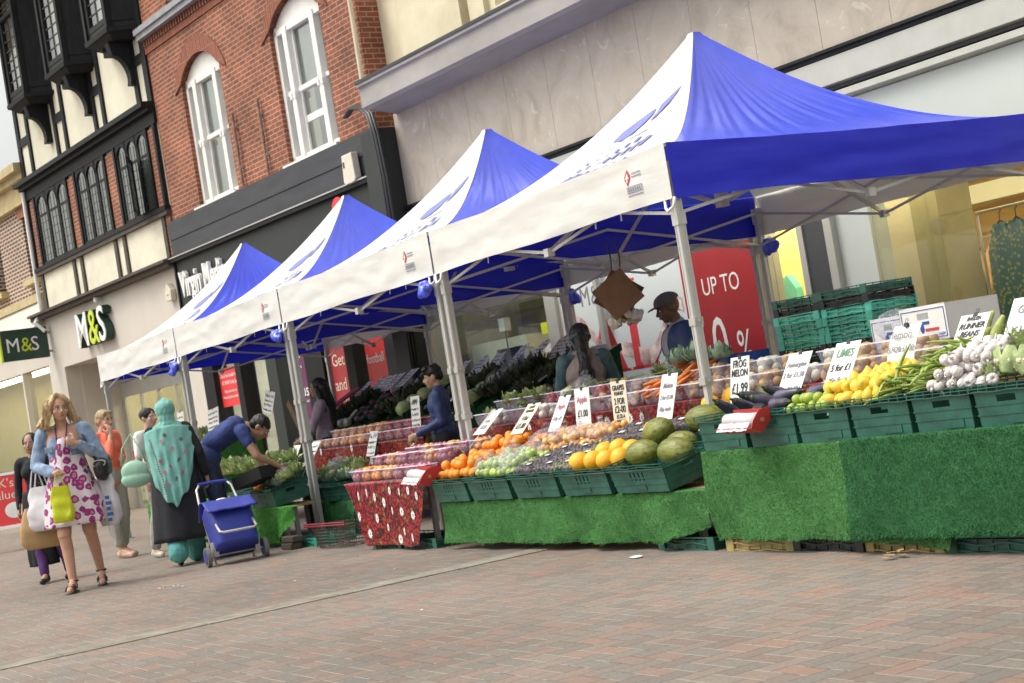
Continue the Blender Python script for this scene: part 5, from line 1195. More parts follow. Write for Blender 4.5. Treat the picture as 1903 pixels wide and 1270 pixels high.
# printed flowers and border on the shawl
fl_ = MB(); fd = MB()
random.seed(11)
for i, (u, v) in enumerate(((.25, .22), (.45, .3), (.62, .2), (.35, .5), (.55, .5), (.72, .45), (.45, .68), (.62, .75), (.3, .7), (.55, .12), (.2, .42), (.68, .6))):
    c = shawl(u, v); a_ = (shawl(u+.01, v)-c).normalized(); b_2 = (shawl(u, v+.01)-c).normalized(); nn = a_.cross(b_2).normalized(); nn = nn if nn.y > 0 else -nn
    tgt = fl_ if i % 3 else fd; vs = [c+nn*.012]; 
    for k in range(15):
        r_ = .019*(1+.28*math.sin(k*2*math.pi/15*5)); vs.append(c+nn*.012+a_*r_*math.cos(2*math.pi*k/15)+b_2*r_*math.sin(2*math.pi*k/15))
    tgt.add(vs, [(0, 1+k, 1+(k+1) % 15) for k in range(15)])
fl_.build('printed_flowers', mat('flower_pink', (.5, .13, .2), .8), sh); fd.build('printed_dark_flowers', mat('flower_dark', (.1, .1, .09), .8), sh)
bd = MB()
for i in range(26):
    t = i/25; c = shawl(.88-.18*t, .15+.8*t)
    bd.ball(c+V((0, .009, 0)), (.009, .004, .007), 6, 4)
bd.build('border_print', mat('border_pink', (.35, .14, .17), .8), sh)
fc = MB()
for (p, r_) in ((D['head']+Hm @ (V((0, .115, -.02))*s), .012), (D['head']+Hm @ (V((.05, .105, .02))*s), .012), (D['head']+Hm @ (V((-.05, .1, -.08))*s), .013)): fc.ball(p, (r_, .004, r_), 8, 5)
# ---- blue shopping trolley
tr = thing('shopping_trolley', 'blue two wheeled shopping trolley tilted behind the woman in black', 'trolley', (-14.50, 5.0, 0), R(84)); tr.scale = (1.07, 1.07, 1.07)
tl = Matrix.Rotation(R(-29), 3, 'X')
def tp(x, y, z): return tl @ V((x, y, z-.1))+V((0, 0, .10))
bx_ = MB(); prof = [(-.16, .10), (-.17, .46), (-.16, .50), (.0, .56), (.13, .50), (.14, .12)]
def bagp(u, v):
    # rounded box, u around, v up
    t = 2*math.pi*u; ex = .42; cx_ = abs(math.cos(t))**ex*(1 if math.cos(t) > 0 else -1); cy_ = abs(math.sin(t))**ex*(1 if math.sin(t) > 0 else -1)
    w = .185+.02*v; d = .14+.03*math.sin(v*3); w += .006*noise.noise(V((cx_*3, cy_*3, v*6)))
    return tp(cx_*w, cy_*d, .12+.38*v)
bx_.grid(bagp, 48, 14, closed_u=True); bx_.f.append(tuple(range(48))[::-1]); bx_.f.append(tuple(14*48+i for i in range(48)))
bx_.build('bag', M['trolley_blue'], tr, smooth=True)
def flap(u, v):
    x = -.215+.43*u; y = .17-.40*v; z = .515+.075*math.sin(min(1, v*1.3)*math.pi)-.13*max(0, v-.72)/.28+.012*noise.noise(V((u*5, v*5, 2)))
    return tp(x, y, z)
o = MB().grid(flap, 24, 20).build('flap', M['trolley_blue'], tr, smooth=True); k_ = o.modifiers.new('s', 'SOLIDIFY'); k_.thickness = .012
MB().bar(tp(-.215, .175, .52), tp(.215, .175, .52), .03, .02).build('trim', M['grey_fascia'], tr)
MB().ball(tp(-.02, -.02, .6), (.05, .03, .012), 12, 6).build('badge', M['white_plastic'], tr, smooth=True)
fr_ = MB()
for x in (-.17, .17): fr_.tube([tp(x, .17, .04), tp(x, .18, .70), tp(x*.92, .2, .84), tp(x*.7, .2, .89)], .011, 8)
fr_.tube([tp(-.119, .2, .89), tp(.119, .2, .89)], .011, 8); fr_.build('handle_frame', M['alu'], tr, smooth=True)
MB().tube([tp(-.13, .2, .89), tp(0, .2, .895), tp(.13, .2, .89)], .016, 8).build('grip', M['trolley_blue'], tr)
MB().tube([tp(-.16, -.16, .30), tp(-.16, -.22, .20), tp(-.13, -.235, .18), tp(.13, -.235, .18), tp(.16, -.22, .20), tp(.16, -.16, .30)], .011, 8).build('front_bar', M['alu'], tr, smooth=True)
MB().tube([V((-.25, 0.05, .085)), V((.25, 0.05, .085))], .008, 8).box((-.2, .0, .08), (-.16, .1, .2)).box((.16, 0, .08), (.2, .1, .2)).build('axle', M['alu_dark'], tr)
for x in (-.25, .25):
    w_ = MB().tube([V((x-.018, .05, .085)), V((x+.018, .05, .085))], .085, 24).build('wheel', mat('tyre_grey', (.16, .16, .14), .7), tr)
    MB().tube([V((x-.021, .05, .085)), V((x+.021, .05, .085))], .06, 20).build('hub_cap', M['trolley_blue'], w_)
# ---- 6: man bending over the crates
T, D, Hm, hc, s = figure('person', 'man in blue t-shirt and dark jeans bending over the vegetable crates', (-15.68, 5.24, 0), R(154), 1.74, (.36, .21, .14),
    J=dict(pel=(0, .02, .95), waist=(0, -.10, 1.09), chest=(0, -.27, 1.18), neck=(0, -.42, 1.19), head=(0, -.55, 1.16), shL=(.17, -.38, 1.16), shR=(-.17, -.38, 1.16), elL=(.22, -.46, .90), elR=(-.24, -.50, .90), wrL=(.17, -.52, .68), wrR=(-.15, -.70, .76),
           hiL=(.09, 0, .92), hiR=(-.09, 0, .92), knL=(.1, -.05, .5), knR=(-.09, -.05, .5), anL=(.1, .04, .09), anR=(-.1, .04, .09)),
    hp=R(52), top='t_shirt', topmat=M['blue_tshirt'], sleeve=.28, legs='trousers', legmat=M['denim_dark'], legz=.02, shoes=M['pale_shoe'], hands=dict(L=dict(d=(0, -.3, -1), n=(-1, 0, 0), c=.5), R=dict(d=(.1, -.6, -.6), n=(.2, 0, -1), c=.5)), fem=False)
pr = [('e', hc+Hm @ (V((0, .022, .045))*s), (.083*s, .10*s, .082*s), Hm), ('e', hc+Hm @ (V((0, .06, -.0))*s), (.077*s, .06*s, .07*s), Hm)]
hairblob(T, pr, M['hair_dark'], wr=.008)
# ---- 7: woman in mauve seen from the side under the far canopy
T, D, Hm, hc, s = figure('person', 'woman with long black hair and mauve top under the far canopy', (-18.0, 7.5, 0), R(-30), 1.66, (.38, .24, .17), top='top', topmat=M['mauve_cloth'], sleeve=.95, legs='trousers', legmat=M['black_cloth'], shoes=M['black_leather'], J=dict(elR=(-.22, -.12, 1.12), wrR=(-.15, -.3, 1.0), elL=(.22, -.12, 1.12), wrL=(.15, -.3, 1.0)))
hairblob(T, [('e', hc+Hm @ (V((0, .025, .04))*s), (.085*s, .1*s, .088*s), Hm), ('c', hc+Hm @ (V((.03, .07, .0))*s), .075*s, V((.0, .10, 1.38))*s, .07*s), ('c', V((.0, .10, 1.38))*s, .07*s, V((.02, .11, 1.12))*s, .045*s), ('c', hc+Hm @ (V((.07, .0, .0))*s), .03*s, V((.1, .04, 1.3))*s, .03)], M['hair_dark'])
# ---- 8: boy in blue jacket
T, D, Hm, hc, s = figure('person', 'boy in blue jacket standing behind the fruit punnets and reaching out his hand', (-13.9, 6.98, 0), R(-35), 1.50, (.44, .27, .18), fem=False, build=1.05,
    J=dict(elR=(-.2, -.05, 1.10), wrR=(-.2, -.30, .99), elL=(.2, .02, 1.1), wrL=(.18, -.26, 1.0), head=(0, -.03, 1.575)), hp=R(8), top='jacket', topmat=M['navy_jacket'], sleeve=.97, legs='trousers', legmat=M['black_cloth'], shoes=M['black_leather'], collar=True, hands=dict(R=dict(c=.35, n=(0, 0, -1))))
hairblob(T, [('e', hc+Hm @ (V((0, .018, .06))*s), (.086*s, .102*s, .078*s), Hm), ('e', hc+Hm @ (V((0, .055, .02))*s), (.08*s, .065*s, .07*s), Hm), ('c', hc+Hm @ (V((-.045, -.05, .10))*s), .03, hc+Hm @ (V((.05, -.05, .105))*s), .03)], M['hair_dark'], wr=.012)
# ---- 9: woman with long black hair, from behind
T, D, Hm, hc, s = figure('person', 'woman in taupe body warmer with long black hair seen from behind at the stall', (-11.66, 7.25, 0), R(240), 1.60, (.38, .24, .17), build=1.12, sleeve=.97, top='sweater', topmat=M['teal_sleeve'], legs='trousers', legmat=M['black_cloth'], shoes=M['black_leather'], hp=R(12), J=dict(head=(0, -.04, 1.57), elL=(.25, -.05, 1.12), wrL=(.2, -.28, 1.05), elR=(-.25, -.05, 1.12), wrR=(-.2, -.28, 1.05)))
blob('body_warmer', [('e', D['chest'], (.205*s, .15*s, .18*s)), ('e', D['waist'], (.195*s, .15*s, .18*s)), ('e', D['pel']+V((0, 0, .05)), (.2*s, .155*s, .13*s)), ('c', D['neck']-V((.08, 0, .04)), .06*s, D['neck']-V((-.08, 0, .04)), .06*s), ('c', D['shL']*.85+D['neck']*.15, .055*s, D['neck'], .06*s), ('c', D['shR']*.85+D['neck']*.15, .055*s, D['neck'], .06*s)], M['taupe_vest'], T, .008, 3, .016, 9)
pr = [('e', hc+Hm @ (V((0, .02, .035))*s), (.095*s, .112*s, .105*s), Hm), ('c', hc+Hm @ (V((0, .09, -.02))*s), .065*s, V((.0, .16, 1.32))*s, .055*s), ('c', V((.0, .16, 1.32))*s, .055*s, V((.02, .185, 1.10))*s, .045*s)]
for i in range(12):
    x = -.05+.009*i; pr.append(('c', V((x, .17, 1.28))*s, .02*s, V((x+random.uniform(-.02, .03), .19, 1.0+random.uniform(-.06, .08)))*s, .009*s))
hairblob(T, pr, M['hair_dark'], wr=.008)
blob('hair_band', [('c', hc+Hm @ (V((.085*math.cos(a), .03+.09*math.sin(a), .0+.012*math.sin(a)))*s), .017*s, hc+Hm @ (V((.085*math.cos(a+.45), .03+.09*math.sin(a+.45), .0+.012*math.sin(a+.45)))*s), .017*s) for a in [x*.42 for x in range(0, 8)]], M['teal_sleeve'], T, .006, 2)
# ---- 10: man in cap
T, D, Hm, hc, s = figure('person', 'man in grey cap and navy jacket standing before the red discount poster', (-10.98, 7.76, 0), R(-20), 1.72, (.15, .085, .055), fem=False, build=1.08, top='shirt', topmat=M['shirt_grey'], sleeve=.9, legs='trousers', legmat=M['black_cloth'], shoes=M['black_leather'], hp=R(14), J=dict(head=(0, -.05, 1.575), wrL=(.2, -.24, 1.02), elL=(.25, -.02, 1.12), elR=(-.25, -.02, 1.12), wrR=(-.2, -.24, 1.02)), collar=True)
g = [('e', D['chest']+V((.10, .015, 0)), (.12*s, .135*s, .18*s)), ('e', D['chest']+V((-.10, .015, 0)), (.12*s, .135*s, .18*s)), ('e', D['chest']+V((0, .05, 0)), (.18*s, .115*s, .18*s)), ('e', D['waist']+V((.11, .01, -.03)), (.10*s, .14*s, .19*s)), ('e', D['waist']+V((-.11, .01, -.03)), (.10*s, .14*s, .19*s)), ('e', D['waist']+V((0, .05, -.03)), (.17*s, .115*s, .2*s)), ('c', D['neck']+V((-.05, .04, -.01)), .045*s, D['neck']+V((.05, .04, -.01)), .045*s)]
for q_ in 'LR': g += [('c', D['sh'+q_], .078*s, D['el'+q_], .066*s), ('c', D['el'+q_], .066*s, D['wr'+q_], .044*s), ('c', D['sh'+q_], .07*s, D['neck']+V((0, .03, -.03)), .06*s)]
blob('jacket', g, M['navy_jacket'], T, .008, 3, .012, 10)
cp = blob('cap', [('e', hc+Hm @ (V((0, .01, .06))*s), (.092*s, .112*s, .075*s), Hm), ('c', hc+Hm @ (V((-.05, .0, .05))*s), .045*s, hc+Hm @ (V((.05, .0, .05))*s), .045*s)], M['cap_grey'], T, .007, 3, cut=[(hc+Hm @ (V((0, 0, .035))*s), Hm @ V((0, .25, -1)))])
pk = MB(); pts_ = [hc+Hm @ (V((.085*math.sin(a), -.08-.085*math.cos(a), .045-.012*math.cos(a)*1))*s) for a in [R(-80+16*i) for i in range(11)]]
pts_ = [hc+Hm @ (V((-.08, -.05, .05))*s)]+pts_+[hc+Hm @ (V((.08, -.05, .05))*s)]
n_ = len(pts_); pk.add(pts_+[p+V((0, 0, .008)) for p in pts_], [tuple(range(n_))[::-1], tuple(n_+i for i in range(n_))]+[(i, (i+1) % n_, n_+(i+1) % n_, n_+i) for i in range(n_)]); pk.build('peak', M['cap_grey'], cp)
MB().ball(D['shL']+V((.075, 0, -.1)), (.006, .02, .022), 8, 6).build('sleeve_badge', M['mauve_cloth'], T)
# ================================================================ stalls
ORD = ['leftmost', 'second', 'third', 'fourth', 'fifth', 'sixth', 'seventh', 'eighth', 'ninth', 'tenth', 'eleventh', 'twelfth', 'thirteenth', 'fourteenth', 'fifteenth', 'sixteenth', 'seventeenth', 'eighteenth', 'nineteenth', 'twentieth']
rnd = random.Random(5)
def turf(name, label, x0, x1, y, zt, zb, m, seed, blades=26000, side=0, top=.0, zbf=None, lip=.05):
    """artificial grass skirt: folded sheet with a pile of short blades"""
    T = thing(name, label, 'stall skirt', ((x0+x1)/2, y, 0)); cx = (x0+x1)/2
    r = random.Random(seed)
    def fn(u, v):
        x = x0+(x1-x0)*u; bot = zbf(u) if zbf else zb
        bot += .010*noise.noise(V((x*7, seed, 0)))+.006*noise.noise(V((x*25, seed, 0)))
        if v < .12: k = v/.12; return V((x-cx, lip*(1-k)-.004, zt-.0*k))
        k = (v-.12)/.88
        w = .05*k*math.sin(x*8+seed+2.5*noise.noise(V((x*1.3, seed, k))))*(.3+abs(noise.noise(V((x*1.1, seed, 5))))*1.6)+.02*k*noise.noise(V((x*2.2, k*1.2, seed)))
        return V((x-cx, w-.006+.02*k*side, zt*(1-k)+bot*k))
    o = MB().grid(fn, max(20, int((x1-x0)*40)), 24).build('cloth', m, T, smooth=True)
    mb = MB(); vs = []; fs = []
    for i in range(blades):
        u, v = r.random(), .02+.98*r.random(); p = fn(u, v); n = len(vs)
        if v > .95 and r.random() < .4: l = r.uniform(.01, .03)
        else: l = r.uniform(.004, .008)
        d = V((r.uniform(-.3, .3), -1, r.uniform(-.75, .0))).normalized(); a = V((r.uniform(-1, 1), 0, r.uniform(-.3, .3))).normalized()*.0022
        vs += [p-a, p+a, p+d*l]; fs.append((n, n+1, n+2))
    mb.v = vs; mb.f = fs; b = mb.build('pile', m, T); b['kind'] = 'stuff'
    return T
# ---------------------------------------------------------------- crates
def crate(name, label, w, d, h, m, slots, hole=True):
    T = thing(name, label, 'crate'); t = .006
    def taper(mb):
        for v in mb.v: k = 1-.055*(1-v.z/h); v.x *= k; v.y = d/2+(v.y-d/2)*k
        return mb
    def front(holes, W): return MB().wall(-W/2, W/2, 0, h-.035, holes, 0, t)
    hs = [(-w*.15, h*.58, w*.15, h*.74)] if not slots else [(-.09+.048*i+.0, h*.42, -.075+.048*i+.003, h*.72) for i in range(4)]
    b = MB(); f = front(hs, w); b.add(f.v, f.f)
    b.add([V((v.x, d-v.y, v.z)) for v in f.v], [x[::-1] for x in f.f])
    f = front([(-d*.12, h*.58, d*.12, h*.74)], d)
    for sx in (-1, 1): b.add([V((sx*(w/2-v.y), d/2+v.x, v.z)) for v in f.v], [x if sx < 0 else x[::-1] for x in f.f])
    b.box((-w/2+t, t, 0), (w/2-t, d-t, t))
    for z in (.28, .5): b.box((-w/2-.003, -.004, h*z), (w/2+.003, .001, h*z+.006)).box((w/2-.001, 0, h*z), (w/2+.004, d, h*z+.006)).box((-w/2-.004, 0, h*z), (-w/2+.001, d, h*z+.006))
    b.box((-.07+(.08 if not slots else 0), -.005, .015), (.06+(.08 if not slots else 0), .0, h*.26))
    for x in (-w*.3, 0, w*.3): b.box((x-.03, .01, -.006), (x+.03, d-.01, 0))
    taper(b); b.build('body', m, T)
    r = MB(); e = .012
    def run(p, q, z, a): # wavy rail
        n = 14; P = []
        for i in range(n+1):
            k = i/n; P.append(V(p).lerp(V(q), k)+V((0, 0, z+a*math.sin(k*math.pi*4))))
        for i in range(n): r.bar(P[i], P[i+1], .005, .0045)
    for (p, q) in (((-w/2-e, -e, 0), (w/2+e, -e, 0)), ((w/2+e, -e, 0), (w/2+e, d+e, 0)), ((w/2+e, d+e, 0), (-w/2-e, d+e, 0)), ((-w/2-e, d+e, 0), (-w/2-e, -e, 0))):
        run(p, q, h-.001, .0); run(p, q, h-.017, .004 if slots else 0); run(p, q, h-.034, .003)
        n = 7
        for i in range(n+1):
            c = V(p).lerp(V(q), i/n); r.bar(c+V((0, 0, h-.036)), c+V((.012 if (i % 2 and not slots) else 0, 0, h)), .004, .004)
    k = len(r.v)
    rim = MB().wall(-w/2-e, w/2+e, -e, d+e, [(-w/2+t, t, w/2-t, d-t)], h-.037, h-.034)
    r2 = MB(); r2.v = [V((v.x, v.z, v.y)) for v in rim.v]; r2.f = rim.f
    r.v = r.v[:k]; r.f = [f for f in r.f if max(f) < k]; 
    # drop the degenerate helper faces
    r = MB().add(r.v, [f for f in r.f if len(set(tuple(round(c, 5) for c in r.v[i]) for i in f)) > 2 and not all(abs(r.v[i].y) < 1e-9 and False for i in f)])
    r.add(r2.v, r2.f); r.build('rim', m, T)
    return T
CA = Proto(crate('produce_crate', '', .42, .55, .205, M['green_crate'], False))
CB = Proto(crate('slotted_crate', '', .63, .38, .185, M['green_crate'], True))
for i, (x0, x1, lb) in enumerate(((-7.93, -7.46, 'green crate of aubergines at the left end of the right hand stall'), (-7.46, -7.02, 'green crate behind the red bag roll box on the right hand stall'), (-7.02, -6.58, 'green crate of limes and lemons below the limes card'), (-6.58, -6.12, 'green crate of lemons and bean pods below the lemon card'), (-6.12, -5.70, 'green crate of garlic bulbs below the runner beans card'), (-5.70, -5.28, 'green crate of cauliflowers below the garlic card'), (-5.26, -4.84, 'green crate cut by the right edge of the picture'))):
    CA(((x0+x1)/2, 5.62, .60), (0, 0, R(rnd.uniform(-1, 1))), lb, 'front crates of the right hand stall', (abs(x1-x0)/.445, 1, 1))
for i, (x0, x1, lb) in enumerate(((-11.53, -10.94, 'slotted green crate of oranges at the front left of the melon stall'), (-10.94, -10.27, 'slotted green crate of bagged green apples at the front of the melon stall'), (-10.26, -9.60, 'slotted green crate of dark grape packs at the front of the melon stall'), (-9.59, -8.95, 'slotted green crate of yellow melons at the front of the melon stall'), (-8.94, -8.29, 'slotted green crate of long green melons at the front right of the melon stall'))):
    CB(((x0+x1)/2, 5.62, .375), (R(11), 0, 0), lb, 'front crates of the melon stall', (abs(x1-x0)/.66, 1, 1))
for i, (x0, lb) in enumerate(((-11.75, 'rear slotted crate holding the highest oranges'), (-11.08, 'rear slotted crate under the bagged red apples'), (-10.41, 'rear slotted crate below the apple card'), (-9.74, 'rear slotted crate under the stacked grape packs'), (-9.07, 'rear slotted crate below the melon card'))):
    CB((x0+.33, 6.05, .45), (R(9), 0, 0), lb, 'rear crates of the melon stall')
for i, (x0, lb) in enumerate(((-15.6, 'slotted crate beside the bending man, leftmost below the leafy greens'), (-14.95, 'slotted crate of pale greens in front of the tent leg, right of the black box'), (-14.28, 'set back slotted crate of greens just behind the tent leg'), (-13.66, 'set back slotted crate of greens nearest the strawberry cloth'))):
    CB(((-16.02, -15.41, -15.9, -15.3)[i], 5.66+(.74 if i > 1 else 0), .40 if i < 2 else .34), (R(9), 0, R(2*i)), lb, 'front crates of the greens stall', (.95, 1, 1))
for i, (x0, lb) in enumerate(((-20.3, 'far crate behind the coral top woman'), (-19.6, 'far crate beside the mint handbag'), (-18.9, 'far crate between the mint handbag and the black coat'), (-17.1, 'far crate between the black coat and the bending man'), (-16.4, 'far crate of tomatoes above the trolley handle'))):
    CB((x0+.32, 5.95, .50), (R(8), 0, 0), lb, 'crates of the far stall')
# ---------------------------------------------------------------- tables
def table(label, x0, x1, y0, y1, z, m='cardboard'):
    T = thing('trestle_table', label, 'table', ((x0+x1)/2, (y0+y1)/2, 0)); cx, cy = (x0+x1)/2, (y0+y1)/2
    MB().box((x0-cx, y0-cy, z-.03), (x1-cx, y1-cy, z)).build('table_top', M[m], T)
    for x in (x0+.25-cx, x1-.25-cx):
        for y in (y0+.12-cy, y1-.12-cy): MB().box((x-.02, y-.02, 0), (x+.02, y+.02, z-.03)).build('leg', M['alu_dark'], T)
    return T
table('trestle table under the right hand stall crates', -7.95, -4.2, 5.72, 6.9, .597)
table('low trestle table under the melon stall crates', -11.5, -8.1, 5.72, 6.5, .37)
table('trestle table under the strawberry cloth', -13.25, -11.75, 5.70, 6.5, .565)
table('low trestle table under the leafy greens crates', -16.25, -15.2, 5.75, 6.1, .395); table('low trestle table under the set back greens crates', -16.2, -15.2, 6.5, 6.85, .32)
table('trestle table under the far stall crates', -20.4, -15.9, 6.0, 6.5, .495)
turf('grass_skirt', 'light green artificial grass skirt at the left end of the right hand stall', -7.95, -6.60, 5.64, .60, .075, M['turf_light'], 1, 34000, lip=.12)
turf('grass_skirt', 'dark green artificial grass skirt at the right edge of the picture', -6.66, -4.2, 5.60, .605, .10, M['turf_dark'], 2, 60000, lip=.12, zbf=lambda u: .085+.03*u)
turf('grass_skirt', 'small torn light green grass strip hanging below the dark skirt', -6.62, -6.0, 5.655, .2, .03, M['turf_light'], 8, 5000, lip=.0, zbf=lambda u: .07-.05*u+(.05 if u > .97 else 0))
turf('grass_skirt', 'green artificial grass skirt hanging under the melon crates', -11.5, -7.98, 5.66, .372, .065, M['turf_light'], 3, 52000, lip=.10, zbf=lambda u: .055+.0*u+(.10*(u-.85)/.15 if u > .85 else 0))
turf('grass_skirt', 'bright green grass skirt bulging beside the blue trolley', -16.3, -14.65, 5.66, .40, .03, M['turf_far'], 4, 12000, lip=.1, zbf=lambda u: .04+.22*max(0, u-.7)/.3)
turf('grass_skirt', 'green grass skirt behind the wire basket, its shade put in the colour', -16.2, -14.95, 6.42, .335, .05, M['turf_dark'], 5, 6000, lip=.05)  # darker turf colour stands in for the shade on this set back skirt
turf('grass_skirt', 'green grass skirt of the far stall behind the shoppers legs', -20.4, -15.9, 5.96, .50, .04, M['turf_far'], 6, 14000, lip=.05)
# supports under the skirts
FC = {}
def flatcrate(m, nm, h=.055, w=.62, d=.40):
    T = thing(nm, '', 'crate'); b = MB()
    for z in (0, h*.5, h-.006): b.wall(0, 1, 0, 1, [], 0, 0) if False else None
    for z, wv in ((.002, .004), (h*.5, .005), (h-.004, 0)):
        for p, q in (((-w/2, 0), (w/2, 0)), ((w/2, 0), (w/2, d)), ((w/2, d), (-w/2, d)), ((-w/2, d), (-w/2, 0))):
            n = 12; P = [V((p[0]+(q[0]-p[0])*i/n, p[1]+(q[1]-p[1])*i/n, z+wv*math.sin(i/n*math.pi*4))) for i in range(n+1)]
            for i in range(n): b.bar(P[i], P[i+1], .006, .006)
            for i in range(0, n+1, 2): b.bar(V((P[i].x, P[i].y, 0)), V((P[i].x+.0, P[i].y, h)), .005, .005)
    for x in (-w/2+.03, w/2-.03):
        for y in (0, d): b.box((x-.035, y-.006, 0), (x+.035, y+.006, h))
    b.box((-w/2+.01, .012, .004), (w/2-.01, d-.012, .010)).box((-w/2+.012, .012, .01), (w/2-.012, .018, h*.75)).box((-w/2+.012, .018, .01), (-w/2+.018, d-.012, h*.75)).box((w/2-.018, .018, .01), (w/2-.012, d-.012, h*.75)).box((-w/2+.012, d-.018, .01), (w/2-.012, d-.012, h*.75))
    b.build('lattice', m, T); return T
for nm_, mm in (('green', 'green_crate_mid'), ('bright', 'green_crate_bright'), ('black', 'black_crate'), ('dark', 'green_crate'), ('yellow', 'yellow_crate')):
    FC[nm_] = Proto(flatcrate(M[mm], 'folded_crate'))
seq = ['dark', 'dark', 'green', 'dark', 'black', 'green', 'green', 'black', 'black', 'green', 'green', 'green', 'bright', 'black', 'dark']
names = {'dark': 'dark green', 'green': 'mid green', 'bright': 'bright turquoise green', 'black': 'black'}
for st, (x, lb) in enumerate(((-8.90, 'left'), (-8.40, 'right'))):
    for k in range(15):
        c = seq[k] if not (st and k in (11,)) else 'green'
        if k == 14 and False: continue
        FC[c]((x+rnd.uniform(-.008, .008), 7.3+rnd.uniform(-.01, .01), .58+.0583*k), (0, 0, R(rnd.uniform(-.8, .8))), '%s folded crate, %s from the bottom of the %s stack' % (names[c], ORD[k] if k else 'first', lb), 'stacked folded crates behind the stall', (.79, 1, 1.07))
table('trestle table carrying the tall crate stacks', -9.4, -5.2, 7.25, 7.8, .595)
for x, c, lb in ((-7.62, 'yellow', 'yellow crate base showing under the light grass skirt, left one'), (-7.02, 'black', 'black crate base showing under the light grass skirt'), (-6.42, 'yellow', 'yellow crate base showing under the light grass skirt, right one'), (-5.80, 'dark', 'dark green crate base under the dark grass skirt, left one'), (-5.2, 'dark', 'dark green crate base under the dark grass skirt, right one'), (-8.35, 'dark', 'dark green crate base in the gap between the two right hand skirts'), (-12.75, 'dark', 'green crate base under the left of the strawberry cloth'), (-12.1, 'dark', 'green crate base under the right of the strawberry cloth'), (-14.72, 'green', 'green crate base beside the black blocks and wire basket')):
    FC[c]((x, 5.70 if x > -14 else 5.74, .0), (0, 0, R(rnd.uniform(-2, 2))), lb, None, (.95, 1, 1.5))
for x, w in ((-10.9, .5), (-10.2, .6), (-9.5, .5), (-8.9, .5), (-7.3, .7), (-6.3, .8), (-5.2, 1.0)):
    pass
# ---------------------------------------------------------------- strawberry cloth
def redcloth(label, x0, x1, y, y1, zt, zb, poly=None, daisies=0, seed=0):
    T = thing('printed_cloth', label, 'tablecloth', ((x0+x1)/2, y, 0)); cx = (x0+x1)/2; r = random.Random(seed)
    L0, L1, B0_, B1_ = poly or (x0, x1, x0, x1)
    def fn(u, v):
        if v < .2: k = v/.2; return V((x0+(x1-x0)*u-cx, (y1-y)*(1-k), zt+.003))
        k = (v-.2)/.8; xa = L0+(B0_-L0)*k**.8; xb = L1+(B1_-L1)*k; x = xa+(xb-xa)*u
        return V((x-cx, -.004+.02*k*math.sin(x*8+seed)+.012*k*noise.noise(V((x*4, k*2, seed))), zt*(1-k)+(zb+.015*noise.noise(V((x*5, 1, seed))))*k))
    MB().grid(fn, 60, 30).build('cloth', M['strawberry'], T, smooth=True)
    dz = MB(); ey = MB()
    for i in range(daisies):
        for _ in range(50):
            u, v = r.uniform(.05, .95), r.uniform(.25, .95); p = fn(u, v)
            if all((p-q).length > .13 for q in [V(w) for w in dz_pts]) if (dz_pts := globals().setdefault('_dz'+label[:6]+str(seed), [])) is not None else True: break
        dz_pts.append(tuple(p)); p = p+V((0, -.006, 0)); R_ = r.uniform(.036, .05); ph = r.uniform(0, 3)
        sx = r.choice((.4, .6, 1, 1, .7))
        for k in range(11):
            a = ph+2*math.pi*k/11; d = V((math.cos(a)*sx, 0, math.sin(a))); s_ = V((-math.sin(a)*sx, 0, math.cos(a)))
            dz.add([p+d*.008, p+d*R_*.6+s_*R_*.2, p+d*R_, p+d*R_*.6-s_*R_*.2], [(0, 1, 2, 3)])
        ey.add([p+V((math.cos(a)*.009*sx, -.001, math.sin(a)*.009)) for a in [2*math.pi*k/10 for k in range(10)]], [tuple(range(10))])
    if daisies: dz.build('daisy_petals', M['white_paint'], T); ey.build('daisy_centres', mat('daisy_yellow', (.5, .42, .05)), T)
    return T
redcloth('red strawberry and daisy cloth hanging at the front of the fruit tub stall', -13.3, -11.68, 5.63, 6.5, .575, .04, (-13.3, -11.70, -12.98, -11.95), 18, 1)
redcloth('red strawberry cloth strip along the raised shelf behind the oranges', -12.55, -8.4, 6.56, 7.0, .875, .70, None, 14, 2)
redcloth('red strawberry cloth on the inner shelf behind the leafy greens', -17.2, -14.3, 6.95, 7.4, .85, .5, None, 10, 3)
redcloth('red strawberry cloth strip behind the aubergines and lemons', -8.3, -4.9, 6.55, 7.0, .875, .78, None, 8, 4)
for lb, x0, x1, y0, y1, z in (('raised shelf table behind the melon stall', -12.5, -8.45, 6.62, 7.0, .87), ('inner shelf table behind the leafy greens', -17.15, -14.35, 7.0, 7.35, .845), ('raised shelf table behind the right hand stall', -8.25, -4.9, 6.6, 7.0, .87)): table(lb, x0, x1, y0, y1, z)
# ---------------------------------------------------------------- produce prototypes
def fruit(name, label, cat, m, r, lump=.02, stem=None, prof=None, seg=(14, 9)):
    mb = MB(); mb.ball((0, 0, 0), r if hasattr(r, '__len__') else (r, r, r*.95), *seg)
    rm = max(r) if hasattr(r, '__len__') else r
    for v in mb.v:
        if prof: v = prof(v)
        k = 1+lump*noise.noise(v*(2.2/rm)); v.x *= k; v.y *= k; v.z *= k
    if stem: mb.tube([(0, 0, rm*.82), (.002, 0, rm*1.1)], .0025, 5)
    o = mb.build(name, m, None, smooth=True); tag(o, label, cat); return Proto(o)
def pmat(k, *a, **kw): M[k] = mat(k, *a, **kw); return M[k]
pmat('orange', (.80, .27, .02), .42, .08, 8, .25, 260); pmat('lemon', (.74, .52, .05), .42, .1, 9, .25, 200); pmat('lime_fruit', (.30, .40, .05), .4, .15, 9, .2, 200)
pmat('honeydew', (.82, .42, .02), .5, .08, 12, .3, 60); pmat('green_melon', (.075, .10, .018), .4, .4, 16, .3, 70, col2=(.19, .20, .03), stretch=(.5, 3, 3)); pmat('pale_melon', (.26, .27, .10), .5, .3, 22, .3, 60)
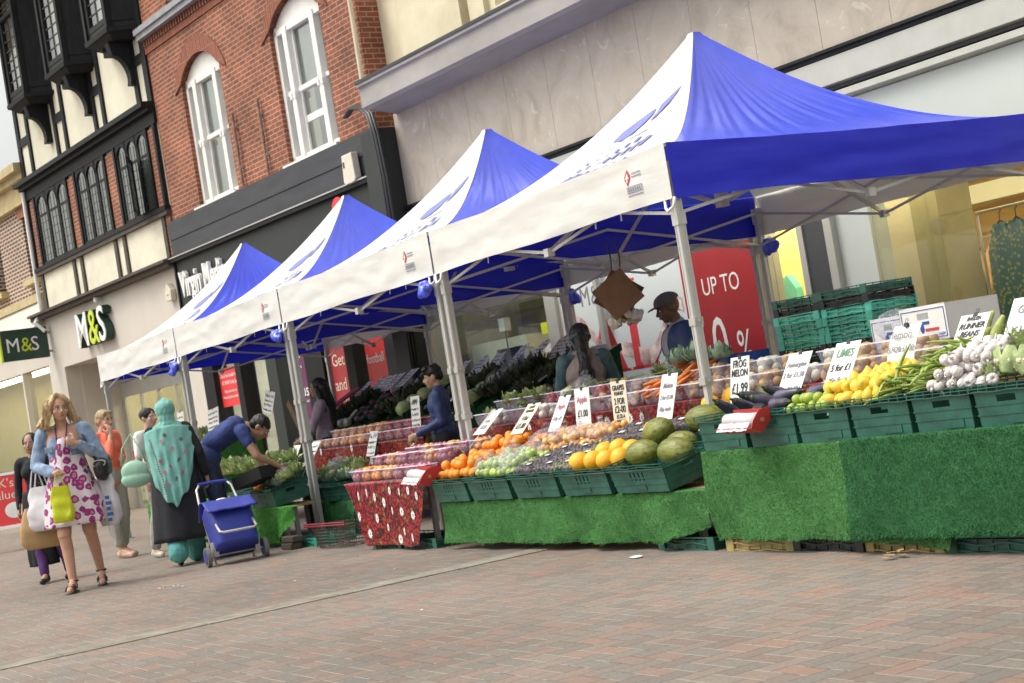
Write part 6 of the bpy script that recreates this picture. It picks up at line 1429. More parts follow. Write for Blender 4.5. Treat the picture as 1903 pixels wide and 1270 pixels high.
pmat('aubergine', (.035, .03, .06), .25, .3, 6, col2=(.10, .09, .13)); pmat('garlic', (.62, .57, .55), .6, .12, 14, .2, 60); pmat('cauli', (.66, .62, .44), .8, .15, 30, .8, 90); pmat('leaf', (.20, .30, .08), .55, .45, 9, .3, 40, col2=(.42, .50, .24))
pmat('leaf_blue', (.13, .22, .15), .6, .4, 9, .3, 40, col2=(.28, .38, .28)); pmat('bean', (.16, .26, .04), .5, .3, 12, col2=(.34, .42, .10)); pmat('husk', (.26, .36, .06), .55, .3, 12, stretch=(1, 1, .2), col2=(.45, .5, .16)); pmat('banana', (.66, .46, .04), .5, .2, 16)
pmat('green_apple', (.42, .55, .12), .35, .1, 7); pmat('red_apple', (.55, .10, .05), .35, .3, 9, col2=(.70, .48, .12)); pmat('peach', (.62, .13, .05), .55, .3, 12, col2=(.80, .40, .10)); pmat('plum', (.36, .07, .12), .4, .3, 14, col2=(.5, .16, .2)); pmat('apricot', (.75, .36, .12), .6, .15, 12)
pmat('tomato', (.50, .035, .02), .3, .2, 12); pmat('cherry', (.05, .008, .01), .25, .4, 30); pmat('berry', (.42, .02, .02), .4, .4, 60, .3, 200); pmat('grape', (.02, .012, .022), .35, .7, 30, col2=(.10, .06, .05)); pmat('grape_green', (.20, .19, .05), .4, .4, 40)
pmat('carrot', (.72, .20, .03), .55, .15, 14, .2, 60, stretch=(1, 1, .3)); pmat('potato', (.36, .24, .12), .85, .2, 14, .3, 60); pmat('onion', (.50, .32, .12), .45, .3, 14, stretch=(1, 1, .3)); pmat('mushroom', (.42, .32, .22), .7, .2, 20); pmat('white_onion', (.66, .66, .50), .4, .12, 12); pmat('dark_veg', (.03, .04, .02), .7, .6, 16, .3, 60, col2=(.07, .085, .04)); pmat('beet', (.10, .05, .06), .7, .5, 16, .3, 60); pmat('cabbage', (.30, .38, .12), .55, .35, 7, .4, 30, col2=(.42, .48, .22))
def lem(v):
    k = abs(v.x)/.041; 
    if k > .85: v.x *= 1+(k-.85)*1.6; v.y *= .8; v.z *= .8
    return v
ORANGE = fruit('orange', 'orange piled in the left crates of the melon stall', 'orange', M['orange'], .041, .02)
LEMON = fruit('lemon', 'lemon heaped in front of the lemon card', 'lemon', M['lemon'], (.043, .034, .034), .03, prof=lem)
LIME = fruit('lime', 'lime lying along the crate rim below the limes card', 'lime', M['lime_fruit'], (.033, .028, .028), .03)
HONEY = fruit('yellow_melon', 'yellow melon in the crate left of the green melons', 'melon', M['honeydew'], .072, .02, seg=(20, 13))
GMELON = fruit('green_melon', 'long green mottled melon at the right end of the melon stall', 'melon', M['green_melon'], (.135, .088, .086), .03, seg=(22, 14))
GAPPLE = fruit('green_apple', 'pale green apple in the bagged apples beside the oranges', 'apple', M['green_apple'], .034, .03, stem=1)
RAPPLE = fruit('red_apple', 'red and yellow apple bagged behind the green apples', 'apple', M['red_apple'], .034, .03, stem=1)
PEACH = fruit('peach', '', 'peach', M['peach'], .033, .03); PLUM = fruit('plum', '', 'plum', M['plum'], (.028, .024, .024), .03); APRI = fruit('apricot', '', 'apricot', M['apricot'], .026, .03)
TOM = fruit('tomato', '', 'tomato', M['tomato'], .026, .03); ONION = fruit('onion', '', 'onion', M['onion'], (.036, .036, .034), .04, stem=1); POT = fruit('potato', '', 'potato', M['potato'], (.055, .038, .034), .12); WON = fruit('turnip', '', 'turnip', M['white_onion'], .038, .05, stem=1)
MUSH = fruit('ginger_root', '', 'root', M['mushroom'], (.04, .025, .02), .3); BERRY = fruit('strawberry', '', 'strawberry', M['berry'], (.017, .017, .02), .05, seg=(8, 6))
def garlicproto():
    mb = MB(); 
    for i in range(9):
        a = 2*math.pi*i/9; mb.ball((.014*math.cos(a), .014*math.sin(a), 0), (.016, .016, .024), 8, 6)
    mb.tube([(0, 0, .015), (0, 0, .035), (.004, 0, .055)], [.012, .006, .004], 6)
    o = mb.build('garlic_bulb', M['garlic'], None, smooth=True); tag(o, 'white garlic bulb in the heap below the runner beans card', 'garlic'); return Proto(o)
GARLIC = garlicproto()
def auberg():
    T = thing('aubergine', 'grey purple aubergine lying at the left end of the right hand stall', 'aubergine')
    mb = MB(); mb.lathe([(.002, -.11), (.022, -.10), (.036, -.07), (.038, -.03), (.028, .04), (.022, .08), (.016, .1), (.004, .105)], 14); mb.build('fruit', M['aubergine'], T, smooth=True)
    MB().lathe([(.024, .07), (.020, .095), (.008, .108), (.007, .13), (.004, .132)], 8).build('stalk', M['dark_veg'], T); return Proto(T)
AUB = auberg()
def podproto(name, label, cat, m, L_=.2, r=.008, bend=.05):
    P = [V((L_*(i/8-.5), bend*math.sin(math.pi*i/8), 0)) for i in range(9)]; rr = [r*(.35+.65*math.sin(math.pi*min(1, max(.08, i/8))) ) for i in range(9)]
    o = MB().tube(P, rr, 7).build(name, m, None, smooth=True); tag(o, label, cat); return Proto(o)
BEAN = podproto('runner_bean', 'long green runner bean pod in the crate beside the lemons', 'bean', M['bean'], .26, .010, .04)
HUSK = podproto('corn_cob', 'green husked corn cob behind the lemon and runner beans cards', 'corn', M['husk'], .24, .03, .02)
BAN = podproto('banana', 'yellow banana in the bunch behind the garlic card', 'banana', M['banana'], .17, .019, .045)
CARR = podproto('carrot', 'orange carrot in the tubs left of the melon card', 'carrot', M['carrot'], .22, .020, .008)
def leafy(name, label, cat, m, n=60, R_=.09, up=.6, L_=.09, w=.05, seed=1, core=None, curl=.3):
    r = random.Random(seed); mb = MB()
    for i in range(n):
        a = r.uniform(0, 2*math.pi); el = r.uniform(-.1, 1.45)*up+.1; d = V((math.cos(a)*math.cos(el), math.sin(a)*math.cos(el), math.sin(el))); s_ = d.cross(V((0, 0, 1))).normalized(); nn = s_.cross(d)
        l = L_*r.uniform(.7, 1.2); ww = w*r.uniform(.6, 1.1); b = d*R_*r.uniform(.1, .5); k = 4; vs = []
        for j in range(k+1):
            t = j/k; wd = ww*math.sin(math.pi*min(.95, .12+t*.83))*.5; c = b+d*l*t+nn*(curl*l*t*t)*r.uniform(.6, 1.2)
            rf = .006*math.sin(j*3+i)
            vs += [c-s_*wd+nn*rf, c+nn*-.004, c+s_*wd-nn*rf]
        mb.add(vs, [(3*j+q, 3*j+q+1, 3*j+q+4, 3*j+q+3) for j in range(k) for q in (0, 1)])
    if core: mb2 = None
    o = mb.build(name, m, None, smooth=True); tag(o, label, cat)
    return Proto(o)
LEAFY = leafy('leafy_bunch', '', 'greens', M['leaf'], 70); LEAFB = leafy('kale_bunch', '', 'greens', M['leaf_blue'], 150, .11, .7, .05, .055, 3, curl=.9); LEAFD = leafy('dark_greens', '', 'greens', M['dark_veg'], 60, .1, .5, .12, .05, 4)
def cauliproto():
    T = thing('cauliflower', '', 'cauliflower'); r = random.Random(2); mb = MB()
    for i in range(70):
        a = r.uniform(0, 6.28); e = math.acos(r.uniform(.05, 1)); rr = .062
        mb.ball((rr*math.sin(e)*math.cos(a), rr*math.sin(e)*math.sin(a), rr*.75*math.cos(e)), r.uniform(.012, .019), 7, 5)
    mb.ball((0, 0, 0), (.058, .058, .044)); mb.build('curd', M['cauli'], T, smooth=True)
    mb = MB()
    for i in range(11):
        a = 2*math.pi*i/11+r.uniform(-.2, .2); d = V((math.cos(a), math.sin(a), 0)); s_ = V((-d.y, d.x, 0)); vs = []
        for j in range(6):
            t = j/5; c = d*(.03+.05*math.sin(t*1.7))+V((0, 0, -.045+.12*t)); wd = .03*math.sin(.5+2.2*t); vs += [c-s_*wd, c+d*.008, c+s_*wd]
        mb.add(vs, [(3*j+q, 3*j+q+1, 3*j+q+4, 3*j+q+3) for j in range(5) for q in (0, 1)])
    mb.build('leaves', M['leaf'], T, smooth=True); return Proto(T)
CAULI = cauliproto()
def cabb():
    mb = MB().ball((0, 0, 0), (.085, .085, .078), 24, 16)
    for v in mb.v: v *= 1+.05*noise.noise(v*22)+.05*math.sin(math.atan2(v.y, v.x)*5+v.z*30)*.3
    o = mb.build('cabbage', M['cabbage'], None, smooth=True); tag(o, '', 'cabbage'); return Proto(o)
CABB = cabb()
# clear bags: crumpled film over produce
def filmbag(label, loc, r=(.10, .09, .07), seed=0, knot=True, m='film_bag'):
    T = thing('clear_bag', label, 'plastic bag', loc, rnd.uniform(0, 3)); mb = MB().ball((0, 0, 0), r, 26, 16)
    for v in mb.v: v *= 1+.14*noise.noise(v*30+V((seed, 0, 0)))+.06*noise.noise(v*80)
    mb.build('film', M[m], T)
    if knot: MB().grid(lambda u, v: V(((u-.5)*.07*(1-v*.2)+.01*math.sin(v*9), .02*math.sin(u*9), r[2]*.9+.05*v)), 8, 5).build('knot', M[m], T)
    return T
HK = random.Random(77)
def heap(P, x0, x1, y0, y1, zf, r, layers, label, group, jit=.42, rot=True, scale=(.84, 1.10), gap=1.0):
    n = 0
    for L_ in range(layers):
        ins = L_*r*.9; y = y0+ins+r; row = 0
        while y <= y1-ins-r*.5:
            x = x0+ins+r*(1+(row % 2))*1.0
            while x <= x1-ins-r*.6:
                if L_ and HK.random() < .18: x += 2*r*gap; continue
                px, py = x+rnd.uniform(-jit, jit)*r, y+rnd.uniform(-jit, jit)*r
                P((px, py, zf(px, py)+r+L_*r*1.5+rnd.uniform(-.1, .2)*r), (rnd.uniform(0, 6), rnd.uniform(0, 6), rnd.uniform(0, 6)) if rot else (0, 0, rnd.uniform(0, 6)), label, group, rnd.uniform(*scale)); n += 1
                x += 2*r*gap
            y += 1.75*r*gap; row += 1
    return n
bed2 = lambda x, y: .52+(y-5.65)*.24
# melon stall
heap(ORANGE, -11.53, -10.97, 5.66, 6.02, bed2, .041, 2, 'orange piled in the left crates of the melon stall', 'oranges')
heap(ORANGE, -11.6, -10.95, 6.05, 6.42, bed2, .041, 2, 'orange piled in the left crates of the melon stall', 'oranges')
heap(GAPPLE, -10.92, -10.30, 5.66, 6.03, bed2, .035, 2, 'pale green apple in the bagged apples beside the oranges', 'green apples')
for i, (x, y) in enumerate(((-10.78, 5.75), (-10.55, 5.78), (-10.36, 5.74), (-10.72, 5.93), (-10.48, 5.95))): filmbag(('clear bag over green apples nearest the oranges', 'clear bag over green apples in the middle of their crate', 'clear bag over green apples nearest the grape packs', 'clear bag over green apples at the rear near the oranges', 'clear bag over green apples at the rear near the grapes')[i], (x, y, bed2(x, y)+.075), (.135, .115, .08), i*3)
heap(RAPPLE, -10.80, -9.75, 6.10, 6.40, bed2, .034, 2, 'red and yellow apple bagged behind the green apples', 'red and yellow apples')
for i, x in enumerate((-10.7, -10.45, -10.2, -9.92)): filmbag('clear knotted bag over red and yellow apples, %s of four' % ORD[i], (x, 6.22, bed2(x, 6.22)+.08), (.13, .12, .085), 20+i*3)
def packproto(gm=None):
    T = thing('grape_pack', '', 'fruit pack'); r = random.Random(9); mb = MB()
    for i in range(75): mb.ball((r.uniform(-.12, .12), r.uniform(-.065, .065), r.uniform(.012, .042)), r.uniform(.011, .014), 7, 5)
    g = mb.build('grapes', gm or M['grape'], T, smooth=True); g['kind'] = 'stuff'
    MB().wall(-.14, .14, -.08, .08, [(-.135, -.075, .135, .075)], 0, .03).build('tray_x', M['punnet'], T) if False else None
    MB().grid(lambda u, v: V((-.145+.29*u, -.085+.17*v, .052+.010*noise.noise(V((u*8, v*5, 1)))-.045*(abs(2*u-1)**8+abs(2*v-1)**8))), 30, 18).build('film', M['film'], T)
    MB().box((.03, -.03, .058), (.08, -.0, .060)).build('sticker', M['card'], T)
    for i in range(5): pass
    return Proto(T)
PACK = packproto(); PACKG = packproto(M['grape_green'])
k = 0
for y in (5.72, 5.88, 6.03):
    for x in (-10.15, -9.87, -9.62 if y < 6 else -9.60): (PACKG if k % 3 == 2 else PACK)((x, y, bed2(x, y)+.02), (R(13), 0, R(rnd.uniform(-5, 5))), ('amber' if k % 3 == 2 else 'dark')+' grape pack %s in the film covered rows right of the green apples' % ORD[k].replace('leftmost', 'first'), 'film covered grape packs'); k += 1
for y in (6.12, 6.27):
    for x in (-9.62, -9.36, -9.1): PACK((x, y+.05, bed2(x, y)+.05), (R(15), 0, R(12)), 'dark grape pack %s in the rear tray below the grapes card' % ORD[k].replace('leftmost', 'first'), 'film covered grape packs'); k += 1
for x, y, dz in ((-9.5, 5.74, 0), (-9.34, 5.75, 0), (-9.17, 5.74, 0), (-9.02, 5.76, 0), (-9.42, 5.90, .0), (-9.25, 5.91, .01), (-9.08, 5.90, .0), (-9.1, 6.1, .05), (-8.85, 6.42, .08), (-8.60, 6.42, .11)):
    HONEY((x, y, bed2(x, y)+.045+dz), (rnd.uniform(0, 6), rnd.uniform(0, 6), 0), 'yellow melon in the crate left of the green melons', 'yellow melons', rnd.uniform(.93, 1.05))
for i, (x, y, z, a, b, s_, lb) in enumerate(((-8.78, 5.78, .61, 12, -4, 1, 'green melon at the front left, its yellow end towards the yellow melons'), (-8.98, 6.06, .71, -8, -14, 1.12, 'large dark green melon lying slanted on top at the left'), (-8.62, 6.20, .76, 40, 4, 1.05, 'tall rounded green melon highest on the pile'), (-8.44, 5.80, .60, 8, 4, 1.05, 'grey green melon lying along the front right rim'), (-8.62, 5.98, .64, 20, 0, .85, 'small green melon in the middle of the pile'), (-8.30, 6.02, .65, -12, 4, .95, 'green melon with a white sticker at the right edge of the crate'), (-8.32, 6.28, .74, 70, 0, .95, 'green melon at the rear beside the tent leg'))):
    m_ = GMELON((x, y, z), (R(5), R(b), R(a)), lb, 'green melons', (s_, s_*1.0, s_))
st_ = thing('melon_sticker', 'black and white oval sticker on the right hand green melon', 'sticker', (-8.35, 5.95, .712), rot=(R(50), 0, 0)); MB().lathe([(.022, 0), (.022, .002)], 18).build('sticker_base', M['black_paint'], st_); MB().lathe([(.016, 0), (.016, .003)], 18).build('sticker_face', M['white_paint'], st_)
NET = fruit('netted_melon', 'netted melon behind the tent leg between the two right hand stalls', 'melon', mat('net_melon', (.28, .28, .13), .8, .4, 60, .6, 120), .075, .02, seg=(18, 12)); NET((-8.42, 6.42, .82), (0, 0, 0)); NET((-8.06, 6.25, .86), (1, 0, 0), 'smaller netted melon beside the aubergines', None, .9)
# right hand stall
b1 = lambda x, y: .765+(y-5.65)*.25
for i, (x, y, z, a, b) in enumerate(((-7.84, 5.80, .83, 10, 60), (-7.70, 5.82, .83, 14, 65), (-7.56, 5.88, .84, -20, 70), (-7.78, 5.95, .87, 5, 75), (-7.62, 6.0, .88, 12, 70), (-7.45, 5.95, .86, 100, 85), (-7.35, 5.80, .82, 80, 88), (-7.22, 6.0, .86, 95, 80), (-7.12, 5.86, .83, 60, 90), (-7.5, 5.76, .80, 40, 90))): AUB((x, y, z), (R(b), 0, R(a)), None, 'aubergines')
heap(LIME, -7.15, -6.75, 5.66, 5.80, lambda x, y: .755, .030, 2, 'lime lying along the crate rim below the limes card', 'limes')
heap(LEMON, -6.92, -6.38, 5.68, 6.05, lambda x, y: .755+(y-5.65)*.2, .037, 2, 'lemon heaped in front of the lemon card', 'lemons', .2)
heap(LEMON, -6.85, -6.42, 5.95, 6.18, lambda x, y: .83, .037, 2, 'lemon heaped in front of the lemon card', 'lemons', .2)
for i in range(80):
    t = rnd.random(); BEAN((-6.38+.34*rnd.random(), 5.70+.5*t, .80+.16*t+rnd.uniform(0, .05)), (rnd.uniform(-.5, .5), rnd.uniform(-.3, .3), R(rnd.uniform(35, 110))), None, 'runner beans', rnd.uniform(.8, 1.1))
BEAN((-6.3, 5.78, .93), (0, R(-60), R(70)), 'curled bean pod sticking up in front of the lemon card')
heap(GARLIC, -6.08, -5.6, 5.68, 6.1, b1, .034, 3, 'white garlic bulb in the heap below the runner beans card', 'garlic bulbs', .3)
heap(GARLIC, -6.0, -5.6, 6.0, 6.22, lambda x, y: .86, .034, 2, 'white garlic bulb in the heap below the runner beans card', 'garlic bulbs', .3)
for i, (x, y, z, s_) in enumerate(((-5.62, 5.82, .87, 1), (-5.46, 5.78, .86, 1), (-5.30, 5.84, .88, 1.1), (-5.52, 6.0, .93, 1), (-5.34, 6.02, .95, 1.05), (-5.14, 5.8, .87, 1), (-5.16, 6.0, .95, 1))): CAULI((x, y, z), (R(-25), 0, R(40*i)), ORD[i]+' cauliflower in the leafy heap at the right edge', 'cauliflowers', s_)
for i, (x, y, z, s_) in enumerate(((-5.72, 6.05, .93, 1), (-5.5, 6.12, 1.0, 1.1), (-5.25, 6.16, 1.02, 1), (-5.68, 5.78, .82, .7))): LEAFY((x, y, z), (0, 0, i), 'loose cauliflower leaves, %s clump beside the garlic' % ORD[i], 'cauliflower leaves', s_)
for i in range(13):
    HUSK((-6.62+.11*(i % 6)+rnd.uniform(-.03, .03), 6.45+.12*(i//6)+rnd.uniform(-.02, .05), .95+.05*(i//6)), (rnd.uniform(-.3, .3), R(rnd.uniform(-70, -20)), R(rnd.uniform(40, 130))), None, 'husked corn cobs', rnd.uniform(.85, 1.1))
for i in range(16):
    BAN((-5.95+.055*(i % 8), 6.62+.05*(i//8), 1.02+.05*(i//8)), (R(rnd.uniform(60, 100)), R(rnd.uniform(-20, 20)), R(rnd.uniform(70, 110))), None, 'bananas in a bunch', 1)
# tubs
def punnetproto(rnd_=False, w=.17, d=.13, h=.08):
    T = thing('produce_tub', '', 'tub'); n = 28
    def fn(u, v):
        t = 2*math.pi*u; e = 1 if rnd_ else .5
        cx_ = abs(math.cos(t))**e*(1 if math.cos(t) >= 0 else -1); cy_ = abs(math.sin(t))**e*(1 if math.sin(t) >= 0 else -1); k = .72+.28*v
        return V((w/2*cx_*k, d/2*cy_*k, h*v))
    mb = MB().grid(fn, n, 5, closed_u=True); mb.f.append(tuple(range(n))[::-1]); mb.build('tub_wall', M['punnet'], T, smooth=True)
    def fr(u, v): p = fn(u, 1); return p*V((1, 1, 1)).x+V((p.x*.06*v, p.y*.06*v, -.006*v))
    MB().grid(fr, n, 1, closed_u=True).build('rim', mat('tub_rim', (.62, .60, .72), .3, alpha=.75), T)
    return Proto(T)
PN = punnetproto(); PR = punnetproto(True, .19, .15, .085)
def tub(P, x, y, z, F_, r, lab, flab, n=6, s=1, group=None, rz=0, fs=1, fg=None):
    P((x, y, z), (0, 0, rz), lab, group, s)
    fruit_n = 2*n-2 if n > 4 else n
    for i in range(fruit_n):
        up_ = i >= n-1 and n > 4; a = 2*math.pi*i/max(1, n-1)+(.5 if up_ else 0)
        q = (.040 if not up_ else .030)*s
        F_((x+q*1.3*math.cos(a), y+q*.95*math.sin(a), z+(.035 if not up_ else .035+r*1.55)+rnd.uniform(0, .01) if n > 4 else z+.07*s), (rnd.uniform(0, 6), rnd.uniform(0, 6), 0), flab, fg, fs*rnd.uniform(.9, 1.08))
for i, (F_, fn_) in enumerate(((PLUM, 'plum'), (PEACH, 'peach'), (PEACH, 'peach'), (APRI, 'apricot'), (PLUM, 'plum'), (PLUM, 'plum'), (PLUM, 'plum'))):
    F2, n2 = F_, fn_
    tub(PN, -13.17+.215*i, 5.75, .578, F2, .028, '%s tub in the front row on the strawberry cloth, holding %ss' % (ORD[i], n2), '%s in a front row tub on the strawberry cloth' % n2, 7, 1.22, 'front tubs on the strawberry cloth', 0, 1.1, '%ss in the front tubs' % n2)
for i, (F_, fn_) in enumerate(((PLUM, 'plum'), (APRI, 'apricot'), (PLUM, 'plum'), (BERRY, 'cherry'), (APRI, 'apricot'), (PLUM, 'plum'))):
    tub(PR if i % 2 else PN, -13.2+.25*i, 5.99, .67, F_, .026, '%s tub in the raised second row on the strawberry cloth' % ORD[i], '%s in a second row tub on the strawberry cloth' % fn_, 7, 1.25, 'second row tubs on the strawberry cloth', 0, 1.1, '%ss in the second row tubs' % fn_)
    tub(PN, -13.1+.25*i, 6.28, .70, PEACH if i % 2 else PLUM, .026, '%s tub in the rear row on the strawberry cloth' % ORD[i], 'stone fruit in a rear tub on the strawberry cloth', 6, 1.2, 'rear tubs on the strawberry cloth', 0, 1, 'stone fruit in the rear tubs')
for y, z in ((5.90, .66), (6.2, .69)): 
    q = thing('display_step', 'low step under the %s row of tubs on the strawberry cloth' % ('second' if y < 6 else 'rear'), 'step', (-12.5, y, .578)); MB().box((-.78, 0, 0), (.76, .27, z-.578)).build('step_block', M['strawberry'], q)
# tubs on the shelf behind the melons
kinds = [(LEAFY, 'greens', .03, 2, .55), (WON, 'turnip', .03, 5, .9), (LEAFY, 'greens', .03, 2, .6), (TOM, 'tomato', .025, 7, 1), (WON, 'turnip', .03, 5, .9), (MUSH, 'ginger root', .02, 6, 1), (TOM, 'tomato', .025, 7, 1), (POT, 'potato', .03, 4, .8), (MUSH, 'ginger root', .02, 6, 1), (MUSH, 'ginger root', .02, 6, 1), (None, 'carrot', 0, 0, 0), (None, 'carrot', 0, 0, 0), (POT, 'potato', .03, 5, .85), (POT, 'potato', .03, 5, .85), (WON, 'turnip', .03, 5, 1), (ONION, 'onion', .03, 5, 1)]
for i, (F_, n_, r_, c_, fs) in enumerate(kinds):
    x = -12.45+.262*i
    for row, (y, z) in enumerate(((6.68, .878), (6.90, .965))):
        if F_ is None:
            PN((x, y, z), (0, 0, 0), '%s tub of carrots on the shelf behind the melon stall, %s row' % (ORD[i], 'front' if not row else 'rear'), None, 1.4)
            for k in range(9): CARR((x+rnd.uniform(-.07, .07), y+rnd.uniform(-.04, .04), z+.06+.012*k), (rnd.uniform(-.2, .2), R(rnd.uniform(-35, -5)), R(rnd.uniform(30, 75))), None, 'carrots in tubs', rnd.uniform(.85, 1.05))
        else:
            if row and i in (1, 5): F2, n2, r2_, c2_, f2 = LEAFY, 'greens', .03, 2, .6
            else: F2, n2, r2_, c2_, f2 = F_, n_, r_, c_, fs
            tub(PN, x, y, z, F2, r2_, '%s tub on the shelf behind the melon stall, %s row' % (ORD[i], 'front' if not row else 'rear'), '%s in a tub on the shelf behind the melon stall' % n2, c2_, 1.38, 'tubs on the shelf behind the melons', 0, f2, n2+' in the shelf tubs')
q = thing('display_step', 'step under the rear tubs behind the melon stall', 'step', (-10.4, 6.82, .878)); MB().box((-2.1, 0, 0), (1.95, .2, .085)).build('step_block', M['strawberry'], q)
for i, (x, y, z, s_) in enumerate(((-9.75, 6.86, 1.13, 1.2), (-9.5, 6.85, 1.14, 1.3), (-9.28, 6.88, 1.12, 1.1), (-9.62, 6.7, 1.03, .8))): LEAFB((x, y, z), (0, 0, i*2), '%s blue green kale bunch in the tubs right of the carrots' % ORD[i], 'kale bunches', s_)
for i, x in enumerate((-11.35, -11.1)): CABB((x, 6.88, 1.05), (0, 0, i), 'pale cabbage in a tub above the cream card, %s one' % ('left' if i == 0 else 'right'), None, .7); 
filmbag('clear bag around the pale cabbage above the cream card', (-11.1, 6.88, 1.08), (.09, .09, .085), 77)
for i, (x, y) in enumerate(((-12.3, 6.86), (-12.0, 6.88), (-11.75, 6.85))): LEAFY((x, y, 1.04), (0, 0, i), 'spinach bunch behind the tilted white card, %s of three' % ORD[i], 'spinach bunches', .9)
for i in range(12): BEAN((-11.0+.12*i, 6.92, 1.08+.01*(i % 3)), (0, R(rnd.uniform(-20, 20)), R(rnd.uniform(0, 90))), 'green chilli pod in the rear tubs before the woman in the body warmer', 'chilli pods', .5)
# tubs behind the right stall
for i, (F_, n_, r_, c_, fs) in enumerate(((WON, 'turnip', .03, 5, 1), (ONION, 'onion', .03, 6, 1.1), (ONION, 'onion', .03, 5, 1), (ONION, 'onion', .03, 5, 1), (POT, 'potato', .03, 5, .8), (POT, 'potato', .03, 5, .8), (LEAFY, 'greens', .03, 2, .7), (LEAFY, 'greens', .03, 2, .7))):
    x = -8.15+.27*i
    tub(PN, x, 6.70, .878, F_, r_, '%s tub on the shelf behind the aubergines and lemons' % ORD[i], '%s in a tub behind the aubergines and lemons' % n_, c_, 1.42, 'tubs behind the right hand stall', 0, fs, n_+' behind the right hand stall')
    if i < 4: tub(PR, x+.05, 6.90, .95, F_, r_, '%s round tub in the upper row behind the frog melon card' % ORD[i], '%s in an upper round tub behind the frog melon card' % n_, c_, 1.4, 'upper round tubs', 0, fs, n_+' in the upper round tubs')
# inner shelf: peaches, tomatoes, strawberries
for i in range(12):
    x = -17.0+.235*i
    F_, n_ = (TOM, 'tomato') if 6 <= i else (PEACH, 'peach') if i > 3 else (APRI, 'apricot')
    tub(PN, x, 7.02, .853, BERRY if i > 5 else F_, .02, '%s tub in the front row of the inner shelf above the leafy greens' % ORD[i], 'strawberry in the inner shelf tubs' if i > 5 else n_+' in the inner shelf tubs', 9, 1.25, 'front tubs of the inner shelf', 0, 1.3 if i > 5 else 1, 'fruit in the inner front tubs')
    tub(PN, x+.06, 7.22, .93, F_, .026, '%s tub in the middle row of the inner shelf' % ORD[i], n_+' in the middle inner shelf tubs', 7, 1.25, 'middle tubs of the inner shelf', 0, 1.1, n_+' in the middle inner tubs')
q = thing('display_step', 'step under the middle tubs of the inner shelf', 'step', (-15.4, 7.13, .853)); MB().box((-1.7, 0, 0), (1.1, .22, .075)).build('step_block', M['strawberry'], q)
# leafy greens stall
for i in range(26):
    fr_ = i % 2; x = (-15.75+.05*(i//2) if fr_ else -16.15+.085*(i//2))+rnd.uniform(-.03, .03); y = (5.76 if fr_ else 6.5)+.1*(i % 3)+rnd.uniform(-.03, .03)
    (LEAFY if i % 3 else LEAFB)((x, y, (.60 if fr_ else .54)+.05*(i % 3)), (rnd.uniform(-.4, .2), rnd.uniform(-.3, .3), rnd.uniform(0, 6)), 'bunch of pale greens in the crates beside the strawberry cloth', 'bunches in the greens stall', rnd.uniform(.8, 1.1))
for i, x in enumerate((-15.6, -15.4, -15.2, -15.95, -15.6, -15.3)): CAULI((x, (5.80 if i < 3 else 6.52)+.06*(i % 2), .66 if i < 3 else .60), (R(-20), 0, i), '%s small pale cauliflower among the greens by the tent leg' % ORD[i], 'cauliflowers among the greens', .8)
for i, x in enumerate((-15.5, -15.25, -15.5)): filmbag('clear bag over the pale greens, %s of three' % ORD[i], (x, 5.85 if i < 2 else 6.55, .70), (.13, .1, .07), 40+i)
for i, x in enumerate((-15.7, -15.6)): ORANGE((x, 5.72, .60), (0, 0, 0), 'lone orange in the crate the bending man is packing, %s one' % ('left' if not i else 'right'))
# far stall
for i in range(24):
    x = -20.3+.19*i; LEAFY((x, 6.1+.1*(i % 2), .74+.06*(i % 2)), (0, 0, i), 'leafy bunch on the far stall behind the shoppers', 'leafy bunches on the far stall', 1.2)
for i in range(10): TOM((-16.7+.06*i, 6.05+.05*(i % 2), .72), (0, 0, 0), 'tomato in the far crate above the trolley handle', 'tomatoes in the far crate', 1.3)
q = thing('turf_mound', 'green cloth covered stand topped with lettuces behind the bending man', 'display stand', (-20.6, 6.9, 0))
MB().prism([(-.35, .0), (.45, 0), (.45, 1.22), (.1, 1.2), (-.3, .95)], -.6, .9, 'yz').build('cloth', M['turf_far'], q, bevel=.02)
for i in range(18): LEAFY((-21.1+.2*(i % 7), 6.72+.13*(i//7), 1.02+.09*(i//7)), (0, 0, i), 'lettuce heaped on the green stand behind the bending man', 'heaped lettuces', 1.3)
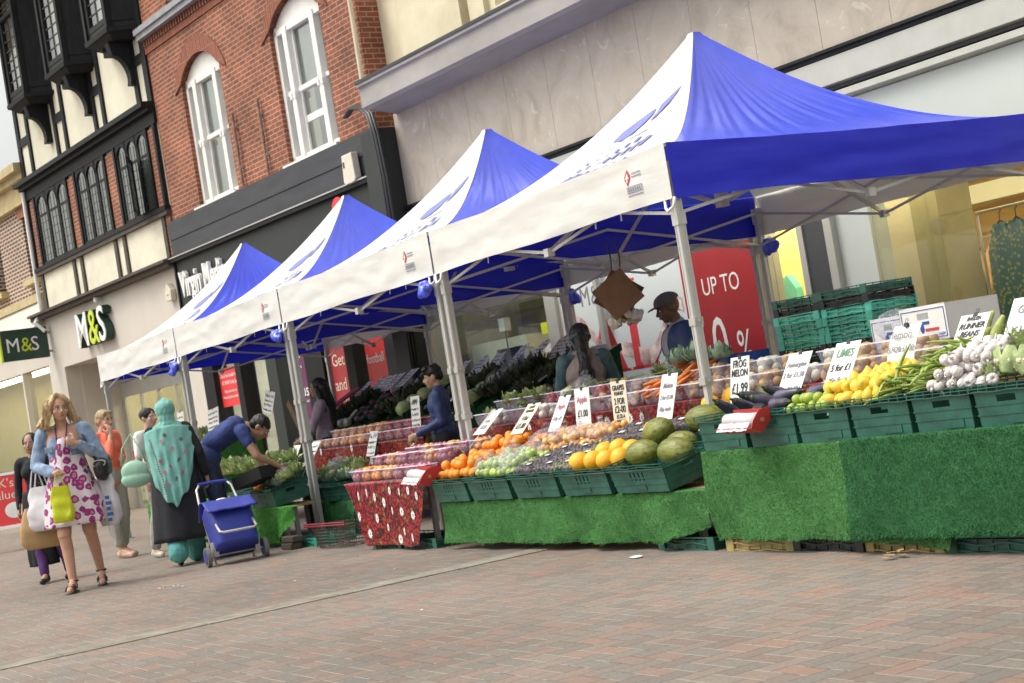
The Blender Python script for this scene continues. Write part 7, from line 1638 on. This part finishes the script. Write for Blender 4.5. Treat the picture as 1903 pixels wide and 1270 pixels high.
# ---------------------------------------------------------------- price cards
def scrib(mb, x0, x1, z, h, seed, y=-.004, w=.004):
    r = random.Random(seed); x = x0
    while x < x1-h*.3:
        L_ = h*r.uniform(.4, .7); n = r.choice((3, 4, 5)); P = [V((x+L_*r.random(), y, z+h*r.random())) for _ in range(n)]
        for a, b in zip(P[:-1], P[1:]): mb.bar(a, b, w, .002, up=(0, 1, 0))
        x += L_+h*.25
CB_ = [0]
def card(label, x, y, z, lean, w=.21, h=.30, lines=(), m='card', rz=0, clip=True, roll=0, scr=0, curve=.0, stick=True):
    big = False
    T = thing('price_card', label, 'price card', (x, y, z)); T.rotation_euler = (Matrix.Rotation(R(rz), 3, 'Z') @ Matrix.Rotation(R(-lean), 3, 'X') @ Matrix.Rotation(R(roll), 3, 'Y')).to_euler()
    if big: T.scale = (1.1, 1.1, 1.1)
    def fn(u, v): return V(((u-.5)*w, curve*math.sin(v*math.pi)*-1+curve*.8*v*v, h*v))
    o = MB().grid(fn, 6, 10).build('card_sheet', M[m], T); sl = o.modifiers.new('s', 'SOLIDIFY'); sl.thickness = .003; sl.offset = 1
    for body, size, zz, mm, sx, sh_ in lines:
        text('writing', body, size*1.06, M[mm], T, (0, -.006-curve*1.02, zz), (R(90), 0, 0), .0006, 'CENTER', sx, sh_, .0011)
    if scr:
        q = MB(); zz = h*.82; i = 0
        while zz > h*.1: scrib(q, -w*.42, w*.42, zz-.03, .026 if i % 2 else .036, scr*7+i, -.006, .005); zz -= .055; i += 1
        q.build('writing', M['ink'], T)
    if clip:
        c = MB().prism([(-.016, 0), (.016, 0), (.010, .022), (-.010, .022)], -.008, .010).tube([(-.008, 0, .02), (-.010, 0, .042), (0, 0, .048), (.010, 0, .042), (.008, 0, .02)], .0018, 5)
        o = c.build('clip', M['black_plastic'], T); o.location = (0, 0, h-.014)
    if stick: MB().box((-.006, .004, -.14), (.006, .008, h*.9)).build('holder', M['alu_dark'], T)
    return T
card('frog melon price card behind the front tent leg', -8.14, 6.12, .82, 12, .19, .30, (('FROG', .062, .235, 'ink', .8, .1), ('MELON', .058, .18, 'ink', .8, .1), ('£1.99', .085, .075, 'ink', .8, .1), ('EACH', .04, .02, 'ink', .9, .1)))
card('aubergine price card leaning back above the aubergines', -7.66, 6.1, .82, 33, .215, .31, (('Aubergine', .042, .215, 'ink_grey', .95, .1), ('2 for £1.50', .045, .145, 'ink_grey', .9, 0), ('80p EACH', .045, .05, 'ink_grey', .95, 0)))
card('limes price card with green heading', -7.26, 6.12, .82, 33, .215, .33, (('LIMES', .066, .235, 'ink_green', .85, .1), ('5 for £1', .056, .145, 'ink', .9, .1), ('25p Each', .045, .07, 'ink_grey', .9, 0)))
card('curled lemon price card behind the lemons', -6.80, 6.22, .86, 20, .215, .30, (('lemon', .06, .215, 'ink_grey', 1, .1), ('5 FOR £1.00', .044, .14, 'ink_grey', .85, .1)), curve=.02)
card('handwritten runner beans price card', -6.40, 6.28, .90, 36, .215, .29, (('ENGLISH', .03, .25, 'ink', .8, 0), ('RUNNER', .046, .20, 'ink', .95, .2), ('BEANS', .046, .15, 'ink', .95, .2), ('£1.40', .05, .06, 'ink', .9, .2)))
card('large garlic price card at the right edge', -6.0, 6.3, .93, 34, .27, .30, (('Garlic', .065, .205, 'ink_grey', 1, .1), ('£1.00', .08, .07, 'ink_grey', .9, 0)))
card('white card tilted far back beside the middle tent legs, reading £2.50', -11.88, 6.27, .83, 50, .20, .28, (('£2.50', .05, .06, 'ink_grey', .8, .2), ('4 FOR', .03, .13, 'ink_grey', .8, .2)))
card('cream handwritten card above the rear oranges', -11.2, 6.24, .80, 45, .20, .30, (('LARGE', .032, .25, 'ink', .8, .1), ('ORANGES', .032, .21, 'ink', .8, .1), ('4 for', .06, .13, 'ink', .8, .2), ('£1.00', .07, .05, 'ink', .8, .2)), 'card_cream')
card('narrow white card between the cream card and the apple card', -10.8, 6.34, .78, 32, .17, .30, (('Apple', .055, .19, 'ink_pink', .8, 0), ('4 for £1', .045, .09, 'ink_grey', .8, .2)))
card('white apple price card with pink heading, £1.00', -10.38, 6.36, .765, 6, .21, .31, (('Apple', .062, .205, 'ink_pink', .9, 0), ('£1.00', .068, .10, 'ink', .9, 0)))
card('cream handwritten grapes price card', -9.86, 6.36, .775, 4, .20, .31, (('GRAPES', .048, .245, 'ink', .9, 0), ('PUNNET', .032, .21, 'ink', .9, .1), ('2 FOR', .06, .145, 'ink', .8, 0), ('£2-00', .065, .085, 'ink', .9, 0), ('£1.25 A', .036, .045, 'ink', .9, 0), ('PUNNET', .03, .012, 'ink', .9, 0)), 'card_cream')
card('white melon price card right of the grapes card', -9.27, 6.32, .775, 20, .19, .32, (('Melon', .05, .22, 'ink_grey', .85, 0), ('2 for £1.00', .04, .14, 'ink_grey', .8, 0), ('60p each', .04, .06, 'ink_grey', .9, 0)))
for i, (x, z) in enumerate(((-19.75, 1.48), (-19.3, 1.49), (-18.98, 1.5), (-18.75, 1.5), (-18.35, 1.52), (-17.8, 1.53))): card('%s white card along the top of the left rear display bank' % ORD[i], x, 8.7, z-.09, 55, .22, .32, scr=i+1, rz=6*(i % 3)-6)
for i, (x, z, m_) in enumerate(((-16.9, 1.44, 'card'), (-16.45, 1.44, 'card'), (-16.05, 1.45, 'card'), (-15.55, 1.46, 'card'), (-15.05, 1.47, 'card'), (-14.65, 1.47, 'card_cream'), (-14.40, 1.5, 'card'))): card('%s tilted card along the top of the right rear display bank' % ORD[i], x, 8.7, z-.06, 50, .20, .31, scr=i+11, rz=-5+4*(i % 3), m=m_)
card('long white card leaning left of the boy', -15.15, 7.5, 1.03, 62, .14, .42, scr=31, rz=-8, clip=False)
card('white card with pink border held against the boy', -14.62, 7.05, .93, 6, .20, .32, (('NEW', .05, .25, 'ink', .9, .1),), scr=37, clip=False, stick=False)
card('white handwritten card left of the bending man', -19.75, 6.75, 1.28, 8, .42, .26, scr=41, roll=-4)
card('white handwritten card just above the bending man', -18.35, 6.95, 1.36, 15, .34, .26, scr=43, roll=10)
card('white notice by the entrance door beside the headscarf', -20.6, 6.6, 1.22, 5, .28, .36, scr=47)
card('torn white price card in front of the bending man', -16.2, 6.28, .72, 30, .2, .26, scr=51, clip=False)
card('white price card under the hands of the bending man', -15.75, 6.3, .74, 35, .22, .26, scr=53, clip=False)
card('white price card between the middle tent leg and the greens', -15.45, 6.88, .72, 20, .2, .26, scr=57, clip=False)
# ---------------------------------------------------------------- rear display banks
def bank(label, x0, x1, ncol, seed, zf=1.04, zb=1.36):
    T = thing('display_bank', label, 'display', ((x0+x1)/2, 7.95, 0)); cx = (x0+x1)/2
    MB().prism([(0, .3), (.0, zf), (.8, zb), (.8, .3)], x0-cx, x1-cx, 'yz').build('cloth_base', M['bank_cloth'], T)
    w = (x1-x0)/ncol
    for i in range(ncol+1):
        x = x0+w*i-cx; MB().prism([(-.02, zf-.03), (-.02, zf+.05), (.82, zb+.07), (.82, zb)], x-.018, x+.018, 'yz').build('divider', M['bank_cloth'], T)
    r = random.Random(seed); sp = []
    for i in range(ncol):
        xc = x0+w*(i+.5); kind = r.choice(('LEAFD', 'POT', 'BEET', 'LEAFD', 'WON', 'AUB')) if not (label.startswith('right') and i == 5) else 'CABB'
        kk = kinds_b[(i+seed) % len(kinds_b)]
        for j in range(5):
            y = 8.05+.14*j; z = zf+(zb-zf)*(y-7.95)/.8+.035
            for dx in ((-.09, .09) if kk[0] is not CABB else (0,)):
                kk[0]((xc+dx+r.uniform(-.02, .02), y, z+(.03 if kk[0] is CABB else 0)), (r.uniform(-.4, .4), r.uniform(-.4, .4), r.uniform(0, 6)), '%s in column %s of the %s' % (kk[1], ORD[i], label.split(' dark')[0]), '%s %s %s' % (kk[1], ORD[i], label.split(' dark')[0]), kk[2])
    return T
DARKP = fruit('dark_root', '', 'root vegetable', M['beet'], (.045, .035, .032), .2); DGRN = fruit('dark_gourd', '', 'gourd', M['dark_veg'], (.09, .03, .028), .1); PINKP = fruit('shallot', '', 'shallot', mat('shallot', (.16, .10, .10), .6, .4, 14), (.035, .03, .03), .1)
kinds_b = [(DGRN, 'dark green gourd', 1.1), (LEAFD, 'dark leafy bunch', 1.0), (DARKP, 'dark root vegetable', 1.1), (PINKP, 'pinkish shallot', 1.2), (DARKP, 'dark root vegetable', 1.2), (LEAFD, 'dark leafy bunch', 1.1), (CABB, 'pale cabbage', 1.15), (LEAFD, 'dark leafy bunch', 1.1)]
bank('left rear bank dark green sloping display behind the boy', -19.6, -16.75, 7, 0)
bank('right rear bank dark green sloping display behind the middle tent leg', -16.65, -13.4, 8, 3)
for i, (x, y) in enumerate(((-14.95, 8.2), (-14.9, 8.38), (-14.85, 8.58))): filmbag('clear bag over a pale cabbage on the rear bank, %s of three' % ORD[i], (x, y, 1.25+.1*i), (.13, .13, .12), 60+i)
for i, (x, y) in enumerate(((-13.9, 8.1), (-13.6, 8.3), (-13.8, 8.5), (-13.3, 8.2), (-13.35, 8.5))): 
    q = thing('film_packet', 'grey film packet on the right end of the rear bank, %s one' % ORD[i], 'packet', (x, y, 1.16+.5*(y-8.0)), rot=(R(25), 0, .3*i)); MB().grid(lambda u, v: V((-.09+.18*u, -.06+.12*v, .03*math.sin(math.pi*u)*math.sin(math.pi*v)+.006*noise.noise(V((u*7, v*7, i))))), 12, 8).build('film', M['film_bag'], q); MB().box((-.08, -.05, 0), (.08, .05, .012)).build('tray', M['alu_dark'], q)
rp2 = thing('wood_plank', 'pale wooden plank leaning at the far end of the left rear bank', 'plank', (-19.95, 8.0, 1.05)); MB().box((-.06, -.02, 0), (.06, .02, .55), Matrix.Rotation(R(-38), 3, 'Y'), (0, 0, 0)).build('board', M['cardboard'], rp2, bevel=.004)
rs = thing('red_tray', 'red sloping tray along the left edge of the left rear bank', 'tray', (-19.7, 7.95, 1.1)); MB().prism([(0, 0), (0, .03), (.8, .42), (.8, .39)], -.12, .05, 'yz').build('tray_base', M['poster_red'], rs)
sc_ = thing('weighing_scale', 'silver scoop lying at the front edge of the left rear bank', 'scoop', (-18.0, 7.75, 1.10)); MB().tube([(-.13, 0, 0), (.0, 0, .0), (.12, 0, .0)], [.045, .05, .05], 14).build('scoop_body', M['alu'], sc_, smooth=True); MB().tube([(.12, 0, .02), (.3, .05, .12)], .014, 6).build('handle', M['alu'], sc_)
# ---------------------------------------------------------------- bag roll boxes
def rollbox(label, loc, rz, s=1, tilt=0):
    T = thing('bag_roll_box', label, 'box', loc, rot=(0, tilt, rz)); b = MB()
    b.prism([(-.07, 0), (.0, -.03), (.075, .03), (.075, .09), (.07, .09), (.07, .035), (0, -.024), (-.07, .006)], -.14, .14, 'yz'); b.prism([(-.07, 0), (0, -.03), (.075, .03), (.075, .1), (.0, .09), (-.05, .04)], .14, .144, 'yz'); b.prism([(-.07, 0), (0, -.03), (.075, .03), (.075, .06)], -.144, -.14, 'yz'); b.build('open_box', M['red_card'], T)
    rl_ = MB().tube([(-.135, .015, .035), (-.05, .013, .037), (.05, .015, .034), (.13, .012, .036)], [.04, .042, .039, .041], 18); rl_.build('bag_roll', M['bag_white'], T, smooth=True)
    MB().grid(lambda u, v: V((-.13+.24*u, -.045-.035*v, .03-.04*v+.008*noise.noise(V((u*9, v*4, 3))))), 20, 6).build('loose_bag', M['bag_white'], T, smooth=True)
    MB().tube([(.131, .012, .036), (.15, .012, .036)], .012, 10).build('core', M['cardboard'], T)
    T.scale = (s,)*3
rollbox('red open box with a roll of white bags on the aubergine crate', (-7.35, 5.52, .725), R(4), 1.05, R(2))
rollbox('red open box with white bag roll between the strawberry cloth and the oranges', (-11.62, 5.55, .56), R(0), 1.15, R(4))
# ---------------------------------------------------------------- boxes behind the stalls
def cbox(label, x, y, z, w, d, h, m, rz=0, deco=None, lid=False, cat='box', name='cardboard_box'):
    T = thing(name, label, cat, (x, y, z), R(rz)); b = MB()
    b.wall(-w/2, w/2, 0, h, [(-w*.12, h*.62, w*.12, h*.8)], -d/2, -d/2+.005).box((-w/2, d/2-.005, 0), (w/2, d/2, h)).box((-w/2, -d/2, 0), (-w/2+.005, d/2, h)).box((w/2-.005, -d/2, 0), (w/2, d/2, h)).box((-w/2, -d/2, 0), (w/2, d/2, .005))
    for x_ in (-1, 1): b.box((x_*(w/2-.03)-.03, -d/2-.002, h-.003), (x_*(w/2-.03)+.03, d/2, h))
    b.build('carton', M[m], T)
    if deco: deco(T, w, d, h)
    return T
def fdeco(T, w, d, h):
    q = MB(); 
    q.wall(-w*.46, w*.46, h*.08, h*.9, [(-w*.45, h*.1, w*.45, h*.88)], -d/2-.003, -d/2); q.box((-w*.05, -d/2-.003, h*.48), (w*.12, -d/2, h*.56)).box((w*.3, -d/2-.003, h*.15), (w*.42, -d/2, h*.2)).build('printed_lines', M['blue_card'], T)
    MB().ball((-.02, -d/2, h*.36), (.022, .002, .03), 10, 6).build('printed_badge', M['blue_card'], T)
    MB().box((.01, -d/2-.003, h*.28), (.14, -d/2, h*.36)).build('printed_name', M['print_red'], T)
cbox('white banana box with blue border line, nearer the garlic card', -7.52, 7.35, 1.02, .46, .4, .22, 'card', -6, fdeco)
cbox('white banana box wrapped in film beside the folded crate stack', -7.96, 7.42, .99, .34, .34, .22, 'card', -4, fdeco)
filmbag('crumpled clear film hanging over the left white banana box', (-7.9, 7.25, 1.15), (.14, .1, .1), 90, False)
cbox('plain brown box under the nearer white banana box', -7.45, 7.38, .60, .6, .4, .41, 'cardboard', -5); cbox('plain brown box under the film wrapped banana box', -7.9, 7.4, .60, .3, .4, .38, 'cardboard', 0)
cbox('black crate behind the banana bunch', -6.2, 7.4, .60, .7, .4, .50, 'black_crate', 3, name='plastic_crate', cat='crate')
cbox('red fruit carton beside the man in the cap, left one', -10.35, 7.3, .9, .5, .35, .16, 'red_card', 6); cbox('red fruit carton nearest the front tent leg', -9.82, 7.28, .92, .48, .35, .17, 'red_card', 0)
cbox('brown carton under the red fruit cartons', -10.1, 7.35, .6, 1.0, .4, .30, 'cardboard', 2)
for i in range(14): (LEAFY if i % 4 else BAN)((-10.55+.07*i, 7.25+rnd.uniform(-.08, .08), 1.09), (0, 0, i), 'fresh produce showing over the red fruit cartons', 'produce in the red cartons', .7)
filmbag('clear bag over the produce in the red cartons', (-10.05, 7.22, 1.14), (.24, .14, .08), 95, False)
for i, (x, z) in enumerate(((-9.55, .93), (-9.52, 1.04))): cbox(('lower' if not i else 'upper')+' blue fruit tray between the tent leg and the folded crates', x, 7.15, z, .46, .35, .10, 'blue_card', -3)
table('trestle table carrying the red and blue fruit cartons', -10.7, -9.42, 7.12, 7.55, .595)
# packing box of the bending man
pb = thing('fruit_box', 'open black and yellow cardboard fruit box in the hands of the bending man', 'box', (-15.36, 5.62, .66), rot=(0, R(-12), R(25))); b = MB()
b.wall(-.2, .2, 0, .12, [], -.15, -.145).box((-.2, .145, 0), (.2, .15, .12)).box((-.2, -.15, 0), (-.195, .15, .12)).box((.195, -.15, 0), (.2, .15, .12)).box((-.2, -.15, 0), (.2, .15, .005)); b.build('outer', M['black_void'], pb)
MB().box((-.194, .139, .006), (.194, .144, .118)).box((-.194, -.144, .006), (-.189, .139, .118)).box((-.19, -.14, .006), (.19, .14, .01)).build('inner', M['yellow_crate'], pb)
# wire baskets, black blocks, pallet litter
wb = thing('wire_basket', 'stack of round wire shopping baskets with dark red handles by the tent leg foot', 'basket', (-13.88, 5.80, 0), R(8)); wb.scale = (.84, .9, .9); b = MB()
def bp_(a, z, k): 
    e = .45; cx_ = abs(math.cos(a))**e*(1 if math.cos(a) >= 0 else -1); cy_ = abs(math.sin(a))**e*(1 if math.sin(a) >= 0 else -1); return V((.42*cx_*k, .20*cy_*k, z))
for i in range(8): b.tube([bp_(2*math.pi*j/40, .012+.032*i, .80+.028*i) for j in range(40)], .0035, 5, closed=True)
for j in range(52): b.tube([bp_(2*math.pi*j/52, .012, .80), bp_(2*math.pi*j/52, .236, 1.0)], .003, 4)
for j in range(-3, 4): b.tube([bp_(0, .012, .8)*V((0,0,0)).x+V((-.33, j*.045, .012)), V((.33, j*.045, .012))], .003, 4) if False else b.bar((-.33, j*.045, .012), (.33, j*.045, .012), .004)
b.build('wire_frame', mat('wire_brown', (.07, .06, .045), .5, .3, 20), wb)
for z in (.24, .262): MB().tube([V((-.43, -.21, z)), V((.43, -.21, z))], .009, 6).build('handle', mat('handle_red', (.22, .01, .03), .4), wb)
for i, (x, y, z) in enumerate(((-14.78, 5.63, 0), (-14.76, 5.64, .065))):
    q = thing('timber_block', ('lower' if not i else 'upper')+' dark worn block beside the wire baskets', 'block', (x, y, z), R(4*i)); MB().box((-.13, -.06, 0), (.13, .06, .062)).build('block', M['timber_brown'], q, bevel=.012)
# litter
def litter(label, px, py, m, s, seed, n=1):
    q = thing('litter', label, 'litter', (px, py, .001)); r = random.Random(seed); b = MB()
    for i in range(n):
        c = V((r.uniform(-.1, .1)*(n > 1), r.uniform(-.08, .08)*(n > 1), .003+.004*i)); pts = [c+V((s*r.uniform(.6, 1.2)*math.cos(a), s*r.uniform(.3, .6)*math.sin(a), r.uniform(0, .008))) for a in [2*math.pi*k/6 for k in range(6)]]
        b.add(pts+[p+V((0, 0, .002)) for p in pts], [tuple(range(6))[::-1], tuple(range(6, 12))])
    b.build('scrap', M[m], q)
litter('white paper scrap on the paving below the melon stall skirt', -8.55, 5.45, 'card', .07, 1); litter('pale leaf scraps on the paving behind the trolley wheels', -13.2, 3.95, 'card_cream', .03, 2, 5); litter('wisps of straw at the foot of the torn grass strip', -6.35, 5.55, 'cardboard', .03, 3, 9)
for i, (x, y) in enumerate(((-12.6, 5.35), (-13.6, 5.1), (-11.6, 4.4), (-9.6, 5.0), (-8.4, 3.9), (-12.4, 3.6), (-14.9, 4.3), (-7.2, 4.9), (-10.9, 4.9), (-13.0, 2.9))): litter('tiny pale scrap on the paving, %s from the right' % ORD[i].replace('leftmost', 'first'), x, y, 'card_cream', .014, 10+i)
# A board at the left edge
ab = thing('pavement_sign', 'red and white advertising board on white legs at the far left edge', 'sign', (-25.3, 5.35, 0), R(72))
for sy, rt in ((-1, 12), (1, -12)):
    b = MB().wall(-.36, .36, .35, 1.20, [(-.32, .40, .32, 1.16)], -.012, .012).box((-.36, -.01, 0), (-.33, .01, .35)).box((.33, -.01, 0), (.36, .01, .35)); o = b.build('frame', M['white_paint'], ab); o.location = (0, sy*.26, 0); o.rotation_euler = (R(-rt) if sy < 0 else R(-rt), 0, 0)
    MB().box((-.32, -.004, .40), (.32, .004, 1.16)).build('poster_panel', M['poster_bright' if sy < 0 else 'poster_red'], o)
    if sy < 0: text('writing', "UK's\nvalue", .19, M['card_cream'], o, (-.28, -.006, .98), (R(90), 0, 0), .001); MB().ball((.05, -.004, .62), (.14, .003, .12), 14, 8).build('white_shape', M['card'], o)
    if sy > 0: pass
